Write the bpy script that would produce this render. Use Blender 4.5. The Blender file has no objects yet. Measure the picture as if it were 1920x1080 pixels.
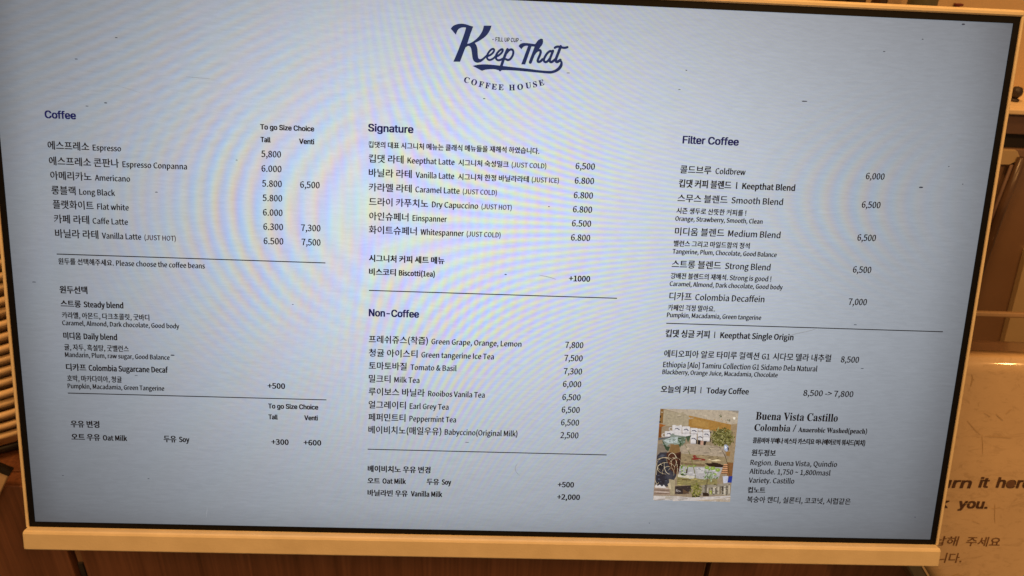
import bpy, bmesh, math, os, random
from mathutils import Vector, Matrix, Euler

# ------------------------------------------------------------------ scene, camera, light
scene = bpy.context.scene
COL = scene.collection
rad = math.radians

cam_data = bpy.data.cameras.new('camera')
cam = bpy.data.objects.new('camera', cam_data); COL.objects.link(cam)
cam_data.sensor_width = 36.0
cam_data.lens = 1426.4 / 1920.0 * 36.0
cam_data.dof.use_dof = True; cam_data.dof.focus_distance = 0.485; cam_data.dof.aperture_fstop = 14.0
cam_data.clip_start = 0.01; cam_data.clip_end = 50.0
CAM_LOC = Vector((-0.01147811, -0.41598742, 1.38009341))
CAM_ROT = Matrix(((0.99877023, -0.03217200, -0.03772259), (-0.01717601, 0.48921426, -0.87199449), (0.04650824, 0.87157006, 0.48806005)))
cam.matrix_world = Matrix.Translation(CAM_LOC) @ CAM_ROT.to_4x4()
scene.camera = cam

scene.view_settings.view_transform = 'Standard'
scene.view_settings.look = 'None'
scene.view_settings.exposure = 0.0
scene.view_settings.gamma = 1.0

world = bpy.data.worlds.new('World'); scene.world = world
world.use_nodes = True
bg = world.node_tree.nodes['Background']
bg.inputs['Color'].default_value = (1.0, 0.61, 0.32, 1.0)      # warm bounce of the lamp-lit room
bg.inputs['Strength'].default_value = 0.24

def lamp(name, loc, energy, size, color, target=None, spread=180):
    d = bpy.data.lights.new(name, 'AREA'); d.energy = energy; d.shape = 'DISK'; d.size = size; d.color = color
    d.spread = rad(spread)
    o = bpy.data.objects.new(name, d); COL.objects.link(o); o.location = loc
    t = Vector(target) if target else Vector((loc[0], loc[1], 0))
    o.rotation_euler = (t - Vector(loc)).to_track_quat('-Z', 'Y').to_euler()
    return o
WARM = (1.0, 0.50, 0.165)
lamp('ceiling_and_fill_lamp', (-0.25, -0.25, 2.55), 12.6, 0.30, WARM, (0, 0.1, 0.9))
lamp('ceiling_and_fill_lamp', (-0.35, -1.30, 2.40), 3.5, 0.30, WARM, (0, 0.1, 0.9))  # unseen fill lamp, added from behind the camera to brighten front faces
lamp('ceiling_and_fill_lamp', (0.74, -1.24, 2.40), 9.0, 0.12, WARM, (0.45, 0.1, 1.0))
lamp('ceiling_and_fill_lamp', (0.60, -0.02, 2.45), 3.0, 0.2, WARM, (0.45, 0.35, 1.2))

# ------------------------------------------------------------------ helpers
def lin(c):
    def f(v):
        v /= 255.0
        return v / 12.92 if v <= 0.04045 else ((v + 0.055) / 1.055) ** 2.4
    return tuple(f(v) for v in c) + (1.0,)

def link(name, me, mats=None, parent=None, loc=(0, 0, 0)):
    o = bpy.data.objects.new(name, me); COL.objects.link(o)
    if mats is not None:
        for m in (mats if isinstance(mats, (list, tuple)) else [mats]): me.materials.append(m)
    o.location = loc
    if parent: o.parent = parent
    return o

def tag(o, label, cat, group=None):
    o['label'] = label; o['category'] = cat
    if group: o['group'] = group
    return o

def empty(name, loc, label, cat, rot=(0, 0, 0), group=None):
    o = bpy.data.objects.new(name, None); COL.objects.link(o); o.empty_display_size = 0.05
    o.location = loc; o.rotation_euler = rot
    return tag(o, label, cat, group)

def finish(bm, name, smooth=False):
    bmesh.ops.recalc_face_normals(bm, faces=bm.faces)
    me = bpy.data.meshes.new(name); bm.to_mesh(me); bm.free()
    if smooth:
        for p in me.polygons: p.use_smooth = True
    return me

def box_bm(x0, x1, y0, y1, z0, z1, bev=0.0, seg=2, bm=None):
    own = bmesh.new()
    vs = [own.verts.new((x, y, z)) for x in (x0, x1) for y in (y0, y1) for z in (z0, z1)]
    for f in ((0, 1, 3, 2), (4, 6, 7, 5), (0, 4, 5, 1), (2, 3, 7, 6), (0, 2, 6, 4), (1, 5, 7, 3)):
        own.faces.new([vs[i] for i in f])
    bmesh.ops.recalc_face_normals(own, faces=own.faces)
    if bev > 0: bmesh.ops.bevel(own, geom=list(own.edges), offset=bev, segments=seg, profile=0.5, affect='EDGES')
    if bm is None: return own
    me = bpy.data.meshes.new('tmp'); own.to_mesh(me); own.free(); bm.from_mesh(me); bpy.data.meshes.remove(me)
    return bm

def box(name, x0, x1, y0, y1, z0, z1, mat, parent=None, bev=0.0, seg=2):
    return link(name, finish(box_bm(x0, x1, y0, y1, z0, z1, bev, seg), name), mat, parent)

def extrude_profile(name, prof, x0, x1, mat, parent=None, bev=0.0, smooth=False):
    """closed (y, z) profile swept along x"""
    bm = bmesh.new()
    a = [bm.verts.new((x0, y, z)) for y, z in prof]; b = [bm.verts.new((x1, y, z)) for y, z in prof]
    n = len(prof)
    for i in range(n): bm.faces.new((a[i], a[(i + 1) % n], b[(i + 1) % n], b[i]))
    bm.faces.new(a); bm.faces.new(b[::-1])
    if bev:
        bmesh.ops.recalc_face_normals(bm, faces=bm.faces)
        ends = [e for e in bm.edges if (abs(e.verts[0].co.x - e.verts[1].co.x) < 1e-9)]
        bmesh.ops.bevel(bm, geom=ends, offset=bev, segments=3, profile=0.5, affect='EDGES')
    return link(name, finish(bm, name, smooth), mat, parent)

def poly_slab(name, pts, y0, y1, mat, parent=None, bev=0.0, seg=4):
    """closed (x, z) outline given thickness from y0 (front) to y1"""
    bm = bmesh.new()
    a = [bm.verts.new((x, y0, z)) for x, z in pts]; b = [bm.verts.new((x, y1, z)) for x, z in pts]
    n = len(pts)
    bm.faces.new(a); bm.faces.new(b[::-1])
    for i in range(n): bm.faces.new((a[i], b[i], b[(i + 1) % n], a[(i + 1) % n]))
    bmesh.ops.recalc_face_normals(bm, faces=bm.faces)
    if bev:
        bmesh.ops.bevel(bm, geom=[e for e in bm.edges if abs(e.verts[0].co.y - y0) < 1e-7 and abs(e.verts[1].co.y - y0) < 1e-7], offset=bev, segments=seg, profile=0.5, affect='EDGES')
    me = finish(bm, name)
    for p in me.polygons: p.use_smooth = len(p.vertices) == 4 and bev > 0 and abs(p.normal.x) < 0.01
    return link(name, me, mat, parent)

def lathe(name, prof, n, mat, parent=None, loc=(0, 0, 0), smooth=True):
    bm = bmesh.new(); rings = []
    for r, z in prof:
        rings.append([bm.verts.new((r * math.cos(2 * math.pi * i / n), r * math.sin(2 * math.pi * i / n), z)) for i in range(n)] if r > 1e-6 else [bm.verts.new((0, 0, z))])
    for A, B in zip(rings[:-1], rings[1:]):
        for i in range(n):
            j = (i + 1) % n
            if len(A) == 1 and len(B) == 1: continue
            if len(A) == 1: bm.faces.new((A[0], B[i], B[j]))
            elif len(B) == 1: bm.faces.new((A[i], A[j], B[0]))
            else: bm.faces.new((A[i], A[j], B[j], B[i]))
    return link(name, finish(bm, name, smooth), mat, parent, loc)

def tube_bm(bm, pts, r, n=10):
    rings = []
    for i, p in enumerate(pts):
        p = Vector(p); d = (Vector(pts[min(i + 1, len(pts) - 1)]) - Vector(pts[max(i - 1, 0)])).normalized()
        u = d.orthogonal().normalized(); w = d.cross(u)
        rings.append([bm.verts.new(p + r * (math.cos(2 * math.pi * k / n) * u + math.sin(2 * math.pi * k / n) * w)) for k in range(n)])
    for A, B in zip(rings[:-1], rings[1:]):
        for k in range(n): bm.faces.new((A[k], A[(k + 1) % n], B[(k + 1) % n], B[k]))
    bm.faces.new(rings[0][::-1]); bm.faces.new(rings[-1])
    return bm

# ---- node helpers
class X:
    """a float socket one can calculate with"""
    nt = None
    def __init__(s, v): s.v = v
    @staticmethod
    def op(name, *a, clamp=False):
        n = X.nt.nodes.new('ShaderNodeMath'); n.operation = name; n.use_clamp = clamp
        for i, q in enumerate(a):
            q = q.v if isinstance(q, X) else q
            if isinstance(q, (int, float)): n.inputs[i].default_value = q
            else: X.nt.links.new(q, n.inputs[i])
        return X(n.outputs[0])
    def __add__(s, o): return X.op('ADD', s, o)
    __radd__ = __add__
    def __sub__(s, o): return X.op('SUBTRACT', s, o)
    def __rsub__(s, o): return X.op('SUBTRACT', o, s)
    def __mul__(s, o): return X.op('MULTIPLY', s, o)
    __rmul__ = __mul__
    def __truediv__(s, o): return X.op('DIVIDE', s, o)
def Xcos(a): return X.op('COSINE', a)
def Xexp(a): return X.op('EXPONENT', a)
def smooth01(x, a, b):
    n = X.nt.nodes.new('ShaderNodeMapRange'); n.interpolation_type = 'SMOOTHSTEP'
    X.nt.links.new(x.v, n.inputs['Value']); n.inputs['From Min'].default_value = a; n.inputs['From Max'].default_value = b
    return X(n.outputs[0])

def new_mat(name):
    m = bpy.data.materials.new(name); m.use_nodes = True
    nt = m.node_tree; b = nt.nodes['Principled BSDF']
    return m, nt, b

def noise_tex(nt, scale, detail=3, rough=0.5, mapping=None, coord='Object', dist=0.0):
    tc = nt.nodes.new('ShaderNodeTexCoord'); n = nt.nodes.new('ShaderNodeTexNoise')
    n.inputs['Scale'].default_value = scale; n.inputs['Detail'].default_value = detail; n.inputs['Roughness'].default_value = rough
    n.inputs['Distortion'].default_value = dist
    if mapping:
        mp = nt.nodes.new('ShaderNodeMapping'); mp.inputs['Scale'].default_value = mapping
        nt.links.new(tc.outputs[coord], mp.inputs[0]); nt.links.new(mp.outputs[0], n.inputs['Vector'])
    else: nt.links.new(tc.outputs[coord], n.inputs['Vector'])
    return n.outputs['Fac']

def ramp(nt, fac, stops):
    r = nt.nodes.new('ShaderNodeValToRGB'); el = r.color_ramp.elements
    while len(el) < len(stops): el.new(0.5)
    for e, (p, c) in zip(el, stops): e.position = p; e.color = c if len(c) == 4 else tuple(c) + (1,)
    nt.links.new(fac, r.inputs[0]); return r.outputs[0]

def bump(nt, b, h, strength, dist):
    n = nt.nodes.new('ShaderNodeBump'); n.inputs['Strength'].default_value = strength; n.inputs['Distance'].default_value = dist
    nt.links.new(h, n.inputs['Height']); nt.links.new(n.outputs[0], b.inputs['Normal'])

def mottled(name, c0, c1, scale, rough, bump_s=0.0, bump_scale=None, bump_d=0.0005, mapping=None, spec=0.5, detail=4, coat=0.0, dist=0.0):
    m, nt, b = new_mat(name)
    f = noise_tex(nt, scale, detail, 0.55, mapping, dist=dist)
    nt.links.new(ramp(nt, f, [(0.28, c0), (0.72, c1)]), b.inputs['Base Color'])
    b.inputs['Roughness'].default_value = rough; b.inputs['Specular IOR Level'].default_value = spec
    b.inputs['Coat Weight'].default_value = coat; b.inputs['Coat Roughness'].default_value = 0.12
    if bump_s: bump(nt, b, noise_tex(nt, bump_scale or scale, 3, 0.6, mapping), bump_s, bump_d)
    return m

# ------------------------------------------------------------------ materials
M = {}
M['cream'] = mottled('cream_painted_metal', (0.68, 0.565, 0.355), (0.77, 0.65, 0.425), 60, 0.42, 0.25, 900, 0.0004)
M['black'] = mottled('black_bezel', (0.0035, 0.0035, 0.0045), (0.006, 0.006, 0.007), 400, 0.45, spec=0.12)
M['groove'] = mottled('brown_gap', (0.05, 0.018, 0.008), (0.07, 0.025, 0.01), 200, 0.6)
M['housing'] = mottled('grey_plastic_housing', (0.45, 0.4, 0.32), (0.5, 0.44, 0.36), 80, 0.5)
M['metal'] = mottled('dark_bronze_metal', (0.06, 0.055, 0.035), (0.10, 0.09, 0.055), 90, 0.35, mapping=(1, 1, 0.1))
M['wall'] = mottled('painted_wall', (0.50, 0.36, 0.20), (0.58, 0.42, 0.24), 6, 0.8, 0.3, 250, 0.0008)
M['floor'] = mottled('floor_tile', (0.20, 0.16, 0.12), (0.28, 0.23, 0.17), 5, 0.6)
M['shelf'] = mottled('pale_shelf_wood', (0.72, 0.56, 0.34), (0.82, 0.66, 0.42), 12, 0.5, mapping=(1, 8, 8))
M['fascia'] = mottled('brown_fascia', (0.115, 0.068, 0.052), (0.15, 0.088, 0.066), 20, 0.6, mapping=(1, 6, 6))
M['void'] = mottled('dark_gap', (0.012, 0.009, 0.008), (0.02, 0.015, 0.012), 40, 0.7)
M['smoked'] = mottled('smoked_brown_acrylic', (0.19, 0.115, 0.07), (0.24, 0.145, 0.09), 9, 0.22, coat=0.4)
M['rod'] = mottled('dark_brown_rod', (0.06, 0.032, 0.018), (0.1, 0.055, 0.03), 30, 0.3)
M['gold'] = mottled('golden_board', (0.45, 0.34, 0.19), (0.52, 0.40, 0.23), 20, 0.5)
M['kraft'] = mottled('kraft_paper', (0.50, 0.35, 0.19), (0.60, 0.43, 0.25), 60, 0.7, 0.15, 300, 0.0004, detail=6)
M['rim'] = mottled('pale_kraft_rim', (0.62, 0.46, 0.27), (0.74, 0.57, 0.35), 45, 0.55)
M['blackcard'] = mottled('black_lid', (0.012, 0.011, 0.01), (0.02, 0.018, 0.016), 90, 0.45)
M['bottle'] = mottled('dark_brown_glass', (0.03, 0.016, 0.008), (0.09, 0.045, 0.018), 50, 0.2, mapping=(1, 1, 0.2))
M['jar'] = mottled('grey_green_jar', (0.06, 0.06, 0.03), (0.15, 0.13, 0.065), 55, 0.4, mapping=(1, 1, 0.2))
M['rail'] = mottled('brown_rail', (0.27, 0.18, 0.105), (0.33, 0.225, 0.13), 30, 0.45, mapping=(1, 6, 6))
M['knob'] = mottled('dark_knob', (0.02, 0.013, 0.01), (0.04, 0.025, 0.018), 60, 0.5)
M['red'] = mottled('dark_red_plastic', (0.10, 0.012, 0.008), (0.13, 0.02, 0.012), 60, 0.4)
M['ink'] = mottled('worn_brown_lettering', (0.035, 0.016, 0.008), (0.10, 0.045, 0.02), 320, 0.6)
M['thin_ink'] = mottled('worn_thin_lettering', (0.10, 0.045, 0.018), (0.2, 0.1, 0.04), 260, 0.6)
M['scuff'] = mottled('brown_scuff', (0.43, 0.305, 0.165), (0.50, 0.365, 0.205), 160, 0.7)
M['dot'] = mottled('worn_dot', (0.10, 0.05, 0.028), (0.15, 0.075, 0.04), 120, 0.6)

def wood_mat():
    m, nt, b = new_mat('dark_veneer')
    g = noise_tex(nt, 1.0, 6, 0.62, (95, 95, 3.2), dist=0.6)
    g2 = noise_tex(nt, 1.0, 3, 0.5, (420, 420, 9))
    r1 = ramp(nt, g, [(0.25, (0.125, 0.050, 0.026)), (0.5, (0.195, 0.082, 0.044)), (0.78, (0.26, 0.115, 0.062))])
    r2 = ramp(nt, g2, [(0.3, (0.72, 0.72, 0.72)), (0.7, (1.1, 1.1, 1.1))])
    mx = nt.nodes.new('ShaderNodeMix'); mx.data_type = 'RGBA'; mx.blend_type = 'MULTIPLY'; mx.inputs['Factor'].default_value = 1.0
    nt.links.new(r1, mx.inputs[6]); nt.links.new(r2, mx.inputs[7]); nt.links.new(mx.outputs[2], b.inputs['Base Color'])
    b.inputs['Roughness'].default_value = 0.34; b.inputs['Specular IOR Level'].default_value = 0.5
    bump(nt, b, g2, 0.12, 0.0004)
    return m
M['wood'] = wood_mat()
M['wood_edge'] = mottled('lighter_wood_edge', (0.20, 0.11, 0.055), (0.27, 0.15, 0.08), 30, 0.4, mapping=(8, 8, 1))

def panel_mat():
    m, nt, b = new_mat('worn_tan_laminate')
    f = noise_tex(nt, 9, 6, 0.62); f2 = noise_tex(nt, 1.0, 4, 0.7, (60, 60, 130), dist=1.5)
    r1 = ramp(nt, f, [(0.3, (0.50, 0.36, 0.20)), (0.7, (0.64, 0.475, 0.275))])
    r2 = ramp(nt, f2, [(0.30, (0.80, 0.77, 0.72)), (0.48, (1, 1, 1)), (1.0, (1.03, 1.03, 1.03))])
    mx = nt.nodes.new('ShaderNodeMix'); mx.data_type = 'RGBA'; mx.blend_type = 'MULTIPLY'; mx.inputs['Factor'].default_value = 1.0
    nt.links.new(r1, mx.inputs[6]); nt.links.new(r2, mx.inputs[7]); nt.links.new(mx.outputs[2], b.inputs['Base Color'])
    b.inputs['Roughness'].default_value = 0.45; b.inputs['Coat Weight'].default_value = 1.0; b.inputs['Coat Roughness'].default_value = 0.10; b.inputs['Coat IOR'].default_value = 1.6
    bump(nt, b, noise_tex(nt, 500, 3), 0.05, 0.0003)
    return m
M['panel'] = panel_mat()

SW, SH = 0.598, 0.3364                      # lit area of the screen, metres
def su(u): return (u / 1920.0 - 0.5) * SW
def sv(v): return (0.5 - v / 1080.0) * SH

def screen_mat():
    """white menu page on an LCD: viewing-angle dimming painted into the emission towards the edges, coloured interference of the pixel grid, a faint woven grain"""
    m, nt, b = new_mat('lcd_page'); X.nt = nt
    tc = nt.nodes.new('ShaderNodeTexCoord'); sp = nt.nodes.new('ShaderNodeSeparateXYZ'); nt.links.new(tc.outputs['Object'], sp.inputs[0])
    u = X(sp.outputs['X']) * (1920 / SW) + 960.0
    v = X(sp.outputs['Z']) * (-1080 / SH) + 540.0
    def gauss(cu, cv, a, c):
        p = (u - cu) * (1.0 / a); q = (v - cv) * (1.0 / c)
        return Xexp((p * p + q * q) * -1.0)
    # viewing-angle falloff and edge vignette, painted into the emission
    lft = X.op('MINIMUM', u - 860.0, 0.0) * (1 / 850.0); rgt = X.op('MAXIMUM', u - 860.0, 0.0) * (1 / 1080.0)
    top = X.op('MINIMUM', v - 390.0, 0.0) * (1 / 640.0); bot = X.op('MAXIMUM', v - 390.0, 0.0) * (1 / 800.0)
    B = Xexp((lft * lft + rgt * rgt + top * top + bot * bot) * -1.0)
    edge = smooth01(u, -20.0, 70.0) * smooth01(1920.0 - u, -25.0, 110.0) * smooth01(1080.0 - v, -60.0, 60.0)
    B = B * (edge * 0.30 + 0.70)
    # wobble of the fringes
    wob = X(noise_tex(nt, 9.0, 3, 0.6)) * 4.2
    patch = smooth01(X(noise_tex(nt, 16.0, 2)), 0.25, 0.72) * 0.75 + 0.45
    du = u - 600.0; dv = v - 408.0
    phA = (du * 0.0200 - du * du * 0.00003 - dv * dv * (1 / 14000.0)) * 6.2832 + wob
    aA = gauss(505, 405, 255, 290)
    ub = X.op('MAXIMUM', u - 900.0, 0.0)
    phB = (u * (1 / 17.5) - ub * ub * (1 / 21000.0) + dv * dv * (1 / 40000.0)) * 6.2832 + wob * 0.6
    aB = gauss(860, 540, 330, 470)
    phC = (u - 655.0) * (v - 418.0) * 0.000165 * 6.2832 + wob * 0.5
    aC = gauss(960, 430, 400, 430) * smooth01(u, 560.0, 720.0)
    dr = v - 341.0
    phD = (u * (1 / 38.0) - dr * dr * (1 / 7500.0)) * 6.2832
    aD = gauss(1640, 350, 150, 150)
    phE = (u * (1 / 46.0) + v * (1 / 20.0)) * 6.2832 + wob
    aE = gauss(250, 130, 300, 190)
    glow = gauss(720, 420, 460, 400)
    slow = (du * (1 / 150.0) + dv * (1 / 210.0)) * 6.2832 + wob
    base = (0.640, 0.710, 0.806)
    ch = []
    streak = (X(noise_tex(nt, 1.0, 3, 0.62, (95, 95, 620), dist=0.8)) - 0.5) * 0.26
    grain = (X(noise_tex(nt, 1500.0, 1, 0.5)) - 0.5) * 0.10
    for k, (off, ga) in enumerate(((0.0, 1.0), (2.2, 0.66), (3.9, 1.2))):
        mA = Xcos(phA + (0.0, 1.1, 3.0)[k]) * aA * patch * (0.16, 0.075, 0.19)[k]
        mB = Xcos(phB + off) * aB * patch * (0.095 * ga)
        mC = Xcos(phC + (0.5, 0.0, 3.1)[k]) * aC * (patch * 0.6 + 0.4) * (0.13, 0.13, 0.27)[k]
        mD = Xcos(phD + (0.0, 1.5, 3.1)[k]) * aD * (0.10, 0.04, 0.095)[k]
        mE = Xcos(phE + off * 0.5) * aE * (0.06 * ga)
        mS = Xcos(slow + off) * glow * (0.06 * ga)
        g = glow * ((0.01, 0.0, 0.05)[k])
        tot = mA + mB + mC + mD + mE + mS + g + streak + grain + 1.0
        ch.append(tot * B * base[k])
    cb = nt.nodes.new('ShaderNodeCombineColor')
    for i in range(3): nt.links.new(ch[i].v, cb.inputs[i])
    nt.links.new(cb.outputs[0], b.inputs['Emission Color']); b.inputs['Emission Strength'].default_value = 1.0
    b.inputs['Base Color'].default_value = (0.02, 0.02, 0.022, 1); b.inputs['Roughness'].default_value = 0.4; b.inputs['Specular IOR Level'].default_value = 0.2
    return m
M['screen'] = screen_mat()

def print_mat(name, rgb, k=1.0):
    m, nt, b = new_mat(name)
    b.inputs['Base Color'].default_value = (0.01, 0.01, 0.012, 1); b.inputs['Roughness'].default_value = 0.4; b.inputs['Specular IOR Level'].default_value = 0.2
    c = lin(rgb); f = noise_tex(nt, 700.0, 2)
    nt.links.new(ramp(nt, f, [(0.25, tuple(0.85 * q * k for q in c[:3])), (0.75, tuple(1.15 * q * k for q in c[:3]))]), b.inputs['Emission Color'])
    b.inputs['Emission Strength'].default_value = 1.0
    return m
INK = {'navy': print_mat('screen_navy', (8, 20, 78)), 'black': print_mat('screen_black', (6, 6, 12)), 'red': print_mat('screen_dark_red', (52, 26, 34)),
       'logo': print_mat('screen_logo_blue', (8, 40, 86)), 'dust': print_mat('dust_speck', (50, 56, 68)), 'scratch': print_mat('scratch_mark', (150, 154, 160))}
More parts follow.
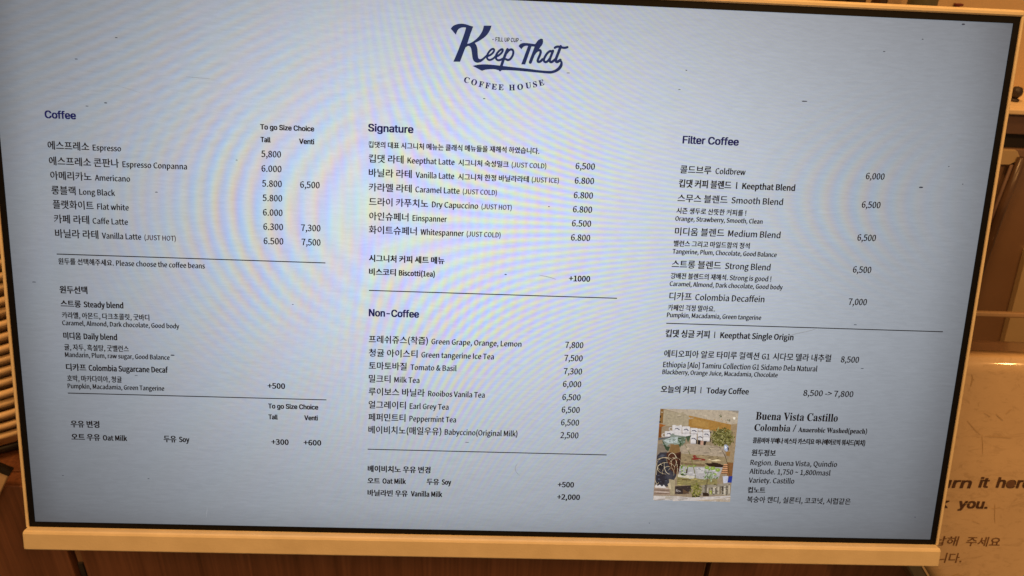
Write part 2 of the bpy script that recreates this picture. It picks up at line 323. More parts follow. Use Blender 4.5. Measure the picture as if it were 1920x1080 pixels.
# ------------------------------------------------------------------ layout of the menu page (units of a 1920 x 1080 page)
MENU_TEXT = [
('Coffee', 86.4, 249.5, 58.1, 18.75, 'nb', 'menu_heading'),
('To go Size Choice', 488.2, 254.6, 102.4, 12.98, 'kb', 'menu_heading'),
('Tall', 488.2, 278.5, 19.4, 13.07, 'kb', 'menu_heading'),
('Venti', 561.2, 278.9, 29.1, 13.09, 'kb', 'menu_heading'),
('에스프레소', 87.2, 306.5, 77.7, 18.04, 'h', 'menu_text'),
('Espresso', 171.2, 306.5, 53.5, 14.67, 'l', 'menu_text'),
('에스프레소 콘판나', 87.4, 335.9, 131.4, 18.18, 'h', 'menu_text'),
('Espresso Conpanna', 225.1, 335.9, 122.1, 14.8, 'l', 'menu_text'),
('아메리카노', 87.7, 363.4, 77.7, 18.32, 'h', 'menu_text'),
('Americano', 171.4, 363.4, 66.9, 14.89, 'l', 'menu_text'),
('롱블랙', 87.7, 391.6, 45.9, 18.46, 'h', 'menu_text'),
('Long Black', 140.0, 391.6, 68.0, 14.99, 'l', 'menu_text'),
('플랫화이트', 88.1, 418.9, 77.6, 18.59, 'h', 'menu_text'),
('Flat white', 172.1, 418.9, 60.4, 15.11, 'l', 'menu_text'),
('카페 라테', 88.2, 447.0, 67.1, 18.73, 'h', 'menu_text'),
('Caffe Latte', 161.3, 447.0, 68.0, 15.22, 'l', 'menu_text'),
('바닐라 라테', 88.2, 475.4, 82.7, 18.87, 'h', 'menu_text'),
('Vanilla Latte', 177.4, 475.4, 75.7, 15.34, 'l', 'menu_text'),
('(JUST HOT)', 258.9, 475.4, 60.5, 13.27, 'r', 'menu_text'),
('5,800', 488.8, 306.7, 38.0, 16.61, 'l', 'price'),
('6.000', 488.4, 334.6, 38.8, 16.73, 'l', 'price'),
('5.800', 488.9, 363.2, 38.3, 16.86, 'l', 'price'),
('6,500', 561.8, 362.8, 38.1, 16.89, 'l', 'price'),
('5.800', 489.2, 391.1, 38.1, 16.99, 'l', 'price'),
('6.000', 489.1, 419.3, 38.3, 17.11, 'l', 'price'),
('6.300', 489.1, 447.3, 38.8, 17.24, 'l', 'price'),
('7,300', 562.4, 447.0, 38.2, 17.27, 'l', 'price'),
('6.500', 489.0, 475.5, 38.9, 17.37, 'l', 'price'),
('7,500', 563.0, 475.2, 37.4, 17.4, 'l', 'price'),
('원두를 선택해주세요.', 89.9, 528.4, 107.3, 14.14, 'h', 'menu_text'),
('Please choose the coffee beans', 201.1, 528.4, 172.5, 14.07, 'l', 'menu_text'),
('원두선택', 88.2, 586.1, 54.1, 16.73, 'm', 'menu_heading'),
('스트롱', 88.1, 614.2, 39.7, 15.87, 'm', 'menu_text'),
('Steady blend', 132.7, 614.2, 77.6, 15.45, 'ml', 'menu_text'),
('카라멜, 아몬드, 다크초콜릿, 굿바디', 88.8, 637.0, 171.1, 14.22, 'h', 'menu_note'),
('Caramel, Almond, Dark chocolate, Good body', 88.0, 652.3, 229.9, 12.95, 'l', 'menu_note'),
('미디움', 88.3, 680.1, 35.2, 16.14, 'm', 'menu_text'),
('Daily blend', 128.1, 680.1, 66.0, 15.72, 'ml', 'menu_text'),
('귤, 자두, 흑설탕, 굿밸런스', 88.3, 703.0, 127.5, 14.46, 'h', 'menu_note'),
('Mandarin, Plum, raw sugar, Good Balance', 88.6, 718.2, 207.2, 13.17, 'l', 'menu_note'),
('디카프', 88.7, 745.6, 40.1, 16.42, 'm', 'menu_text'),
('Colombia Sugarcane Decaf', 133.3, 745.6, 157.9, 15.98, 'ml', 'menu_text'),
('호박, 마카다미아, 청귤', 89.1, 768.3, 109.1, 14.7, 'h', 'menu_note'),
('Pumpkin, Macadamia, Green Tangerine', 89.0, 784.1, 192.9, 13.4, 'l', 'menu_note'),
('+500', 489.8, 773.1, 35.6, 15.66, 'ml', 'price'),
('To go Size Choice', 489.9, 815.9, 102.2, 13.87, 'kb', 'menu_heading'),
('Tall', 490.0, 839.5, 19.2, 13.95, 'kb', 'menu_heading'),
('Venti', 563.0, 839.5, 28.0, 13.98, 'kb', 'menu_heading'),
('우유 변경', 88.9, 866.6, 58.2, 16.58, 'm', 'menu_heading'),
('오트 우유', 88.3, 894.7, 58.4, 16.34, 'm', 'menu_text'),
('Oat Milk', 151.7, 894.7, 49.3, 15.2, 'ml', 'menu_text'),
('두유', 274.9, 894.2, 26.0, 16.41, 'm', 'menu_text'),
('Soy', 306.0, 894.2, 21.4, 15.25, 'ml', 'menu_text'),
('+300', 494.6, 894.8, 35.8, 15.8, 'ml', 'price'),
('+600', 560.8, 894.6, 36.6, 15.82, 'ml', 'price'),
('Signature', 692.8, 250.3, 86.9, 19.05, 'nb', 'menu_heading'),
('킵댓의 대표 시그니처 메뉴는 클래식 메뉴들을 재해석 하였습니다.', 693.5, 280.1, 330.1, 13.45, 'h', 'menu_note'),
('킵댓 라테', 694.2, 308.0, 67.1, 17.31, 'h', 'menu_text'),
('Keepthat Latte', 768.6, 308.0, 91.4, 14.9, 'l', 'menu_text'),
('시그니처 숙성밀크', 866.9, 308.0, 98.2, 13.61, 'h', 'menu_text'),
('(JUST COLD)', 970.5, 308.0, 67.8, 12.92, 'r', 'menu_text'),
('바닐라 라테', 694.2, 335.2, 83.2, 17.44, 'h', 'menu_text'),
('Vanilla Latte', 784.7, 335.2, 75.3, 15.01, 'l', 'menu_text'),
('시그니처 한정 바닐라라테', 867.0, 335.2, 138.5, 13.71, 'h', 'menu_text'),
('(JUST ICE)', 1010.9, 335.2, 53.4, 13.03, 'r', 'menu_text'),
('카라멜 라테', 694.3, 363.3, 83.5, 17.57, 'h', 'menu_text'),
('Caramel Latte', 784.4, 363.3, 86.7, 15.13, 'l', 'menu_text'),
('(JUST COLD)', 876.9, 363.3, 67.0, 13.08, 'r', 'menu_text'),
('드라이 카푸치노', 694.7, 391.4, 115.6, 17.7, 'h', 'menu_text'),
('Dry Capuccino', 817.3, 391.4, 91.0, 15.25, 'l', 'menu_text'),
('(JUST HOT)', 914.4, 391.4, 59.7, 13.19, 'r', 'menu_text'),
('아인슈페너', 695.1, 419.6, 77.1, 17.84, 'h', 'menu_text'),
('Einspanner', 779.8, 419.6, 67.8, 15.35, 'l', 'menu_text'),
('화이트슈페너', 694.5, 446.5, 94.3, 17.96, 'h', 'menu_text'),
('Whitespanner', 795.9, 446.5, 85.8, 15.47, 'l', 'menu_text'),
('(JUST COLD)', 886.8, 446.5, 67.4, 13.38, 'r', 'menu_text'),
('시그니처 커피 세트 메뉴', 694.9, 502.4, 149.7, 15.55, 'm', 'menu_heading'),
('비스코티', 695.0, 529.7, 53.6, 15.66, 'm', 'menu_text'),
('Biscotti(1ea)', 754.1, 529.7, 71.9, 14.49, 'ml', 'menu_text'),
('6,500', 1095.1, 306.9, 38.4, 16.46, 'l', 'price'),
('6.800', 1095.1, 335.0, 38.5, 16.58, 'l', 'price'),
('6.800', 1094.7, 363.4, 38.4, 16.71, 'l', 'price'),
('6.800', 1094.6, 391.3, 38.5, 16.83, 'l', 'price'),
('6.500', 1094.2, 419.1, 38.6, 16.95, 'l', 'price'),
('6.800', 1093.8, 447.5, 38.8, 17.08, 'l', 'price'),
('+1000', 1094.3, 529.7, 43.1, 15.49, 'ml', 'price'),
('Non-Coffee', 694.8, 614.7, 101.0, 19.87, 'nb', 'menu_heading'),
('프레쉬쥬스(착즙)', 694.9, 669.3, 119.7, 17.91, 'h', 'menu_text'),
('Green Grape, Orange, Lemon', 821.1, 669.3, 183.8, 15.49, 'l', 'menu_text'),
('청귤 아이스티', 695.0, 697.8, 99.0, 18.04, 'h', 'menu_text'),
('Green tangerine Ice Tea', 801.3, 697.8, 148.2, 15.6, 'l', 'menu_text'),
('토마토바질', 695.0, 725.1, 77.3, 18.16, 'h', 'menu_text'),
('Tomato & Basil', 779.6, 725.1, 94.5, 15.7, 'l', 'menu_text'),
('밀크티', 695.1, 752.8, 44.6, 18.29, 'h', 'menu_text'),
('Milk Tea', 747.0, 752.8, 51.7, 15.8, 'l', 'menu_text'),
('루이보스 바닐라', 694.7, 780.6, 115.3, 18.42, 'h', 'menu_text'),
('Rooibos Vanila Tea', 816.6, 780.6, 116.9, 15.93, 'l', 'menu_text'),
('얼그레이티', 694.7, 808.9, 76.8, 18.55, 'h', 'menu_text'),
('Earl Grey Tea', 779.0, 808.9, 80.6, 16.03, 'l', 'menu_text'),
('페퍼민트티', 694.4, 836.3, 76.6, 18.68, 'h', 'menu_text'),
('Peppermint Tea', 778.9, 836.3, 96.8, 16.14, 'l', 'menu_text'),
('베이비치노(매일우유)', 694.4, 863.8, 151.4, 18.81, 'h', 'menu_text'),
('Babyccino(Original Milk)', 852.4, 863.8, 152.1, 16.28, 'l', 'menu_text'),
('7,800', 1094.1, 668.7, 37.6, 17.29, 'l', 'price'),
('7,500', 1093.8, 696.7, 38.1, 17.41, 'l', 'price'),
('7,300', 1094.0, 725.0, 38.3, 17.54, 'l', 'price'),
('6,000', 1093.7, 752.5, 38.4, 17.66, 'l', 'price'),
('6,500', 1093.9, 781.1, 38.5, 17.79, 'l', 'price'),
('6,500', 1094.0, 808.6, 38.2, 17.91, 'l', 'price'),
('6,500', 1094.1, 836.6, 38.3, 18.03, 'l', 'price'),
('2,500', 1094.2, 864.9, 38.5, 18.16, 'l', 'price'),
('베이비치노 우유 변경', 693.2, 949.8, 131.6, 16.33, 'm', 'menu_heading'),
('오트', 692.8, 976.4, 26.2, 15.23, 'm', 'menu_text'),
('Oat Milk', 724.0, 976.4, 49.5, 15.6, 'ml', 'menu_text'),
('두유', 816.8, 975.8, 26.8, 15.75, 'm', 'menu_text'),
('Soy', 848.6, 975.8, 20.2, 15.64, 'ml', 'menu_text'),
('바닐라빈 우유', 692.9, 1004.0, 84.9, 15.82, 'm', 'menu_text'),
('Vanilla Milk', 784.1, 1004.0, 66.4, 15.73, 'ml', 'menu_text'),
('+500', 1094.5, 975.7, 34.9, 16.1, 'ml', 'price'),
('+2,000', 1094.6, 1004.0, 49.1, 16.21, 'ml', 'price'),
('Filter Coffee', 1301.3, 249.5, 111.0, 19.35, 'nb', 'menu_heading'),
('콜드브루', 1301.1, 306.0, 62.3, 17.26, 'h', 'menu_text'),
('Coldbrew', 1371.1, 306.0, 60.2, 15.33, 'l', 'menu_text'),
('킵댓 커피 블렌드', 1301.1, 333.3, 104.5, 17.39, 'm', 'menu_text'),
('l', 1414.8, 333.3, 3.1, 16.19, 'ml', 'menu_text'),
('Keepthat Blend', 1427.2, 333.3, 106.3, 15.88, 'ml', 'menu_text'),
('스무스 블렌드', 1300.8, 362.1, 100.2, 17.31, 'h', 'menu_text'),
('Smooth Blend', 1408.4, 362.1, 103.9, 16.41, 'l', 'menu_text'),
('미디움 블렌드', 1300.8, 428.3, 99.9, 17.62, 'h', 'menu_text'),
('Medium Blend', 1408.1, 428.3, 106.3, 16.7, 'l', 'menu_text'),
('스트롱 블렌드', 1299.9, 494.4, 100.4, 17.92, 'h', 'menu_text'),
('Strong Blend', 1408.2, 494.4, 93.0, 16.99, 'l', 'menu_text'),
('디카프', 1300.2, 560.6, 46.2, 18.23, 'h', 'menu_text'),
('Colombia Decaffein', 1353.1, 560.6, 142.8, 17.26, 'l', 'menu_text'),
('시즌 생두로 산뜻한 커피를 !', 1300.4, 385.5, 140.5, 13.3, 'l', 'menu_note'),
('Orange, Strawberry, Smooth, Clean', 1299.3, 400.8, 176.2, 12.3, 'l', 'menu_note'),
('밸런스 그리고 마일드함의 정석', 1300.3, 451.0, 154.2, 13.53, 'l', 'menu_note'),
('Tangerine, Plum, Chocolate, Good Balance', 1299.3, 466.7, 211.9, 12.51, 'l', 'menu_note'),
('강배전 블렌드의 재해석. Strong is good !', 1299.4, 517.0, 206.1, 13.76, 'l', 'menu_note'),
('Caramel, Almond, Dark chocolate, Good body', 1298.7, 532.9, 232.0, 12.72, 'l', 'menu_note'),
('카페인 걱정 말아요.', 1299.2, 582.8, 97.1, 14.0, 'l', 'menu_note'),
('Pumpkin, Macadamia, Green tangerine', 1298.4, 597.7, 195.0, 12.94, 'l', 'menu_note'),
('6,000', 1672.1, 304.9, 38.1, 17.0, 'l', 'price'),
('6,500', 1671.3, 361.4, 38.4, 17.26, 'l', 'price'),
('6,500', 1671.0, 427.7, 38.3, 17.56, 'l', 'price'),
('6,500', 1670.3, 493.1, 38.3, 17.86, 'l', 'price'),
('7,000', 1669.8, 560.1, 38.6, 18.17, 'l', 'price'),
('킵댓 싱글 커피', 1298.7, 638.3, 91.3, 17.8, 'm', 'menu_text'),
('l', 1399.4, 638.3, 2.3, 16.38, 'ml', 'menu_text'),
('Keepthat Single Origin', 1412.0, 638.3, 152.9, 16.5, 'ml', 'menu_text'),
('에티오피아 알로 타미루 컬렉션', 1299.0, 681.0, 198.5, 17.43, 'h', 'menu_text'),
('G1', 1502.8, 681.0, 16.9, 16.37, 'l', 'menu_text'),
('시다모 델라 내추럴', 1525.9, 681.0, 122.9, 17.52, 'h', 'menu_text'),
('8,500', 1669.4, 682.7, 38.7, 17.71, 'l', 'price'),
('Ethiopia [Alo] Tamiru Collection G1 Sidamo Dela Natural', 1298.9, 703.9, 323.6, 15.58, 'l', 'menu_note'),
('Blackberry, Orange Juice, Macadamia, Chocolate', 1298.6, 718.9, 242.2, 13.11, 'l', 'menu_note'),
('오늘의 커피', 1298.2, 757.9, 73.4, 17.42, 'm', 'menu_text'),
('l', 1381.5, 757.9, 2.3, 16.29, 'ml', 'menu_text'),
('Today Coffee', 1393.9, 757.9, 89.9, 16.53, 'ml', 'menu_text'),
('8,500 -> 7,800', 1599.0, 757.7, 106.8, 17.54, 'l', 'price'),
('Buena Vista Castillo', 1503.8, 812.9, 175.7, 24.25, 's', 'menu_text'),
('Colombia /', 1503.2, 837.8, 89.7, 21.43, 's', 'menu_text'),
('Anaerobic Washed(peach)', 1597.3, 838.1, 148.6, 15.51, 'sb', 'menu_text'),
('콜롬비아 부에나 비스타 카스티요 아나에어로빅 워시드(피치)', 1502.8, 864.5, 242.6, 14.38, 'm', 'menu_note'),
('원두정보', 1503.0, 893.0, 52.4, 16.29, 'm', 'menu_heading'),
('Region. Buena Vista, Quindio', 1502.9, 915.0, 188.2, 15.77, 'l', 'menu_text'),
('Altitude. 1,750 ~ 1,800masl', 1503.0, 935.1, 175.9, 15.85, 'l', 'menu_text'),
('Variety. Castillo', 1503.5, 955.6, 99.3, 15.93, 'l', 'menu_text'),
('컵노트', 1503.3, 978.0, 38.6, 15.52, 'm', 'menu_heading'),
('복숭아 캔디, 실론티, 코코넛, 시럽같은', 1504.0, 1000.1, 227.2, 16.1, 'h', 'menu_text'),
('- FILL UP CUP -', 925.0, 74.8, 55.5, 10.2, 'fc', 'logo_lettering'),
]
DIVIDERS = [
(88.2,609.3,509.2),
(88.5,608.9,794.4),
(695.1,1194.1,561.9),
(693.2,1194.5,900.2),
(1298.4,1876.0,610.7),
]
LOGO_SHAPES = [
[(846.51,55.83),(850.54,50.35),(857.86,47.2),(866.14,45.7),(874.48,46.48),(880.08,48.19),(884.74,49.4),(888.46,50.04),(886.77,55.42),(884.18,62.19),(881.46,71.19),(878.22,81.84),(875.31,87.68),(865.59,114.82),(852.82,115.17),(856.52,106.21),(860.92,95.71),(865.26,83.46),(870.45,68.99),(874.03,57.3),(875.11,52.65),(870.01,52.34),(864.95,53.53),(860.67,56.37),(858.37,60.45),(856.47,66.21)],
[(873.79,89.8),(878.21,81.31),(881.92,80.97),(888.33,77.58),(895.6,71.92),(900.99,65.91),(905.41,58.61),(907.28,53.21),(908.31,47.68),(922.84,47.05),(921.45,52.6),(918.42,58.94),(913.98,65.35),(906.74,71.45),(899.45,76.21),(892.57,79.63),(895.76,83.51),(897.7,89.24),(898.41,97.27),(899.09,104.42),(900.4,107.6),(903.23,108.56),(906.92,107.06),(911.46,102.82),(915.26,99.07),(916.14,103.25),(909.83,110.27),(904.34,114.1),(897.84,115.72),(892.17,113.7),(888.94,108.44),(887.8,101.3),(886.76,94.17),(885.09,87.98),(882.23,85.42),(879.25,85.37)],
[(889.13,121.49),(896.08,119.4),(902.59,118.23),(910.99,117.52),(919.41,117.35),(936.3,118.18),(969.22,120.58),(993.23,121.89),(1017.34,124.2),(1034.98,124.62),(1041.35,123.74),(1046.83,121.2),(1051.83,116.99),(1054.79,112.25),(1055.77,107.98),(1054.49,106.5),(1052.87,106.18),(1055.07,102.25),(1058.82,105.01),(1060.3,108.94),(1060.26,114.33),(1056.82,120.63),(1050.66,125.52),(1041.61,128.98),(1035.22,129.63),(1014.33,128.57),(993.48,127.5),(969.45,126.42),(945.98,126.63),(939.44,127.63),(932.81,125.73),(925.31,125.86),(915.97,126.88),(911.32,127.98),(907.63,129.76),(903.83,128.11),(896.23,124.36)],
[(974.81,81.57),(977.83,77.64),(982.51,75.69),(989.65,75.39),(997.62,76.04),(1005.59,76.69),(1008.78,76.86),(1008.98,81.26),(999.45,81.44),(988.93,114.61),(981.35,114.69),(992.89,80.57),(988.28,80.62),(984.54,82.3),(982.11,85.06),(980.62,87.41)],
[(1005.45,77.0),(1007.89,74.61),(1010.09,70.57),(1013.92,67.52),(1017.19,66.09),(1020.25,67.1),(1021.21,70.47),(1020.32,76.97),(1016.33,81.86),(1013.8,85.63),(1011.28,88.03),(1007.81,90.46),(1004.23,90.61),(1005.01,81.43)],
]
LOGO_STROKES = [
([(914.27,103.06),(921.21,101.07),(927.3,96.05),(929.74,91.02),(927.97,88.49),(924.09,89.55),(919.13,94.78),(916.08,101.46),(916.26,106.85),(920.09,109.66),(924.91,108.37),(929.3,105.4),(932.44,101.67)],3.89),
([(931.58,103.78),(938.46,100.07),(944.07,94.9),(946.04,90.06),(944.39,88.34),(940.44,90.12),(935.04,95.9),(932.46,102.12),(933.57,107.29),(937.67,109.37),(942.31,108.19),(947.06,105.11)],4.07),
([(954.4,88.63),(949.7,100.5),(945.49,113.28),(941.75,126.54)],5.37),
([(953.23,94.96),(957.69,89.21),(962.78,87.83),(966.01,91.73),(964.82,99.41),(960.4,106.17),(955.8,108.34),(951.98,106.52)],4.26),
([(1009.28,78.96),(1004.0,94.44),(998.48,110.14)],5.98),
([(1003.34,97.53),(1007.81,90.46),(1012.45,87.37),(1016.6,87.65),(1017.58,91.58),(1015.33,98.17),(1012.59,104.41),(1012.19,107.88),(1014.4,109.17),(1018.01,107.64),(1021.58,103.65)],4.72),
([(1038.01,88.58),(1034.64,88.18),(1030.19,91.81),(1025.88,98.49),(1023.76,104.33),(1024.72,107.74),(1027.98,108.91),(1031.71,106.68),(1035.45,101.54)],4.57),
([(1040.51,87.55),(1037.58,96.09),(1034.93,103.86),(1035.33,107.3),(1038.02,108.34),(1040.92,107.06),(1045.12,103.05)],4.88),
([(1054.67,78.95),(1050.18,92.5),(1046.33,103.38),(1047.07,106.81),(1049.74,107.54),(1052.46,105.81),(1055.14,103.63)],5.35),
([(1043.66,81.93),(1046.73,79.66),(1051.91,79.6),(1057.57,81.11),(1063.16,81.25),(1067.47,79.7)],4.41),
]
ARC_LETTERS = [
('C',879.1,147.5,-15.8),
('O',893.2,151.2,-12.8),
('F',907.0,154.4,-10.8),
('F',919.2,156.3,-7.8),
('E',931.6,157.8,-3.8),
('E',944.7,158.3,-0.7999999999999998),
('H',965.5,157.9,3.2),
('O',981.1,156.1,7.2),
('U',996.6,152.8,10.2),
('S',1009.1,150.2,13.2),
('E',1021.2,146.8,16.2),
]
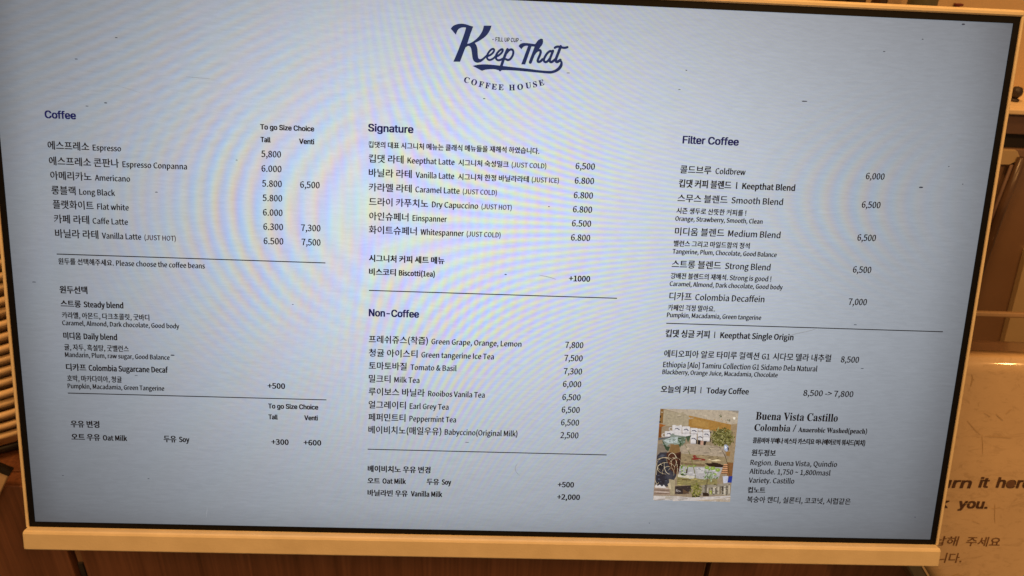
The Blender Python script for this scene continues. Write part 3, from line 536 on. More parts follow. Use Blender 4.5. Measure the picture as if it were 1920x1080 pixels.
PICTURE_SHAPES = [
((150,132,108),[(1300.8,794.5),(1466.4,794.3),(1467.1,999.9),(1300.9,999.2)]),
((168,155,130),[(1306.7,796.0),(1361.9,807.6),(1362.9,831.0),(1305.4,832.6)]),
((182,168,148),[(1308.7,794.9),(1466.4,794.3),(1466.5,822.5),(1453.4,825.8),(1361.9,807.8)]),
((148,140,130),[(1442.3,794.3),(1466.4,794.3),(1466.2,799.7)]),
((235,228,215),[(1456.3,808.8),(1461.0,809.5),(1460.7,814.3),(1456.4,813.6)]),
((164,122,62),[(1361.9,807.8),(1453.3,825.5),(1454.1,846.9),(1408.8,839.3),(1363.7,832.8)]),
((174,134,74),[(1368.8,814.0),(1405.0,821.1),(1405.4,835.0),(1369.2,829.3)]),
((156,134,104),[(1453.3,825.5),(1466.6,823.0),(1467.1,909.0),(1455.4,908.2)]),
((132,96,52),[(1300.8,795.1),(1307.9,795.6),(1308.3,826.8),(1302.0,826.1)]),
((38,30,26),[(1301.1,809.3),(1303.6,809.6),(1303.6,814.7),(1301.1,814.3)]),
((38,30,26),[(1300.8,821.7),(1303.8,822.1),(1303.6,826.0),(1300.8,825.7)]),
((158,92,38),[(1300.9,827.9),(1316.1,830.1),(1307.3,834.7),(1301.0,834.9)]),
((120,70,34),[(1301.4,834.9),(1306.6,834.7),(1307.4,858.5),(1301.6,858.7)]),
((130,118,104),[(1302.7,873.0),(1327.2,869.1),(1322.8,893.6),(1301.1,898.7)]),
((168,152,132),[(1348.9,877.4),(1365.2,870.3),(1405.4,872.6),(1445.9,876.0),(1447.5,915.1),(1354.4,917.5)]),
((152,134,102),[(1352.3,892.9),(1445.9,898.3),(1466.7,910.6),(1465.8,923.7),(1354.5,918.6)]),
((226,208,170),[(1412.6,904.3),(1433.8,904.7),(1439.5,906.8),(1434.2,909.2),(1412.8,907.5)]),
((120,100,74),[(1354.0,913.0),(1405.1,916.2),(1405.5,920.2),(1354.4,917.9)]),
((128,88,52),[(1453.5,910.5),(1466.7,911.0),(1466.9,944.0),(1455.4,942.0)]),
((128,44,40),[(1377.6,897.2),(1382.1,895.7),(1386.6,898.3),(1386.9,901.4),(1405.4,904.5),(1405.3,908.1),(1376.7,906.6),(1376.5,903.4),(1380.6,902.9)]),
((42,28,24),[(1405.0,914.4),(1421.7,911.3),(1434.6,913.2),(1446.9,917.8),(1442.0,924.3),(1414.0,920.0)]),
((176,172,172),[(1352.7,922.4),(1444.4,922.4),(1438.2,947.4),(1391.3,951.5),(1351.3,944.1)]),
((200,196,194),[(1389.0,925.6),(1405.9,925.2),(1404.8,936.5),(1388.8,935.7)]),
((96,100,110),[(1393.2,925.5),(1398.1,928.1),(1397.0,929.4),(1392.5,926.4)]),
((138,128,84),[(1348.1,944.6),(1384.5,947.1),(1399.7,950.2),(1435.0,949.3),(1435.7,961.8),(1349.8,965.4)]),
((206,198,178),[(1349.9,940.5),(1385.3,943.7),(1384.3,949.6),(1350.0,946.4)]),
((90,70,40),[(1350.7,950.4),(1384.9,952.3),(1384.7,954.2),(1350.5,952.3)]),
((214,209,208),[(1328.7,831.1),(1330.3,829.7),(1347.4,829.3),(1349.2,830.5),(1350.1,848.6),(1330.8,849.1)]),
((176,170,172),[(1330.7,847.1),(1349.9,846.6),(1350.1,848.6),(1330.8,849.1)]),
((72,74,98),[(1334.3,840.1),(1335.7,837.0),(1341.1,836.4),(1345.6,839.8),(1344.4,841.1),(1340.0,838.2),(1336.7,838.7)]),
((214,209,208),[(1349.9,833.6),(1351.4,832.2),(1364.8,831.9),(1366.6,833.1),(1367.3,848.1),(1351.8,848.5)]),
((176,170,172),[(1351.6,846.5),(1367.1,846.1),(1367.3,848.1),(1351.8,848.5)]),
((72,74,98),[(1353.5,841.3),(1354.9,838.1),(1360.3,837.6),(1364.8,841.0),(1363.6,842.3),(1359.2,839.4),(1355.9,839.9)]),
((214,209,208),[(1367.6,836.8),(1369.1,835.5),(1381.5,835.2),(1383.3,836.4),(1383.7,848.8),(1369.3,849.2)]),
((176,170,172),[(1369.1,847.2),(1383.6,846.8),(1383.7,848.8),(1369.3,849.2)]),
((72,74,98),[(1370.6,843.4),(1372.0,840.2),(1377.4,839.6),(1381.9,843.1),(1380.7,844.4),(1376.3,841.4),(1373.0,842.0)]),
((214,209,208),[(1383.4,838.0),(1385.0,836.6),(1392.1,836.4),(1393.9,837.7),(1393.7,843.0),(1384.5,843.2)]),
((176,170,172),[(1384.3,841.2),(1393.6,841.0),(1393.7,843.0),(1384.5,843.2)]),
((214,209,208),[(1394.5,839.4),(1396.0,838.1),(1406.9,837.8),(1408.7,839.1),(1408.5,843.7),(1395.5,844.0)]),
((176,170,172),[(1395.3,842.1),(1408.4,841.7),(1408.5,843.7),(1395.5,844.0)]),
((214,209,208),[(1313.9,845.1),(1315.5,843.8),(1330.8,843.3),(1332.6,844.6),(1332.9,857.0),(1315.5,857.4)]),
((176,170,172),[(1315.4,855.4),(1332.8,855.0),(1332.9,857.0),(1315.5,857.4)]),
((72,74,98),[(1318.3,851.6),(1319.8,848.5),(1325.2,847.9),(1329.6,851.3),(1328.5,852.6),(1324.0,849.7),(1320.7,850.2)]),
((214,209,208),[(1384.0,845.0),(1385.6,843.6),(1392.7,843.5),(1394.5,844.7),(1396.1,869.5),(1386.8,869.7)]),
((176,170,172),[(1386.7,867.7),(1395.9,867.5),(1396.1,869.5),(1386.8,869.7)]),
((72,74,98),[(1384.9,857.2),(1386.3,854.0),(1391.7,853.4),(1396.2,856.9),(1395.1,858.2),(1390.6,855.2),(1387.3,855.8)]),
((214,209,208),[(1394.9,844.7),(1396.5,843.4),(1408.7,843.0),(1410.5,844.3),(1410.8,855.4),(1396.6,855.7)]),
((176,170,172),[(1396.4,853.8),(1410.7,853.4),(1410.8,855.4),(1396.6,855.7)]),
((72,74,98),[(1397.8,850.7),(1399.2,847.5),(1404.6,846.9),(1409.1,850.4),(1408.0,851.7),(1403.5,848.7),(1400.2,849.3)]),
((214,209,208),[(1396.0,856.4),(1397.6,855.0),(1408.9,854.8),(1410.7,856.0),(1410.9,864.7),(1397.4,865.0)]),
((176,170,172),[(1397.2,863.0),(1410.7,862.7),(1410.9,864.7),(1397.4,865.0)]),
((214,209,208),[(1368.7,850.5),(1370.3,849.1),(1380.6,848.9),(1382.4,850.1),(1383.6,870.9),(1371.2,871.3)]),
((176,170,172),[(1371.0,869.3),(1383.4,868.9),(1383.6,870.9),(1371.2,871.3)]),
((72,74,98),[(1371.0,860.8),(1372.4,857.7),(1377.8,857.1),(1382.3,860.5),(1381.2,861.9),(1376.7,858.9),(1373.4,859.4)]),
((214,209,208),[(1333.6,849.2),(1335.1,847.9),(1349.4,847.5),(1351.2,848.8),(1351.3,857.8),(1334.9,858.2)]),
((176,170,172),[(1334.8,856.3),(1351.1,855.8),(1351.3,857.8),(1334.9,858.2)]),
((214,209,208),[(1351.2,849.4),(1352.8,848.0),(1366.8,847.7),(1368.6,849.0),(1368.5,855.2),(1352.4,855.6)]),
((176,170,172),[(1352.2,853.6),(1368.3,853.2),(1368.5,855.2),(1352.4,855.6)]),
((200,194,192),[(1329.1,835.9),(1324.4,835.2),(1322.2,838.7),(1324.6,842.2),(1329.7,842.9)],1.67),
((200,194,192),[(1314.6,848.6),(1310.1,849.6),(1308.3,853.2),(1311.1,856.7),(1315.7,856.5)],1.67),
((38,33,33),[(1381.7,862.1),(1383.7,860.5),(1384.9,869.8),(1382.5,871.2)]),
((38,33,33),[(1385.9,861.3),(1391.9,862.5),(1391.9,872.3),(1385.9,871.5)]),
((40,34,34),[(1398.3,863.9),(1405.0,863.5),(1402.6,873.3),(1398.7,873.0)]),
((190,150,130),[(1391.9,862.5),(1397.9,863.7),(1397.9,873.0),(1391.9,872.3)]),
((30,28,28),[(1410.1,842.6),(1412.9,842.9),(1412.5,848.0),(1410.3,847.4)]),
((40,36,30),[(1411.4,856.9),(1413.3,856.8),(1413.3,865.7),(1412.0,865.5)]),
((52,54,64),[(1301.8,899.1),(1307.9,891.8),(1323.0,891.0),(1349.7,937.8),(1335.1,967.6),(1324.6,969.7),(1321.3,964.8),(1317.8,969.4),(1312.8,965.0),(1307.5,968.3),(1302.5,964.3)]),
((78,82,94),[(1304.1,901.9),(1312.5,895.7),(1318.9,897.3),(1309.2,907.4)]),
((40,40,50),[(1302.4,930.0),(1312.3,920.8),(1322.2,938.5),(1322.0,963.4),(1307.2,963.7)]),
((66,66,76),[(1324.6,943.0),(1332.4,933.8),(1339.5,942.6),(1332.4,960.9)]),
((34,34,42),[(1305.6,916.4),(1315.8,911.7),(1319.0,925.1),(1308.8,929.8)]),
((96,88,78),[(1324.2,898.1),(1329.2,906.9),(1323.6,916.0),(1320.6,904.9)]),
((74,42,32),[(1321.2,893.7),(1328.8,889.0),(1339.7,893.2),(1351.9,888.4),(1353.4,906.3),(1351.4,933.3),(1347.5,942.4),(1332.0,929.2),(1323.5,907.0)]),
((130,100,62),[(1329.2,873.0),(1346.4,872.1),(1350.3,888.5),(1339.7,893.2),(1326.8,890.2)]),
((52,28,24),[(1340.0,897.7),(1351.5,892.9),(1352.1,915.3),(1348.0,937.9),(1343.4,929.0)]),
((134,144,134),[(1309.9,863.3),(1323.2,858.1),(1330.7,848.0),(1336.3,851.6),(1346.9,853.1),(1357.5,853.9),(1354.3,866.2),(1344.3,873.1),(1325.3,871.3),(1320.7,880.3)]),
((186,196,194),[(1312.2,865.0),(1328.4,857.5),(1342.9,855.8),(1342.3,868.7),(1325.2,870.9)]),
((60,84,56),[(1343.1,857.6),(1349.9,858.5),(1352.8,868.4),(1349.6,880.0),(1344.2,870.8)]),
((96,112,90),[(1349.6,855.6),(1360.1,855.4),(1359.1,868.2),(1352.3,877.3)]),
((62,82,60),[(1359.2,854.5),(1371.1,851.5),(1368.4,859.1),(1365.4,868.5)]),
((52,72,52),[(1310.0,864.0),(1320.6,878.1),(1327.9,877.9),(1325.0,889.1),(1319.0,884.8),(1312.2,871.7)]),
((160,172,168),[(1325.3,859.2),(1336.6,856.0),(1335.8,871.1),(1332.2,866.7)]),
((90,92,96),[(1301.6,859.6),(1326.2,856.3),(1326.3,858.5),(1301.6,864.4)]),
((112,112,62),[(1359.5,872.7),(1368.8,888.0),(1374.6,901.3),(1382.6,925.7),(1387.2,941.4),(1391.5,959.4)],1.85),
((204,186,152),[(1311.3,932.2),(1304.3,925.8),(1302.0,917.0),(1305.1,908.6),(1312.6,903.5),(1322.0,903.2),(1330.3,908.0),(1334.7,916.1),(1333.7,925.0),(1327.8,931.8)],1.11),
((188,170,136),[(1324.5,940.7),(1314.2,938.9),(1306.7,933.5),(1304.4,926.1),(1307.9,919.2),(1316.2,914.7),(1326.7,914.0),(1336.2,917.5),(1341.8,923.9),(1341.6,931.4)],1.11),
((222,206,176),[(1325.0,903.4),(1326.8,897.3),(1329.9,893.3),(1333.8,892.0),(1337.9,893.9),(1341.4,898.4),(1343.8,904.8),(1344.4,912.0),(1343.3,918.7),(1340.7,923.6)],1.11),
((204,186,152),[(1334.6,922.0),(1333.0,917.9),(1332.6,913.6),(1333.6,909.5),(1335.8,906.1),(1338.9,903.8),(1342.6,903.0),(1346.4,903.6),(1349.9,905.7),(1352.6,909.0)],1.11),
((188,170,136),[(1316.2,941.4),(1315.9,935.0),(1317.6,929.2),(1321.1,924.9),(1325.8,922.8),(1331.0,923.2),(1335.7,926.1),(1339.3,931.0),(1341.1,937.1),(1340.9,943.4)],1.11),
((222,206,176),[(1303.9,943.5),(1303.7,937.8),(1303.9,932.3),(1304.6,927.5),(1305.6,923.6),(1307.0,920.7),(1308.7,919.0),(1310.5,918.6),(1312.4,919.6),(1314.3,921.8)],1.11),
((204,186,152),[(1333.2,903.9),(1336.0,902.2),(1339.1,903.4),(1342.2,907.4),(1344.8,913.7),(1346.8,921.6),(1347.8,930.4),(1347.8,939.1),(1346.8,946.7),(1344.9,952.4)],1.11),
((188,170,136),[(1301.9,912.0),(1302.6,909.3),(1304.9,906.8),(1308.7,904.7),(1313.5,903.3),(1319.0,902.7),(1324.6,902.9),(1329.7,904.0),(1333.9,905.8),(1336.8,908.1)],1.11),
((222,206,176),[(1332.9,940.5),(1330.2,940.1),(1327.5,938.8),(1325.0,936.7),(1322.8,933.8),(1321.0,930.3),(1319.6,926.4),(1318.8,922.2),(1318.5,917.9),(1318.9,913.7)],1.11),
((204,186,152),[(1310.0,959.1),(1309.3,961.4),(1308.4,962.9),(1307.5,963.7),(1306.5,963.6),(1305.5,962.7),(1304.4,961.0),(1303.4,958.6),(1302.3,955.5),(1301.4,951.8)],1.11),
((166,152,122),[(1331.3,951.8),(1344.6,953.8),(1345.4,974.2),(1345.3,988.3),(1337.8,988.0)]),
((196,180,150),[(1329.4,963.2),(1334.4,958.6),(1338.2,974.4),(1333.5,974.5)]),
((156,134,118),[(1301.8,970.7),(1333.4,972.2),(1336.8,988.5),(1301.4,988.9)]),
((226,214,206),[(1302.2,971.6),(1333.0,972.7)],1.3),
((72,50,42),[(1301.8,977.0),(1333.8,978.1)],1.3),
((220,206,198),[(1301.7,981.1),(1335.0,982.2)],1.11),
((70,48,40),[(1301.6,984.8),(1335.7,985.4)],1.11),
((214,208,206),[(1302.5,968.8),(1305.0,963.8),(1307.9,967.8),(1312.8,965.0),(1317.8,969.4),(1321.3,964.8),(1326.0,970.1),(1325.8,971.5),(1302.2,970.7)]),
((54,46,46),[(1345.8,967.8),(1381.8,964.7),(1381.6,973.3),(1372.8,985.4),(1347.3,986.0)]),
((150,142,138),[(1348.8,974.1),(1359.4,978.4),(1357.6,982.1),(1348.0,979.6)]),
((96,74,56),[(1363.3,973.8),(1379.0,982.5),(1364.3,985.1)]),
((150,140,124),[(1400.9,963.8),(1434.9,961.8),(1464.2,955.4),(1465.4,985.5),(1402.9,987.0)]),
((92,86,78),[(1409.3,962.4),(1412.0,962.4),(1413.6,984.0),(1411.0,984.0)]),
((186,176,158),[(1414.7,970.7),(1417.5,970.6),(1418.3,983.8),(1415.7,983.9)]),
((126,112,90),[(1419.4,969.9),(1422.1,969.8),(1423.0,983.7),(1420.4,983.8)]),
((60,54,50),[(1424.0,969.1),(1426.8,969.0),(1427.7,983.6),(1425.1,983.7)]),
((204,196,182),[(1428.6,968.3),(1431.4,968.2),(1432.4,983.5),(1429.8,983.6)]),
((92,86,78),[(1433.2,967.5),(1436.0,967.5),(1437.1,983.4),(1434.5,983.5)]),
((186,176,158),[(1437.9,966.7),(1440.7,966.7),(1441.8,983.3),(1439.2,983.4)]),
((126,112,90),[(1442.5,965.9),(1445.3,965.9),(1446.5,983.2),(1443.9,983.2)]),
((60,54,50),[(1447.1,965.1),(1449.9,965.1),(1451.2,983.1),(1448.6,983.1)]),
((204,196,182),[(1451.8,964.4),(1454.6,964.3),(1455.9,983.0),(1453.3,983.0)]),
((92,86,78),[(1456.4,963.6),(1459.2,963.5),(1460.6,982.8),(1458.0,982.9)]),
((186,176,158),[(1461.0,962.8),(1463.8,962.7),(1465.3,982.7),(1462.8,982.8)]),
((72,52,36),[(1432.1,875.2),(1445.3,891.6),(1453.7,912.7),(1460.6,940.8)],1.3),
((72,52,36),[(1437.6,877.3),(1420.5,875.5),(1412.7,882.4)],0.93),
((120,110,90),[(1452.4,899.3),(1447.7,917.4),(1443.5,940.0)],0.74),
((88,84,48),[(1417.7,844.6),(1431.5,835.4),(1451.1,841.5),(1458.7,854.5),(1453.6,868.0),(1434.9,870.7),(1419.5,864.4)]),
((142,138,84),[(1450.4,850.8),(1453.5,849.0),(1457.0,850.0),(1454.0,851.8)]),
((84,82,38),[(1433.1,852.5),(1429.7,851.4),(1427.7,848.2),(1431.2,849.3)]),
((66,62,30),[(1421.4,864.2),(1417.4,863.3),(1415.0,859.8),(1418.9,860.7)]),
((112,108,56),[(1422.8,848.7),(1424.4,845.8),(1427.5,845.0),(1425.9,847.9)]),
((112,108,56),[(1462.1,863.2),(1459.4,859.5),(1459.7,855.2),(1462.4,858.8)]),
((158,152,104),[(1445.3,848.9),(1442.2,849.4),(1439.3,847.6),(1442.5,847.0)]),
((142,138,84),[(1447.0,840.0),(1450.1,837.5),(1454.1,838.0),(1451.1,840.5)]),
((142,138,84),[(1433.2,854.8),(1430.1,854.5),(1427.9,852.0),(1431.0,852.3)]),
((142,138,84),[(1425.9,847.1),(1425.9,844.3),(1427.8,842.4),(1427.8,845.2)]),
((98,92,44),[(1438.6,863.0),(1438.0,860.3),(1439.3,858.0),(1440.0,860.7)]),
((66,62,30),[(1431.8,848.6),(1430.8,845.2),(1432.2,842.2),(1433.3,845.6)]),
((112,108,56),[(1444.7,850.9),(1445.7,849.2),(1447.6,848.7),(1446.6,850.4)]),
((84,82,38),[(1447.4,848.6),(1448.9,846.3),(1451.6,845.8),(1450.1,848.1)]),
((66,62,30),[(1425.8,874.0),(1422.8,871.0),(1422.4,866.9),(1425.4,869.8)]),
((66,62,30),[(1450.6,842.3),(1447.4,842.8),(1444.6,840.8),(1447.8,840.3)]),
((158,152,104),[(1444.4,859.8),(1445.3,858.1),(1447.1,857.6),(1446.2,859.3)]),
((98,92,44),[(1456.4,860.7),(1453.0,860.7),(1450.5,858.3),(1453.8,858.3)]),
((158,152,104),[(1440.4,851.6),(1436.9,851.8),(1434.0,849.4),(1437.5,849.2)]),
((84,82,38),[(1440.5,853.0),(1442.6,849.8),(1446.2,849.2),(1444.2,852.3)]),
((142,138,84),[(1412.5,855.1),(1412.6,853.0),(1414.1,851.6),(1414.0,853.7)]),
((84,82,38),[(1448.4,852.2),(1444.1,851.9),(1441.0,848.6),(1445.2,848.9)]),
((158,152,104),[(1427.1,847.3),(1424.5,846.1),(1423.2,843.5),(1425.8,844.6)]),
((98,92,44),[(1449.5,857.3),(1445.9,858.9),(1442.0,857.4),(1445.6,855.8)]),
((142,138,84),[(1431.4,838.4),(1432.8,836.2),(1435.3,835.7),(1433.9,837.9)]),
((66,62,30),[(1431.9,858.7),(1428.6,856.6),(1427.4,852.9),(1430.7,855.0)]),
((142,138,84),[(1421.5,868.0),(1417.3,867.4),(1414.5,863.9),(1418.7,864.5)]),
((158,152,104),[(1436.9,854.6),(1435.2,854.0),(1434.2,852.4),(1435.9,853.0)]),
((84,82,38),[(1439.1,856.1),(1438.5,854.3),(1439.2,852.7),(1439.8,854.5)]),
((66,62,30),[(1418.4,853.1),(1416.9,851.0),(1417.1,848.6),(1418.6,850.6)]),
((84,82,38),[(1439.9,853.9),(1436.6,854.2),(1433.8,852.1),(1437.1,851.7)]),
((112,108,56),[(1419.7,867.7),(1418.5,864.8),(1419.5,861.9),(1420.7,864.8)]),
((142,138,84),[(1441.1,852.2),(1441.8,849.1),(1444.5,847.5),(1443.8,850.7)]),
((98,92,44),[(1441.8,859.6),(1442.9,855.7),(1446.2,853.9),(1445.2,857.8)]),
((84,82,38),[(1439.6,874.5),(1441.0,871.3),(1444.2,870.2),(1442.8,873.4)]),
((84,82,38),[(1422.8,859.6),(1424.2,857.6),(1426.6,857.2),(1425.2,859.3)]),
((112,108,56),[(1456.1,844.2),(1457.0,842.6),(1458.7,842.1),(1457.9,843.8)]),
((84,82,38),[(1430.6,844.4),(1429.2,841.8),(1429.8,839.0),(1431.2,841.6)]),
((66,62,30),[(1445.8,855.0),(1449.3,853.2),(1453.2,854.6),(1449.7,856.4)]),
((98,92,44),[(1443.7,858.6),(1441.6,857.6),(1440.7,855.5),(1442.7,856.4)]),
((158,152,104),[(1450.2,852.1),(1449.9,848.7),(1451.9,846.1),(1452.2,849.6)]),
((84,82,38),[(1429.8,867.4),(1433.1,865.7),(1436.6,867.0),(1433.4,868.6)]),
((142,138,84),[(1422.9,867.7),(1419.5,865.2),(1418.5,861.0),(1421.9,863.5)]),
((84,82,38),[(1420.2,866.7),(1417.9,867.4),(1415.7,866.2),(1418.0,865.5)]),
((98,92,44),[(1431.9,866.1),(1430.0,865.2),(1429.2,863.3),(1431.0,864.2)]),
((98,92,44),[(1446.9,843.1),(1447.2,841.4),(1448.5,840.4),(1448.2,842.2)]),
((142,138,84),[(1424.7,870.1),(1421.7,870.9),(1418.9,869.2),(1421.9,868.5)]),
((142,138,84),[(1430.2,856.0),(1426.4,853.8),(1424.9,849.7),(1428.6,851.8)]),
((66,62,30),[(1433.7,853.4),(1431.4,850.2),(1431.7,846.4),(1434.0,849.6)]),
((142,138,84),[(1432.1,861.6),(1430.9,857.7),(1432.5,854.2),(1433.7,858.1)]),
((98,92,44),[(1437.8,861.3),(1435.9,860.7),(1434.9,858.8),(1436.8,859.5)]),
((66,62,30),[(1444.5,868.4),(1442.8,867.0),(1442.4,864.8),(1444.1,866.2)]),
((142,138,84),[(1420.8,848.4),(1419.0,848.4),(1417.6,847.0),(1419.4,847.0)]),
((112,108,56),[(1456.8,850.8),(1454.2,849.1),(1453.4,846.0),(1456.0,847.8)]),
((112,108,56),[(1426.6,845.8),(1423.7,844.1),(1422.5,840.9),(1425.4,842.6)]),
((98,92,44),[(1432.1,868.1),(1428.9,869.1),(1425.8,867.5),(1428.9,866.5)]),
((142,138,84),[(1444.5,847.1),(1446.7,844.3),(1450.3,844.0),(1448.1,846.8)]),
((84,82,38),[(1421.6,848.7),(1422.8,846.9),(1424.9,846.6),(1423.7,848.4)]),
((98,92,44),[(1458.0,863.0),(1458.6,861.5),(1460.2,861.0),(1459.5,862.5)]),
((84,82,38),[(1438.3,868.4),(1437.6,865.6),(1439.0,863.2),(1439.6,866.0)]),
((158,152,104),[(1437.6,870.3),(1438.5,867.3),(1441.1,865.9),(1440.2,868.9)]),
((158,152,104),[(1426.8,847.6),(1425.3,844.3),(1426.3,841.0),(1427.8,844.3)]),
((112,108,56),[(1443.5,878.8),(1442.4,874.4),(1444.3,870.7),(1445.5,875.0)]),
((98,92,44),[(1430.5,873.6),(1428.8,870.6),(1429.4,867.4),(1431.1,870.4)]),
((112,108,56),[(1446.3,865.1),(1445.2,863.6),(1445.3,861.7),(1446.5,863.2)]),
((142,138,84),[(1438.5,872.8),(1435.2,871.6),(1433.5,868.4),(1436.8,869.6)]),
((98,92,44),[(1436.0,868.3),(1435.5,866.3),(1436.4,864.6),(1436.9,866.6)]),
((98,92,44),[(1430.9,868.1),(1426.8,866.9),(1424.4,863.2),(1428.5,864.4)]),
((66,62,30),[(1453.6,857.3),(1454.2,855.7),(1455.8,855.0),(1455.2,856.6)]),
((66,62,30),[(1419.0,866.7),(1416.9,866.6),(1415.3,865.1),(1417.4,865.2)]),
((98,92,44),[(1453.9,866.9),(1453.9,863.8),(1456.0,861.7),(1456.0,864.8)]),
((112,108,56),[(1410.7,856.9),(1413.3,854.4),(1416.9,854.7),(1414.3,857.2)]),
((112,108,56),[(1433.5,845.9),(1435.9,844.7),(1438.6,845.6),(1436.2,846.8)]),
((142,138,84),[(1416.0,848.9),(1414.8,847.3),(1414.9,845.4),(1416.1,847.0)]),
((112,108,56),[(1431.5,871.7),(1434.0,870.0),(1437.1,870.7),(1434.6,872.4)]),
((66,62,30),[(1458.3,855.2),(1461.0,852.0),(1465.3,851.7),(1462.6,855.0)]),
((98,92,44),[(1429.8,864.4),(1426.9,864.9),(1424.3,863.2),(1427.2,862.6)]),
((84,82,38),[(1439.7,856.6),(1438.4,853.7),(1439.4,850.8),(1440.6,853.7)]),
((142,138,84),[(1447.4,840.7),(1446.3,838.0),(1447.3,835.5),(1448.3,838.1)]),
((98,92,44),[(1444.0,837.2),(1440.8,835.1),(1439.9,831.4),(1443.0,833.5)]),
((112,108,56),[(1421.8,870.4),(1422.2,867.4),(1424.5,865.6),(1424.1,868.7)]),
((66,62,30),[(1451.2,849.4),(1449.6,847.5),(1449.6,845.0),(1451.2,847.0)]),
((142,138,84),[(1441.2,836.4),(1439.0,834.9),(1438.2,832.4),(1440.4,833.8)]),
((66,62,30),[(1422.7,838.3),(1423.9,836.5),(1426.1,836.1),(1424.9,837.9)]),
((98,92,44),[(1419.9,850.7),(1418.3,846.4),(1420.0,842.5),(1421.5,846.7)]),
((66,62,30),[(1456.1,844.0),(1453.0,842.6),(1451.6,839.4),(1454.7,840.8)]),
((98,92,44),[(1449.8,850.9),(1448.3,849.9),(1447.9,848.2),(1449.3,849.2)]),
((84,82,38),[(1438.5,857.1),(1438.3,855.1),(1439.4,853.6),(1439.6,855.6)]),
((112,108,56),[(1415.4,854.3),(1417.2,851.6),(1420.2,851.1),(1418.5,853.8)]),
((66,62,30),[(1438.6,863.4),(1439.9,862.1),(1441.7,862.1),(1440.4,863.4)]),
((84,82,38),[(1425.0,853.6),(1421.2,852.3),(1419.1,848.7),(1423.0,850.0)]),
((142,138,84),[(1445.2,851.8),(1445.0,848.0),(1447.4,845.3),(1447.5,849.1)]),
((84,82,38),[(1450.2,871.3),(1447.3,871.7),(1444.8,869.9),(1447.6,869.5)]),
((66,62,30),[(1454.8,862.1),(1451.0,863.2),(1447.2,861.2),(1451.1,860.1)]),
((112,108,56),[(1438.8,850.7),(1435.6,849.2),(1434.1,845.9),(1437.3,847.4)]),
((98,92,44),[(1441.0,852.5),(1438.8,852.6),(1436.9,851.2),(1439.2,851.0)]),
((142,138,84),[(1430.0,856.1),(1426.7,854.0),(1425.5,850.3),(1428.8,852.3)]),
((142,138,84),[(1435.5,849.5),(1435.9,845.6),(1438.8,843.2),(1438.4,847.2)]),
((142,138,84),[(1419.2,847.1),(1419.6,845.2),(1421.1,844.2),(1420.8,846.1)]),
((66,62,30),[(1422.8,838.7),(1422.2,836.2),(1423.4,834.0),(1424.0,836.6)]),
((84,82,38),[(1444.3,859.0),(1445.8,856.0),(1448.9,855.1),(1447.4,858.0)]),
((112,108,56),[(1429.5,857.5),(1426.0,855.5),(1424.6,851.7),(1428.1,853.6)]),
((142,138,84),[(1424.3,846.6),(1424.6,844.7),(1426.1,843.7),(1425.8,845.6)]),
((98,92,44),[(1411.8,861.2),(1413.8,859.1),(1416.7,859.1),(1414.7,861.2)]),
((84,82,38),[(1435.1,868.4),(1433.9,865.8),(1434.8,863.1),(1435.9,865.8)]),
((112,108,56),[(1454.1,856.8),(1455.2,854.7),(1457.5,854.1),(1456.4,856.2)]),
((142,138,84),[(1454.0,844.4),(1451.4,842.2),(1450.9,838.9),(1453.5,841.1)]),
((112,108,56),[(1428.3,873.0),(1431.7,871.4),(1435.3,872.7),(1432.0,874.3)]),
((98,92,44),[(1433.6,856.4),(1432.9,854.6),(1433.6,852.9),(1434.2,854.7)]),
((98,92,44),[(1451.7,844.3),(1453.7,842.3),(1456.5,842.4),(1454.6,844.4)]),
((66,62,30),[(1454.1,865.6),(1456.4,862.2),(1460.4,861.6),(1458.1,864.9)]),
((66,62,30),[(1454.6,855.4),(1455.9,851.9),(1459.4,850.5),(1458.0,854.0)]),
((66,62,30),[(1436.4,837.5),(1435.8,835.0),(1437.0,833.0),(1437.6,835.4)]),
((158,152,104),[(1438.2,858.9),(1435.8,855.5),(1436.2,851.4),(1438.6,854.8)]),
((84,82,38),[(1437.8,859.1),(1439.9,855.8),(1443.7,855.2),(1441.6,858.5)]),
((84,82,38),[(1435.2,838.3),(1437.1,835.5),(1440.4,834.9),(1438.5,837.7)]),
((112,108,56),[(1433.4,854.5),(1437.2,852.4),(1441.4,853.7),(1437.7,855.8)]),
((142,138,84),[(1434.5,867.7),(1434.2,864.7),(1436.0,862.5),(1436.2,865.5)]),
((98,92,44),[(1450.1,842.7),(1446.8,842.7),(1444.3,840.3),(1447.6,840.3)]),
((84,82,38),[(1423.3,849.5),(1421.3,847.7),(1420.9,845.1),(1422.9,846.8)]),
((158,152,104),[(1454.5,866.6),(1456.0,865.4),(1458.0,865.8),(1456.5,866.9)]),
((84,82,38),[(1439.5,860.9),(1437.0,859.1),(1436.2,856.1),(1438.8,857.9)]),
((84,82,38),[(1436.3,840.6),(1439.5,838.8),(1443.2,839.9),(1440.0,841.7)]),
((158,152,104),[(1438.0,836.3),(1436.4,836.8),(1434.8,836.0),(1436.4,835.5)]),
((84,82,38),[(1447.2,845.3),(1446.2,841.7),(1447.8,838.5),(1448.8,842.1)]),
((142,138,84),[(1427.3,858.1),(1425.5,858.7),(1423.8,857.8),(1425.5,857.2)]),
((112,108,56),[(1455.2,854.4),(1452.7,852.0),(1452.3,848.5),(1454.8,851.0)]),
((66,62,30),[(1420.1,843.4),(1416.1,842.2),(1413.8,838.5),(1417.8,839.7)]),
((84,82,38),[(1442.5,854.0),(1440.5,854.1),(1438.8,852.8),(1440.8,852.6)]),
((112,108,56),[(1437.2,840.8),(1438.8,837.4),(1442.3,836.2),(1440.7,839.6)]),
((66,62,30),[(1434.1,871.9),(1432.4,872.2),(1431.0,871.2),(1432.6,870.9)]),
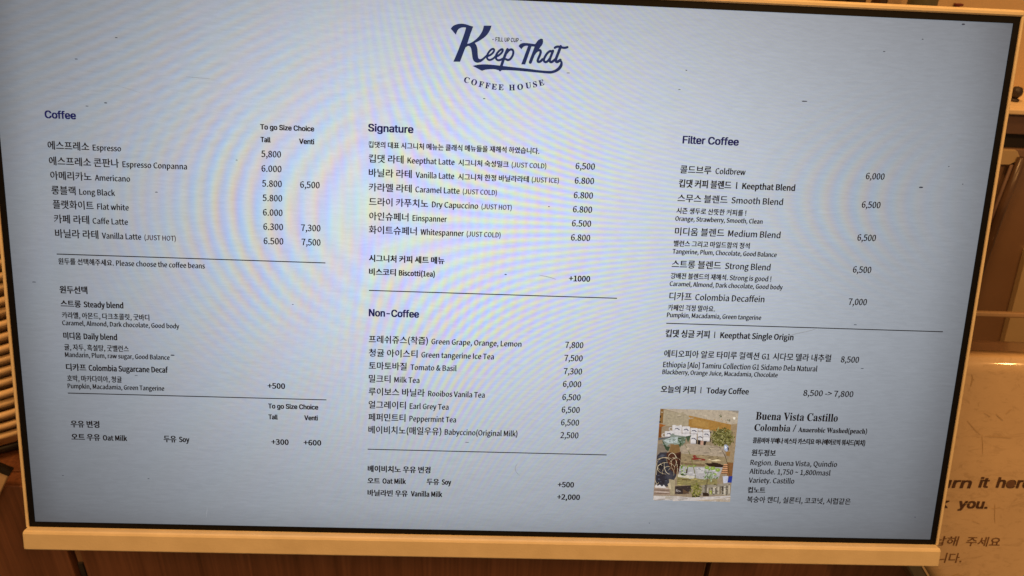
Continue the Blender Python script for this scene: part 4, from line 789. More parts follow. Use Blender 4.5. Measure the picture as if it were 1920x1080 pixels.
((66,62,30),[(1436.2,861.4),(1435.3,859.7),(1435.7,858.0),(1436.6,859.6)]),
((158,152,104),[(1458.0,849.9),(1455.4,849.4),(1453.7,847.3),(1456.3,847.7)]),
((142,138,84),[(1437.7,869.2),(1438.1,867.4),(1439.6,866.4),(1439.2,868.2)]),
((142,138,84),[(1416.6,849.2),(1414.8,849.8),(1412.9,848.9),(1414.8,848.3)]),
((112,108,56),[(1442.6,840.0),(1441.3,838.3),(1441.4,836.2),(1442.7,837.8)]),
((84,82,38),[(1457.9,843.2),(1456.0,842.1),(1455.3,840.0),(1457.2,841.1)]),
((66,62,30),[(1426.8,842.8),(1426.7,841.1),(1427.9,839.8),(1427.9,841.6)]),
((158,152,104),[(1437.7,854.9),(1434.8,853.5),(1433.4,850.4),(1436.4,851.8)]),
((98,92,44),[(1444.5,863.9),(1442.5,860.7),(1443.0,857.1),(1445.0,860.3)]),
((84,82,38),[(1427.0,857.7),(1423.9,858.3),(1421.1,856.5),(1424.2,855.9)]),
((84,82,38),[(1426.9,842.3),(1428.7,840.0),(1431.6,839.8),(1429.8,842.1)]),
((84,82,38),[(1436.2,834.6),(1434.6,833.7),(1434.0,831.9),(1435.6,832.8)]),
((66,62,30),[(1434.3,860.4),(1434.8,856.6),(1437.8,854.4),(1437.2,858.2)]),
((98,92,44),[(1449.7,869.5),(1452.0,866.0),(1456.2,865.3),(1453.8,868.8)]),
((66,62,30),[(1437.4,855.9),(1434.2,853.6),(1433.3,849.7),(1436.5,852.0)]),
((98,92,44),[(1415.9,855.0),(1415.2,851.3),(1417.2,848.3),(1417.8,852.0)]),
((66,62,30),[(1422.0,848.2),(1420.0,844.4),(1421.0,840.5),(1423.0,844.2)]),
((98,92,44),[(1423.2,843.9),(1423.6,840.8),(1425.8,839.0),(1425.5,842.0)]),
((98,92,44),[(1421.5,845.9),(1422.0,843.8),(1423.8,842.7),(1423.3,844.8)]),
((158,152,104),[(1438.4,839.8),(1438.0,838.1),(1438.9,836.6),(1439.2,838.4)]),
((112,108,56),[(1453.4,858.3),(1455.8,856.9),(1458.5,857.7),(1456.2,859.1)]),
((112,108,56),[(1449.4,871.4),(1451.8,869.4),(1455.0,869.8),(1452.6,871.8)]),
((142,138,84),[(1419.2,843.2),(1416.1,841.6),(1414.7,838.3),(1417.8,839.9)]),
((142,138,84),[(1430.6,875.2),(1429.4,871.5),(1431.0,868.2),(1432.1,871.9)]),
((112,108,56),[(1431.0,848.2),(1432.0,845.3),(1434.7,844.1),(1433.7,847.0)]),
((98,92,44),[(1460.7,859.9),(1459.4,856.8),(1460.4,853.8),(1461.7,856.9)]),
((98,92,44),[(1416.0,852.5),(1415.5,850.6),(1416.3,849.0),(1416.8,850.9)]),
((66,62,30),[(1440.3,865.4),(1438.4,864.7),(1437.4,862.8),(1439.3,863.6)]),
((98,92,44),[(1427.1,869.4),(1425.4,868.3),(1424.8,866.3),(1426.5,867.4)]),
((158,152,104),[(1437.4,875.0),(1435.1,873.1),(1434.6,870.1),(1436.9,872.1)]),
((112,108,56),[(1448.4,860.6),(1450.7,858.2),(1454.0,858.3),(1451.8,860.7)]),
((158,152,104),[(1416.7,849.0),(1412.8,848.3),(1410.2,845.0),(1414.1,845.7)]),
((112,108,56),[(1452.3,869.5),(1451.0,867.9),(1451.0,865.8),(1452.4,867.4)]),
((66,62,30),[(1414.4,853.2),(1414.0,850.4),(1415.6,848.2),(1416.0,851.0)]),
((84,82,38),[(1438.2,834.4),(1441.3,832.7),(1444.9,833.7),(1441.8,835.5)]),
((142,138,84),[(1447.6,872.2),(1444.9,872.6),(1442.6,870.8),(1445.3,870.5)]),
((158,152,104),[(1434.4,855.2),(1432.3,854.6),(1431.1,852.8),(1433.2,853.3)]),
((142,138,84),[(1438.2,852.8),(1435.2,849.6),(1435.0,845.4),(1438.0,848.5)]),
((142,138,84),[(1446.7,853.2),(1447.8,849.3),(1451.1,847.5),(1450.1,851.3)]),
((66,62,30),[(1462.9,866.2),(1459.1,864.0),(1457.6,859.6),(1461.5,861.9)]),
((84,82,38),[(1435.5,863.2),(1438.1,861.6),(1441.2,862.4),(1438.6,864.0)]),
((142,138,84),[(1437.1,872.3),(1436.0,870.8),(1436.1,869.0),(1437.2,870.5)]),
((112,108,56),[(1438.8,850.8),(1437.8,846.7),(1439.6,843.2),(1440.7,847.3)]),
((84,82,38),[(1418.0,865.2),(1419.6,863.5),(1421.9,863.5),(1420.3,865.2)]),
((112,108,56),[(1452.7,850.6),(1453.1,848.6),(1454.8,847.6),(1454.3,849.5)]),
((142,138,84),[(1442.3,863.4),(1439.2,861.0),(1438.4,857.2),(1441.5,859.5)]),
((158,152,104),[(1415.2,850.4),(1418.1,848.2),(1421.8,848.7),(1418.9,851.0)]),
((112,108,56),[(1420.2,845.7),(1417.0,844.5),(1415.3,841.3),(1418.5,842.5)]),
((158,152,104),[(1462.3,861.6),(1460.0,862.5),(1457.7,861.5),(1459.9,860.5)]),
((158,152,104),[(1436.3,878.0),(1434.5,874.0),(1435.8,870.0),(1437.6,874.0)]),
((158,152,104),[(1448.4,854.4),(1446.2,852.2),(1445.9,849.2),(1448.1,851.4)]),
((112,108,56),[(1444.3,844.5),(1447.2,842.4),(1450.8,843.0),(1447.9,845.2)]),
((84,82,38),[(1455.3,847.5),(1455.1,845.7),(1456.1,844.3),(1456.3,846.1)]),
((158,152,104),[(1426.1,842.6),(1423.8,838.8),(1424.5,834.5),(1426.9,838.4)]),
((84,82,38),[(1435.3,866.9),(1431.9,867.9),(1428.6,866.2),(1432.0,865.1)]),
((112,108,56),[(1413.8,857.1),(1416.7,855.6),(1419.9,856.6),(1417.1,858.1)]),
((112,108,56),[(1419.4,852.8),(1421.7,851.5),(1424.2,852.4),(1422.0,853.6)]),
((66,62,30),[(1436.6,858.0),(1435.1,854.0),(1436.5,850.2),(1438.0,854.2)]),
((66,62,30),[(1436.5,873.3),(1437.2,870.0),(1439.9,868.2),(1439.3,871.5)]),
((84,82,38),[(1423.4,862.9),(1420.8,863.4),(1418.5,861.9),(1421.1,861.4)]),
((158,152,104),[(1439.4,843.0),(1435.7,842.0),(1433.5,838.6),(1437.2,839.6)]),
((98,92,44),[(1417.6,852.5),(1415.2,851.7),(1414.0,849.5),(1416.3,850.3)]),
((84,82,38),[(1438.3,861.2),(1436.4,860.6),(1435.4,858.8),(1437.2,859.4)]),
((98,92,44),[(1429.8,856.4),(1427.1,853.9),(1426.7,850.3),(1429.4,852.8)]),
((142,138,84),[(1446.4,839.4),(1444.1,840.1),(1441.8,838.8),(1444.1,838.1)]),
((98,92,44),[(1442.2,840.5),(1444.8,837.4),(1448.7,837.2),(1446.2,840.2)]),
((98,92,44),[(1448.4,850.1),(1448.0,846.8),(1449.9,844.3),(1450.3,847.6)]),
((158,152,104),[(1448.5,843.2),(1446.2,844.2),(1443.7,843.1),(1446.0,842.2)]),
((142,138,84),[(1428.6,855.4),(1427.1,853.4),(1427.3,851.0),(1428.8,853.0)]),
((142,138,84),[(1450.5,860.9),(1447.3,861.1),(1444.6,858.9),(1447.9,858.7)]),
((158,152,104),[(1424.8,873.3),(1421.4,871.5),(1420.0,867.8),(1423.4,869.6)]),
((66,62,30),[(1441.5,847.6),(1443.2,844.8),(1446.4,844.0),(1444.7,846.9)]),
((158,152,104),[(1427.9,844.3),(1426.0,844.6),(1424.3,843.5),(1426.2,843.1)]),
((158,152,104),[(1447.8,854.3),(1444.6,853.0),(1443.0,849.8),(1446.2,851.1)]),
((98,92,44),[(1444.4,842.2),(1444.1,839.0),(1446.1,836.6),(1446.3,839.9)]),
((112,108,56),[(1435.6,854.5),(1433.7,855.1),(1431.8,854.2),(1433.7,853.5)]),
((142,138,84),[(1414.1,850.0),(1417.1,848.3),(1420.5,849.3),(1417.6,851.0)]),
((84,82,38),[(1457.7,860.4),(1454.2,857.6),(1453.3,853.1),(1456.8,856.0)]),
((142,138,84),[(1445.9,858.3),(1446.6,856.4),(1448.3,855.5),(1447.7,857.5)]),
((112,108,56),[(1430.2,856.6),(1432.8,854.7),(1436.1,855.3),(1433.5,857.2)]),
((142,138,84),[(1433.8,851.1),(1431.4,851.8),(1429.0,850.5),(1431.4,849.8)]),
((158,152,104),[(1448.6,847.5),(1450.2,846.6),(1452.0,847.1),(1450.4,848.0)]),
((158,152,104),[(1428.2,863.0),(1430.6,861.8),(1433.4,862.7),(1430.9,863.9)]),
((112,108,56),[(1458.2,867.8),(1454.8,869.1),(1451.3,867.5),(1454.7,866.2)]),
((158,152,104),[(1440.1,869.3),(1440.4,865.8),(1442.9,863.7),(1442.6,867.2)]),
((66,62,30),[(1417.1,869.3),(1416.2,865.3),(1418.1,861.9),(1419.0,865.9)]),
((158,152,104),[(1432.5,855.6),(1435.3,852.7),(1439.4,852.8),(1436.6,855.7)]),
((66,62,30),[(1449.5,875.4),(1448.6,873.3),(1449.2,871.2),(1450.2,873.3)]),
((142,138,84),[(1434.1,847.2),(1430.6,846.7),(1428.3,843.9),(1431.7,844.4)]),
((142,138,84),[(1435.1,854.0),(1436.7,851.9),(1439.3,851.7),(1437.7,853.7)]),
((142,138,84),[(1462.0,856.3),(1460.3,855.0),(1459.7,853.0),(1461.5,854.2)]),
((158,152,104),[(1448.0,867.1),(1448.6,863.6),(1451.4,861.7),(1450.8,865.2)]),
((84,82,38),[(1436.2,835.1),(1435.2,833.3),(1435.7,831.5),(1436.6,833.3)]),
((84,82,38),[(1419.1,859.1),(1415.9,857.7),(1414.4,854.5),(1417.6,855.9)]),
((112,108,56),[(1449.4,842.7),(1450.1,839.6),(1452.7,838.0),(1452.0,841.1)]),
((142,138,84),[(1422.3,871.7),(1423.8,868.9),(1426.7,868.1),(1425.3,870.9)]),
((66,62,30),[(1435.2,862.0),(1433.5,857.8),(1435.0,853.8),(1436.6,858.0)]),
((142,138,84),[(1456.6,840.7),(1454.0,841.5),(1451.4,840.2),(1454.0,839.4)]),
((84,82,38),[(1451.1,875.1),(1448.2,873.8),(1446.8,870.8),(1449.7,872.1)]),
((158,152,104),[(1440.1,859.6),(1441.0,855.7),(1444.3,853.7),(1443.4,857.6)]),
((84,82,38),[(1445.9,857.8),(1444.9,854.3),(1446.4,851.1),(1447.4,854.7)]),
((158,152,104),[(1421.7,872.0),(1422.8,868.6),(1425.9,867.0),(1424.8,870.5)]),
((158,152,104),[(1423.9,837.6),(1425.9,836.6),(1428.2,837.3),(1426.2,838.4)]),
((84,82,38),[(1441.5,855.4),(1441.5,853.6),(1442.7,852.3),(1442.7,854.2)]),
((112,108,56),[(1434.1,852.9),(1431.8,850.9),(1431.3,847.8),(1433.7,849.8)]),
((84,82,38),[(1458.8,850.6),(1455.7,851.1),(1453.0,849.2),(1456.1,848.7)]),
((142,138,84),[(1452.8,838.4),(1448.8,839.3),(1445.1,837.0),(1449.1,836.1)]),
((158,152,104),[(1418.3,867.5),(1417.9,864.0),(1419.9,861.3),(1420.3,864.8)]),
((112,108,56),[(1447.0,849.7),(1450.4,847.5),(1454.6,848.5),(1451.1,850.7)]),
((112,108,56),[(1457.7,847.9),(1454.8,848.9),(1451.9,847.5),(1454.8,846.5)]),
((158,152,104),[(1460.7,864.5),(1457.6,862.5),(1456.6,859.0),(1459.6,861.0)]),
((158,152,104),[(1427.0,838.4),(1425.2,834.3),(1426.5,830.3),(1428.3,834.3)]),
((66,62,30),[(1420.6,860.5),(1420.2,858.2),(1421.4,856.3),(1421.8,858.6)]),
((66,62,30),[(1415.6,849.0),(1417.1,845.0),(1421.0,843.3),(1419.5,847.4)]),
((84,82,38),[(1428.6,861.9),(1429.0,860.2),(1430.4,859.2),(1430.0,861.0)]),
((98,92,44),[(1442.8,840.3),(1440.4,840.4),(1438.4,838.8),(1440.8,838.7)]),
((84,82,38),[(1455.4,852.1),(1456.9,849.6),(1459.7,848.9),(1458.2,851.4)]),
((112,108,56),[(1425.6,858.0),(1424.0,854.3),(1425.2,850.6),(1426.8,854.3)]),
((66,62,30),[(1454.9,854.0),(1450.6,853.5),(1447.6,850.0),(1451.9,850.5)]),
((66,62,30),[(1457.0,855.3),(1456.0,852.9),(1456.8,850.5),(1457.8,852.9)]),
((98,92,44),[(1451.7,860.1),(1452.8,858.6),(1454.6,858.5),(1453.5,859.9)]),
((158,152,104),[(1417.6,855.9),(1419.2,853.6),(1421.9,853.2),(1420.3,855.5)]),
((112,108,56),[(1434.0,868.7),(1434.9,864.3),(1438.4,862.0),(1437.6,866.4)]),
((158,152,104),[(1441.5,865.3),(1439.4,865.7),(1437.6,864.5),(1439.6,864.1)]),
((158,152,104),[(1438.0,851.2),(1434.0,852.1),(1430.3,849.9),(1434.3,848.9)]),
((84,82,38),[(1450.3,851.5),(1447.5,851.0),(1445.7,848.8),(1448.5,849.2)]),
((158,152,104),[(1419.2,861.8),(1422.2,860.0),(1425.8,861.1),(1422.7,862.8)]),
((112,108,56),[(1451.6,858.0),(1452.0,856.3),(1453.6,855.5),(1453.1,857.2)]),
((112,108,56),[(1450.8,857.9),(1454.2,855.4),(1458.5,856.2),(1455.1,858.7)]),
((84,82,38),[(1449.5,870.0),(1446.2,867.9),(1445.1,864.0),(1448.4,866.2)]),
((98,92,44),[(1434.1,867.7),(1433.4,865.3),(1434.4,863.1),(1435.2,865.5)]),
((142,138,84),[(1458.4,849.9),(1456.6,849.7),(1455.4,848.3),(1457.2,848.5)]),
((142,138,84),[(1447.9,866.8),(1451.0,863.9),(1455.3,864.2),(1452.2,867.1)]),
((84,82,38),[(1440.7,845.2),(1439.6,843.8),(1439.7,842.2),(1440.7,843.5)]),
((112,108,56),[(1439.9,846.9),(1435.6,846.0),(1433.0,842.3),(1437.2,843.2)]),
((142,138,84),[(1421.6,860.0),(1420.0,858.5),(1419.8,856.4),(1421.4,857.9)]),
((112,108,56),[(1448.2,868.5),(1446.2,868.7),(1444.6,867.4),(1446.6,867.2)]),
((142,138,84),[(1442.1,858.2),(1441.2,856.6),(1441.5,854.8),(1442.5,856.4)]),
((84,82,38),[(1437.1,873.2),(1440.1,870.1),(1444.4,870.2),(1441.5,873.3)]),
((84,82,38),[(1426.9,850.9),(1429.4,849.1),(1432.5,849.6),(1430.0,851.5)]),
((66,62,30),[(1419.8,864.8),(1421.0,863.2),(1422.9,863.0),(1421.8,864.6)]),
((84,82,38),[(1419.9,872.5),(1422.2,869.3),(1426.1,868.8),(1423.8,872.0)]),
((84,82,38),[(1426.5,871.4),(1427.1,869.4),(1429.0,868.4),(1428.3,870.5)]),
((142,138,84),[(1455.7,843.6),(1452.8,840.6),(1452.6,836.5),(1455.5,839.5)]),
((84,82,38),[(1451.9,869.3),(1450.9,867.7),(1451.2,865.9),(1452.2,867.5)]),
((158,152,104),[(1418.3,850.9),(1417.0,849.6),(1416.8,847.8),(1418.1,849.1)]),
((66,62,30),[(1452.5,865.9),(1450.3,863.8),(1450.0,860.8),(1452.2,862.9)]),
((98,92,44),[(1454.6,850.7),(1455.7,849.4),(1457.4,849.3),(1456.3,850.6)]),
((84,82,38),[(1434.9,839.7),(1432.0,837.7),(1431.0,834.3),(1434.0,836.2)]),
((112,108,56),[(1450.8,853.9),(1450.4,850.6),(1452.4,848.0),(1452.8,851.4)]),
((158,152,104),[(1432.1,874.4),(1429.2,873.6),(1427.5,870.9),(1430.4,871.7)]),
((98,92,44),[(1443.8,852.0),(1441.4,848.0),(1442.2,843.7),(1444.6,847.6)]),
((98,92,44),[(1447.4,855.2),(1446.0,852.1),(1447.0,849.0),(1448.4,852.1)]),
((98,92,44),[(1452.2,838.6),(1447.9,838.5),(1444.6,835.4),(1448.9,835.4)]),
((158,152,104),[(1443.2,878.2),(1440.4,875.4),(1440.2,871.5),(1442.9,874.4)]),
((98,92,44),[(1436.9,869.6),(1438.0,868.2),(1439.9,868.1),(1438.7,869.5)]),
((66,62,30),[(1446.9,850.4),(1446.5,848.5),(1447.5,847.0),(1447.9,848.9)]),
((84,82,38),[(1422.7,868.4),(1419.7,868.3),(1417.4,866.0),(1420.4,866.2)]),
((112,108,56),[(1445.2,842.7),(1442.3,842.6),(1440.1,840.4),(1443.0,840.6)]),
((66,62,30),[(1419.6,860.9),(1417.3,859.6),(1416.3,857.1),(1418.7,858.4)]),
((112,108,56),[(1429.9,841.3),(1426.6,840.3),(1424.8,837.2),(1428.1,838.3)]),
((98,92,44),[(1442.1,860.4),(1440.0,859.5),(1438.9,857.4),(1441.0,858.3)]),
((112,108,56),[(1451.4,871.3),(1450.0,870.1),(1449.7,868.3),(1451.1,869.5)]),
((84,82,38),[(1435.8,874.0),(1438.3,871.2),(1442.1,871.1),(1439.6,873.9)]),
((142,138,84),[(1436.1,854.7),(1436.8,852.7),(1438.8,851.8),(1438.0,853.9)]),
((98,92,44),[(1415.8,845.0),(1417.0,843.2),(1419.2,842.8),(1418.0,844.7)]),
((66,62,30),[(1426.7,848.1),(1422.9,847.2),(1420.6,843.9),(1424.3,844.8)]),
((84,82,38),[(1420.2,867.7),(1417.9,866.1),(1417.1,863.3),(1419.4,864.9)]),
((112,108,56),[(1454.7,873.8),(1452.3,871.6),(1451.9,868.4),(1454.3,870.6)]),
((112,108,56),[(1425.8,866.5),(1423.1,865.6),(1421.6,863.1),(1424.3,864.0)]),
((66,62,30),[(1425.1,853.8),(1427.9,851.6),(1431.6,852.2),(1428.8,854.4)]),
((66,62,30),[(1423.5,845.2),(1419.4,844.2),(1417.0,840.5),(1421.0,841.6)]),
((158,152,104),[(1433.9,859.4),(1431.4,859.3),(1429.6,857.4),(1432.1,857.5)]),
((158,152,104),[(1428.7,866.9),(1429.9,864.5),(1432.3,863.7),(1431.2,866.1)]),
((112,108,56),[(1456.4,860.9),(1455.3,857.8),(1456.5,855.0),(1457.6,858.0)]),
((66,62,30),[(1440.8,840.8),(1441.6,838.4),(1443.7,837.4),(1443.0,839.8)]),
((98,92,44),[(1417.3,845.4),(1419.3,842.9),(1422.4,842.7),(1420.5,845.1)]),
((158,152,104),[(1418.5,855.2),(1415.6,854.8),(1413.6,852.4),(1416.5,852.8)]),
((98,92,44),[(1456.0,863.9),(1456.3,859.8),(1459.2,857.4),(1458.9,861.4)]),
((98,92,44),[(1445.2,861.3),(1444.0,858.7),(1444.7,856.2),(1445.9,858.7)]),
((66,62,30),[(1438.5,835.2),(1438.1,832.6),(1439.6,830.6),(1440.0,833.2)]),
((142,138,84),[(1441.1,863.0),(1439.1,858.9),(1440.3,854.7),(1442.2,858.8)]),
((142,138,84),[(1454.4,846.8),(1451.5,846.7),(1449.4,844.5),(1452.2,844.7)]),
((142,138,84),[(1428.2,864.7),(1425.4,863.2),(1424.1,860.2),(1427.0,861.7)]),
((66,62,30),[(1440.8,854.4),(1438.4,851.9),(1438.1,848.4),(1440.6,850.9)]),
((98,92,44),[(1417.5,861.2),(1419.0,860.0),(1420.8,860.3),(1419.4,861.4)]),
((142,138,84),[(1430.2,862.0),(1426.4,860.6),(1424.3,857.0),(1428.1,858.3)]),
((98,92,44),[(1443.5,857.5),(1443.7,853.0),(1446.9,850.1),(1446.7,854.7)]),
((158,152,104),[(1420.1,862.3),(1417.9,859.2),(1418.1,855.5),(1420.4,858.6)]),
((98,92,44),[(1442.6,872.4),(1440.4,870.3),(1440.1,867.3),(1442.3,869.4)]),
((158,152,104),[(1436.8,853.7),(1434.7,850.8),(1435.0,847.4),(1437.1,850.3)]),
((142,138,84),[(1423.2,864.1),(1423.2,862.3),(1424.3,861.0),(1424.4,862.8)]),
((158,152,104),[(1453.2,866.6),(1450.1,866.8),(1447.6,864.7),(1450.7,864.5)]),
((112,108,56),[(1427.5,854.2),(1427.4,851.9),(1428.9,850.3),(1429.0,852.6)]),
((98,92,44),[(1422.8,851.3),(1421.0,851.4),(1419.6,850.2),(1421.3,850.1)]),
((98,92,44),[(1419.1,852.9),(1417.7,848.8),(1419.3,845.0),(1420.8,849.1)]),
((66,62,30),[(1425.5,864.8),(1424.2,863.6),(1424.1,861.8),(1425.4,863.1)]),
((142,138,84),[(1431.6,869.9),(1430.6,868.0),(1431.1,866.0),(1432.1,867.9)]),
((158,152,104),[(1440.8,873.5),(1443.2,870.5),(1447.0,870.2),(1444.6,873.2)]),
((158,152,104),[(1432.7,862.4),(1435.2,860.8),(1438.1,861.5),(1435.7,863.1)]),
((84,92,56),[(1430.9,810.0),(1428.4,808.5),(1427.5,805.7),(1430.0,807.2)]),
((84,92,56),[(1429.0,807.0),(1426.5,807.0),(1424.6,805.2),(1427.1,805.2)]),
((60,70,40),[(1429.2,807.8),(1428.6,805.9),(1429.4,804.2),(1430.0,806.2)]),
((84,92,56),[(1429.9,805.8),(1428.2,804.3),(1427.8,802.1),(1429.5,803.6)]),
((60,70,40),[(1429.0,809.8),(1427.5,809.8),(1426.3,808.8),(1427.8,808.8)]),
((84,92,56),[(1431.4,809.6),(1430.1,808.0),(1430.1,806.1),(1431.4,807.6)]),
((84,92,56),[(1429.0,806.5),(1429.4,805.2),(1430.6,804.7),(1430.2,806.0)]),
((60,70,40),[(1447.5,815.6),(1448.1,813.7),(1449.8,812.9),(1449.2,814.8)]),
((84,92,56),[(1449.5,817.3),(1447.2,817.0),(1445.7,815.1),(1447.9,815.4)]),
((60,70,40),[(1449.4,818.4),(1448.0,817.7),(1447.5,816.2),(1448.9,817.0)]),
((84,92,56),[(1442.3,815.5),(1443.9,814.0),(1446.2,814.2),(1444.5,815.7)]),
((84,92,56),[(1448.7,818.5),(1447.4,817.1),(1447.3,815.2),(1448.6,816.6)]),
((84,92,56),[(1451.2,815.7),(1449.9,816.1),(1448.7,815.5),(1449.9,815.0)]),
((96,96,60),[(1412.1,882.2),(1410.0,879.9),(1409.9,876.9),(1412.0,879.2)]),
((96,96,60),[(1417.4,881.2),(1415.2,879.4),(1414.6,876.6),(1416.9,878.4)]),
((96,96,60),[(1413.6,880.6),(1412.4,880.0),(1412.0,878.8),(1413.1,879.4)]),
((96,96,60),[(1412.8,878.4),(1413.5,877.5),(1414.6,877.3),(1414.0,878.3)]),
((96,96,60),[(1416.6,887.5),(1415.4,887.2),(1414.7,886.2),(1415.8,886.5)]),
((96,96,60),[(1413.4,884.2),(1412.7,881.2),(1414.1,878.7),(1414.8,881.7)]),
((96,96,60),[(1415.0,886.9),(1414.5,885.7),(1415.0,884.6),(1415.4,885.8)]),
((172,182,206),[(1442.3,871.0),(1446.4,869.5),(1451.2,873.6),(1452.8,881.4),(1449.0,886.0),(1443.3,881.6)]),
((238,240,248),[(1443.6,873.2),(1446.8,872.2),(1448.6,877.0),(1445.4,879.4)]),
((58,52,60),[(1449.6,874.8),(1452.8,876.9),(1453.0,883.6),(1450.8,882.6)]),
((150,112,62),[(1447.3,885.6),(1457.0,885.7),(1456.3,895.8),(1449.4,894.9)]),
((206,150,108),[(1446.4,914.0),(1453.4,913.8),(1454.0,916.1),(1445.5,916.3)]),
((104,62,40),[(1446.0,916.5),(1453.8,916.3),(1454.2,917.9),(1445.3,918.1)]),
((206,150,108),[(1445.5,918.6),(1453.8,918.3),(1454.4,920.6),(1444.7,920.8)]),
((104,62,40),[(1445.1,921.0),(1454.2,920.8),(1454.6,922.4),(1444.4,922.6)]),
((206,150,108),[(1444.7,923.1),(1454.2,922.8),(1454.9,925.1),(1443.8,925.4)]),
((104,62,40),[(1444.3,925.6),(1454.7,925.3),(1455.0,926.9),(1443.6,927.2)]),
((206,150,108),[(1443.8,927.6),(1454.6,927.3),(1455.3,929.6),(1443.0,929.9)]),
((104,62,40),[(1443.4,930.1),(1455.1,929.8),(1455.5,931.4),(1442.7,931.7)]),
((206,150,108),[(1443.0,932.1),(1455.1,931.8),(1455.7,934.1),(1442.1,934.4)]),
((104,62,40),[(1442.6,934.6),(1455.5,934.3),(1455.9,935.9),(1441.9,936.2)]),
((196,198,214),[(1445.8,941.8),(1457.4,940.8),(1458.2,956.0),(1449.0,958.0)]),
((32,54,142),[(1458.6,941.5),(1467.0,940.8),(1466.4,955.8),(1457.4,955.6)]),
((112,142,56),[(1359.5,938.5),(1360.9,937.4),(1362.8,937.6),(1361.4,938.8)]),
((84,112,40),[(1355.6,930.0),(1354.7,925.1),(1357.2,921.2),(1358.1,926.0)]),
((112,142,56),[(1360.0,921.8),(1360.6,918.8),(1363.1,917.2),(1362.5,920.2)]),
((150,176,86),[(1363.2,930.6),(1362.4,925.8),(1364.8,922.0),(1365.7,926.8)]),
((84,112,40),[(1362.0,935.1),(1359.5,935.8),(1357.1,934.5),(1359.6,933.7)]),
((112,142,56),[(1356.4,923.8),(1353.8,921.4),(1353.4,917.8),(1356.0,920.2)]),
((84,112,40),[(1369.2,927.3),(1367.4,924.0),(1368.2,920.4),(1370.0,923.7)]),
((150,176,86),[(1361.6,930.9),(1364.5,928.6),(1368.2,929.2),(1365.3,931.5)]),
((196,204,172),[(1357.3,920.3),(1355.0,920.4),(1353.3,918.9),(1355.5,918.8)]),
((112,142,56),[(1356.3,929.4),(1353.5,925.8),(1353.7,921.4),(1356.5,925.0)]),
((112,142,56),[(1366.9,936.8),(1363.9,936.6),(1361.6,934.3),(1364.7,934.5)]),
((150,176,86),[(1358.8,933.3),(1356.6,933.5),(1354.7,932.0),(1357.0,931.8)]),
((112,142,56),[(1357.1,941.2),(1356.8,937.7),(1358.9,935.1),(1359.2,938.6)]),
((112,142,56),[(1357.2,927.8),(1356.7,925.8),(1357.6,924.2),(1358.1,926.1)]),
((150,176,86),[(1359.0,936.9),(1357.0,934.9),(1356.7,932.1),(1358.7,934.0)]),
((196,204,172),[(1355.7,937.0),(1358.5,933.7),(1362.8,933.4),(1360.0,936.8)]),
((196,204,172),[(1355.4,930.8),(1355.0,928.2),(1356.5,926.3),(1356.8,928.8)]),
((84,112,40),[(1358.7,929.6),(1355.3,930.2),(1352.3,928.1),(1355.7,927.5)]),
((150,176,86),[(1361.0,928.4),(1362.4,924.7),(1365.8,923.2),(1364.5,926.9)]),
((150,176,86),[(1368.6,930.6),(1366.8,927.7),(1367.4,924.5),(1369.1,927.4)]),
((84,112,40),[(1354.3,923.6),(1355.9,919.6),(1359.8,918.1),(1358.2,922.1)]),
((150,176,86),[(1355.3,937.4),(1354.6,932.4),(1357.2,928.5),(1358.0,933.4)]),
((84,112,40),[(1357.2,933.4),(1357.6,930.7),(1359.7,929.1),(1359.3,931.8)]),
((84,112,40),[(1358.7,933.0),(1360.2,930.7),(1362.8,930.3),(1361.3,932.5)]),
((84,112,40),[(1359.4,939.7),(1359.4,937.8),(1360.6,936.6),(1360.6,938.4)]),
((112,142,56),[(1354.2,921.3),(1356.0,920.2),(1358.2,920.8),(1356.3,921.9)]),
((56,78,36),[(1352.9,937.8),(1369.9,938.5),(1364.9,942.4),(1357.5,942.2)]),
((62,52,40),[(1366.1,926.2),(1369.5,926.1),(1368.8,937.4),(1366.2,937.0)]),
((122,138,62),[(1384.7,921.2),(1385.3,918.7),(1387.4,917.4),(1386.9,919.9)]),
((150,160,92),[(1356.8,920.0),(1358.7,917.3),(1361.8,916.9),(1360.0,919.5)]),
((150,160,92),[(1366.6,924.4),(1367.3,920.9),(1370.1,918.9),(1369.5,922.5)]),
((150,160,92),[(1360.2,921.9),(1360.6,920.2),(1362.0,919.3),(1361.6,921.0)]),
((122,138,62),[(1372.9,922.5),(1373.6,920.6),(1375.3,919.8),(1374.6,921.7)]),
((122,138,62),[(1379.7,922.1),(1376.6,921.8),(1374.4,919.2),(1377.5,919.6)]),
((150,160,92),[(1361.1,919.7),(1362.0,918.3),(1363.6,918.0),(1362.7,919.4)]),
((150,160,92),[(1369.0,924.1),(1369.1,920.4),(1371.7,918.1),(1371.5,921.7)]),
((150,160,92),[(1385.0,921.2),(1381.8,921.6),(1379.2,919.6),(1382.3,919.2)]),
((122,138,62),[(1384.0,923.8),(1382.4,919.6),(1383.9,915.6),(1385.5,919.8)]),
((122,138,62),[(1370.8,920.8),(1370.7,918.0),(1372.4,916.0),(1372.5,918.8)]),
((150,160,92),[(1379.3,922.1),(1380.7,918.8),(1384.0,917.6),(1382.6,920.9)]),
((150,160,92),[(1371.2,921.5),(1369.6,920.1),(1369.3,918.0),(1370.9,919.4)]),
((150,160,92),[(1383.0,919.4),(1380.7,918.9),(1379.3,916.9),(1381.6,917.4)]),
((122,138,62),[(1377.1,922.2),(1373.0,922.1),(1369.9,919.0),(1374.0,919.1)]),
((122,138,62),[(1382.5,920.8),(1384.7,918.3),(1388.0,918.2),(1385.8,920.7)]),
((134,158,68),[(1404.5,923.6),(1407.5,919.4),(1412.4,919.2),(1415.5,922.7),(1412.5,926.3),(1408.1,926.4)]),
((166,186,100),[(1406.7,922.9),(1409.8,920.5),(1411.6,922.2),(1410.0,923.4)]),
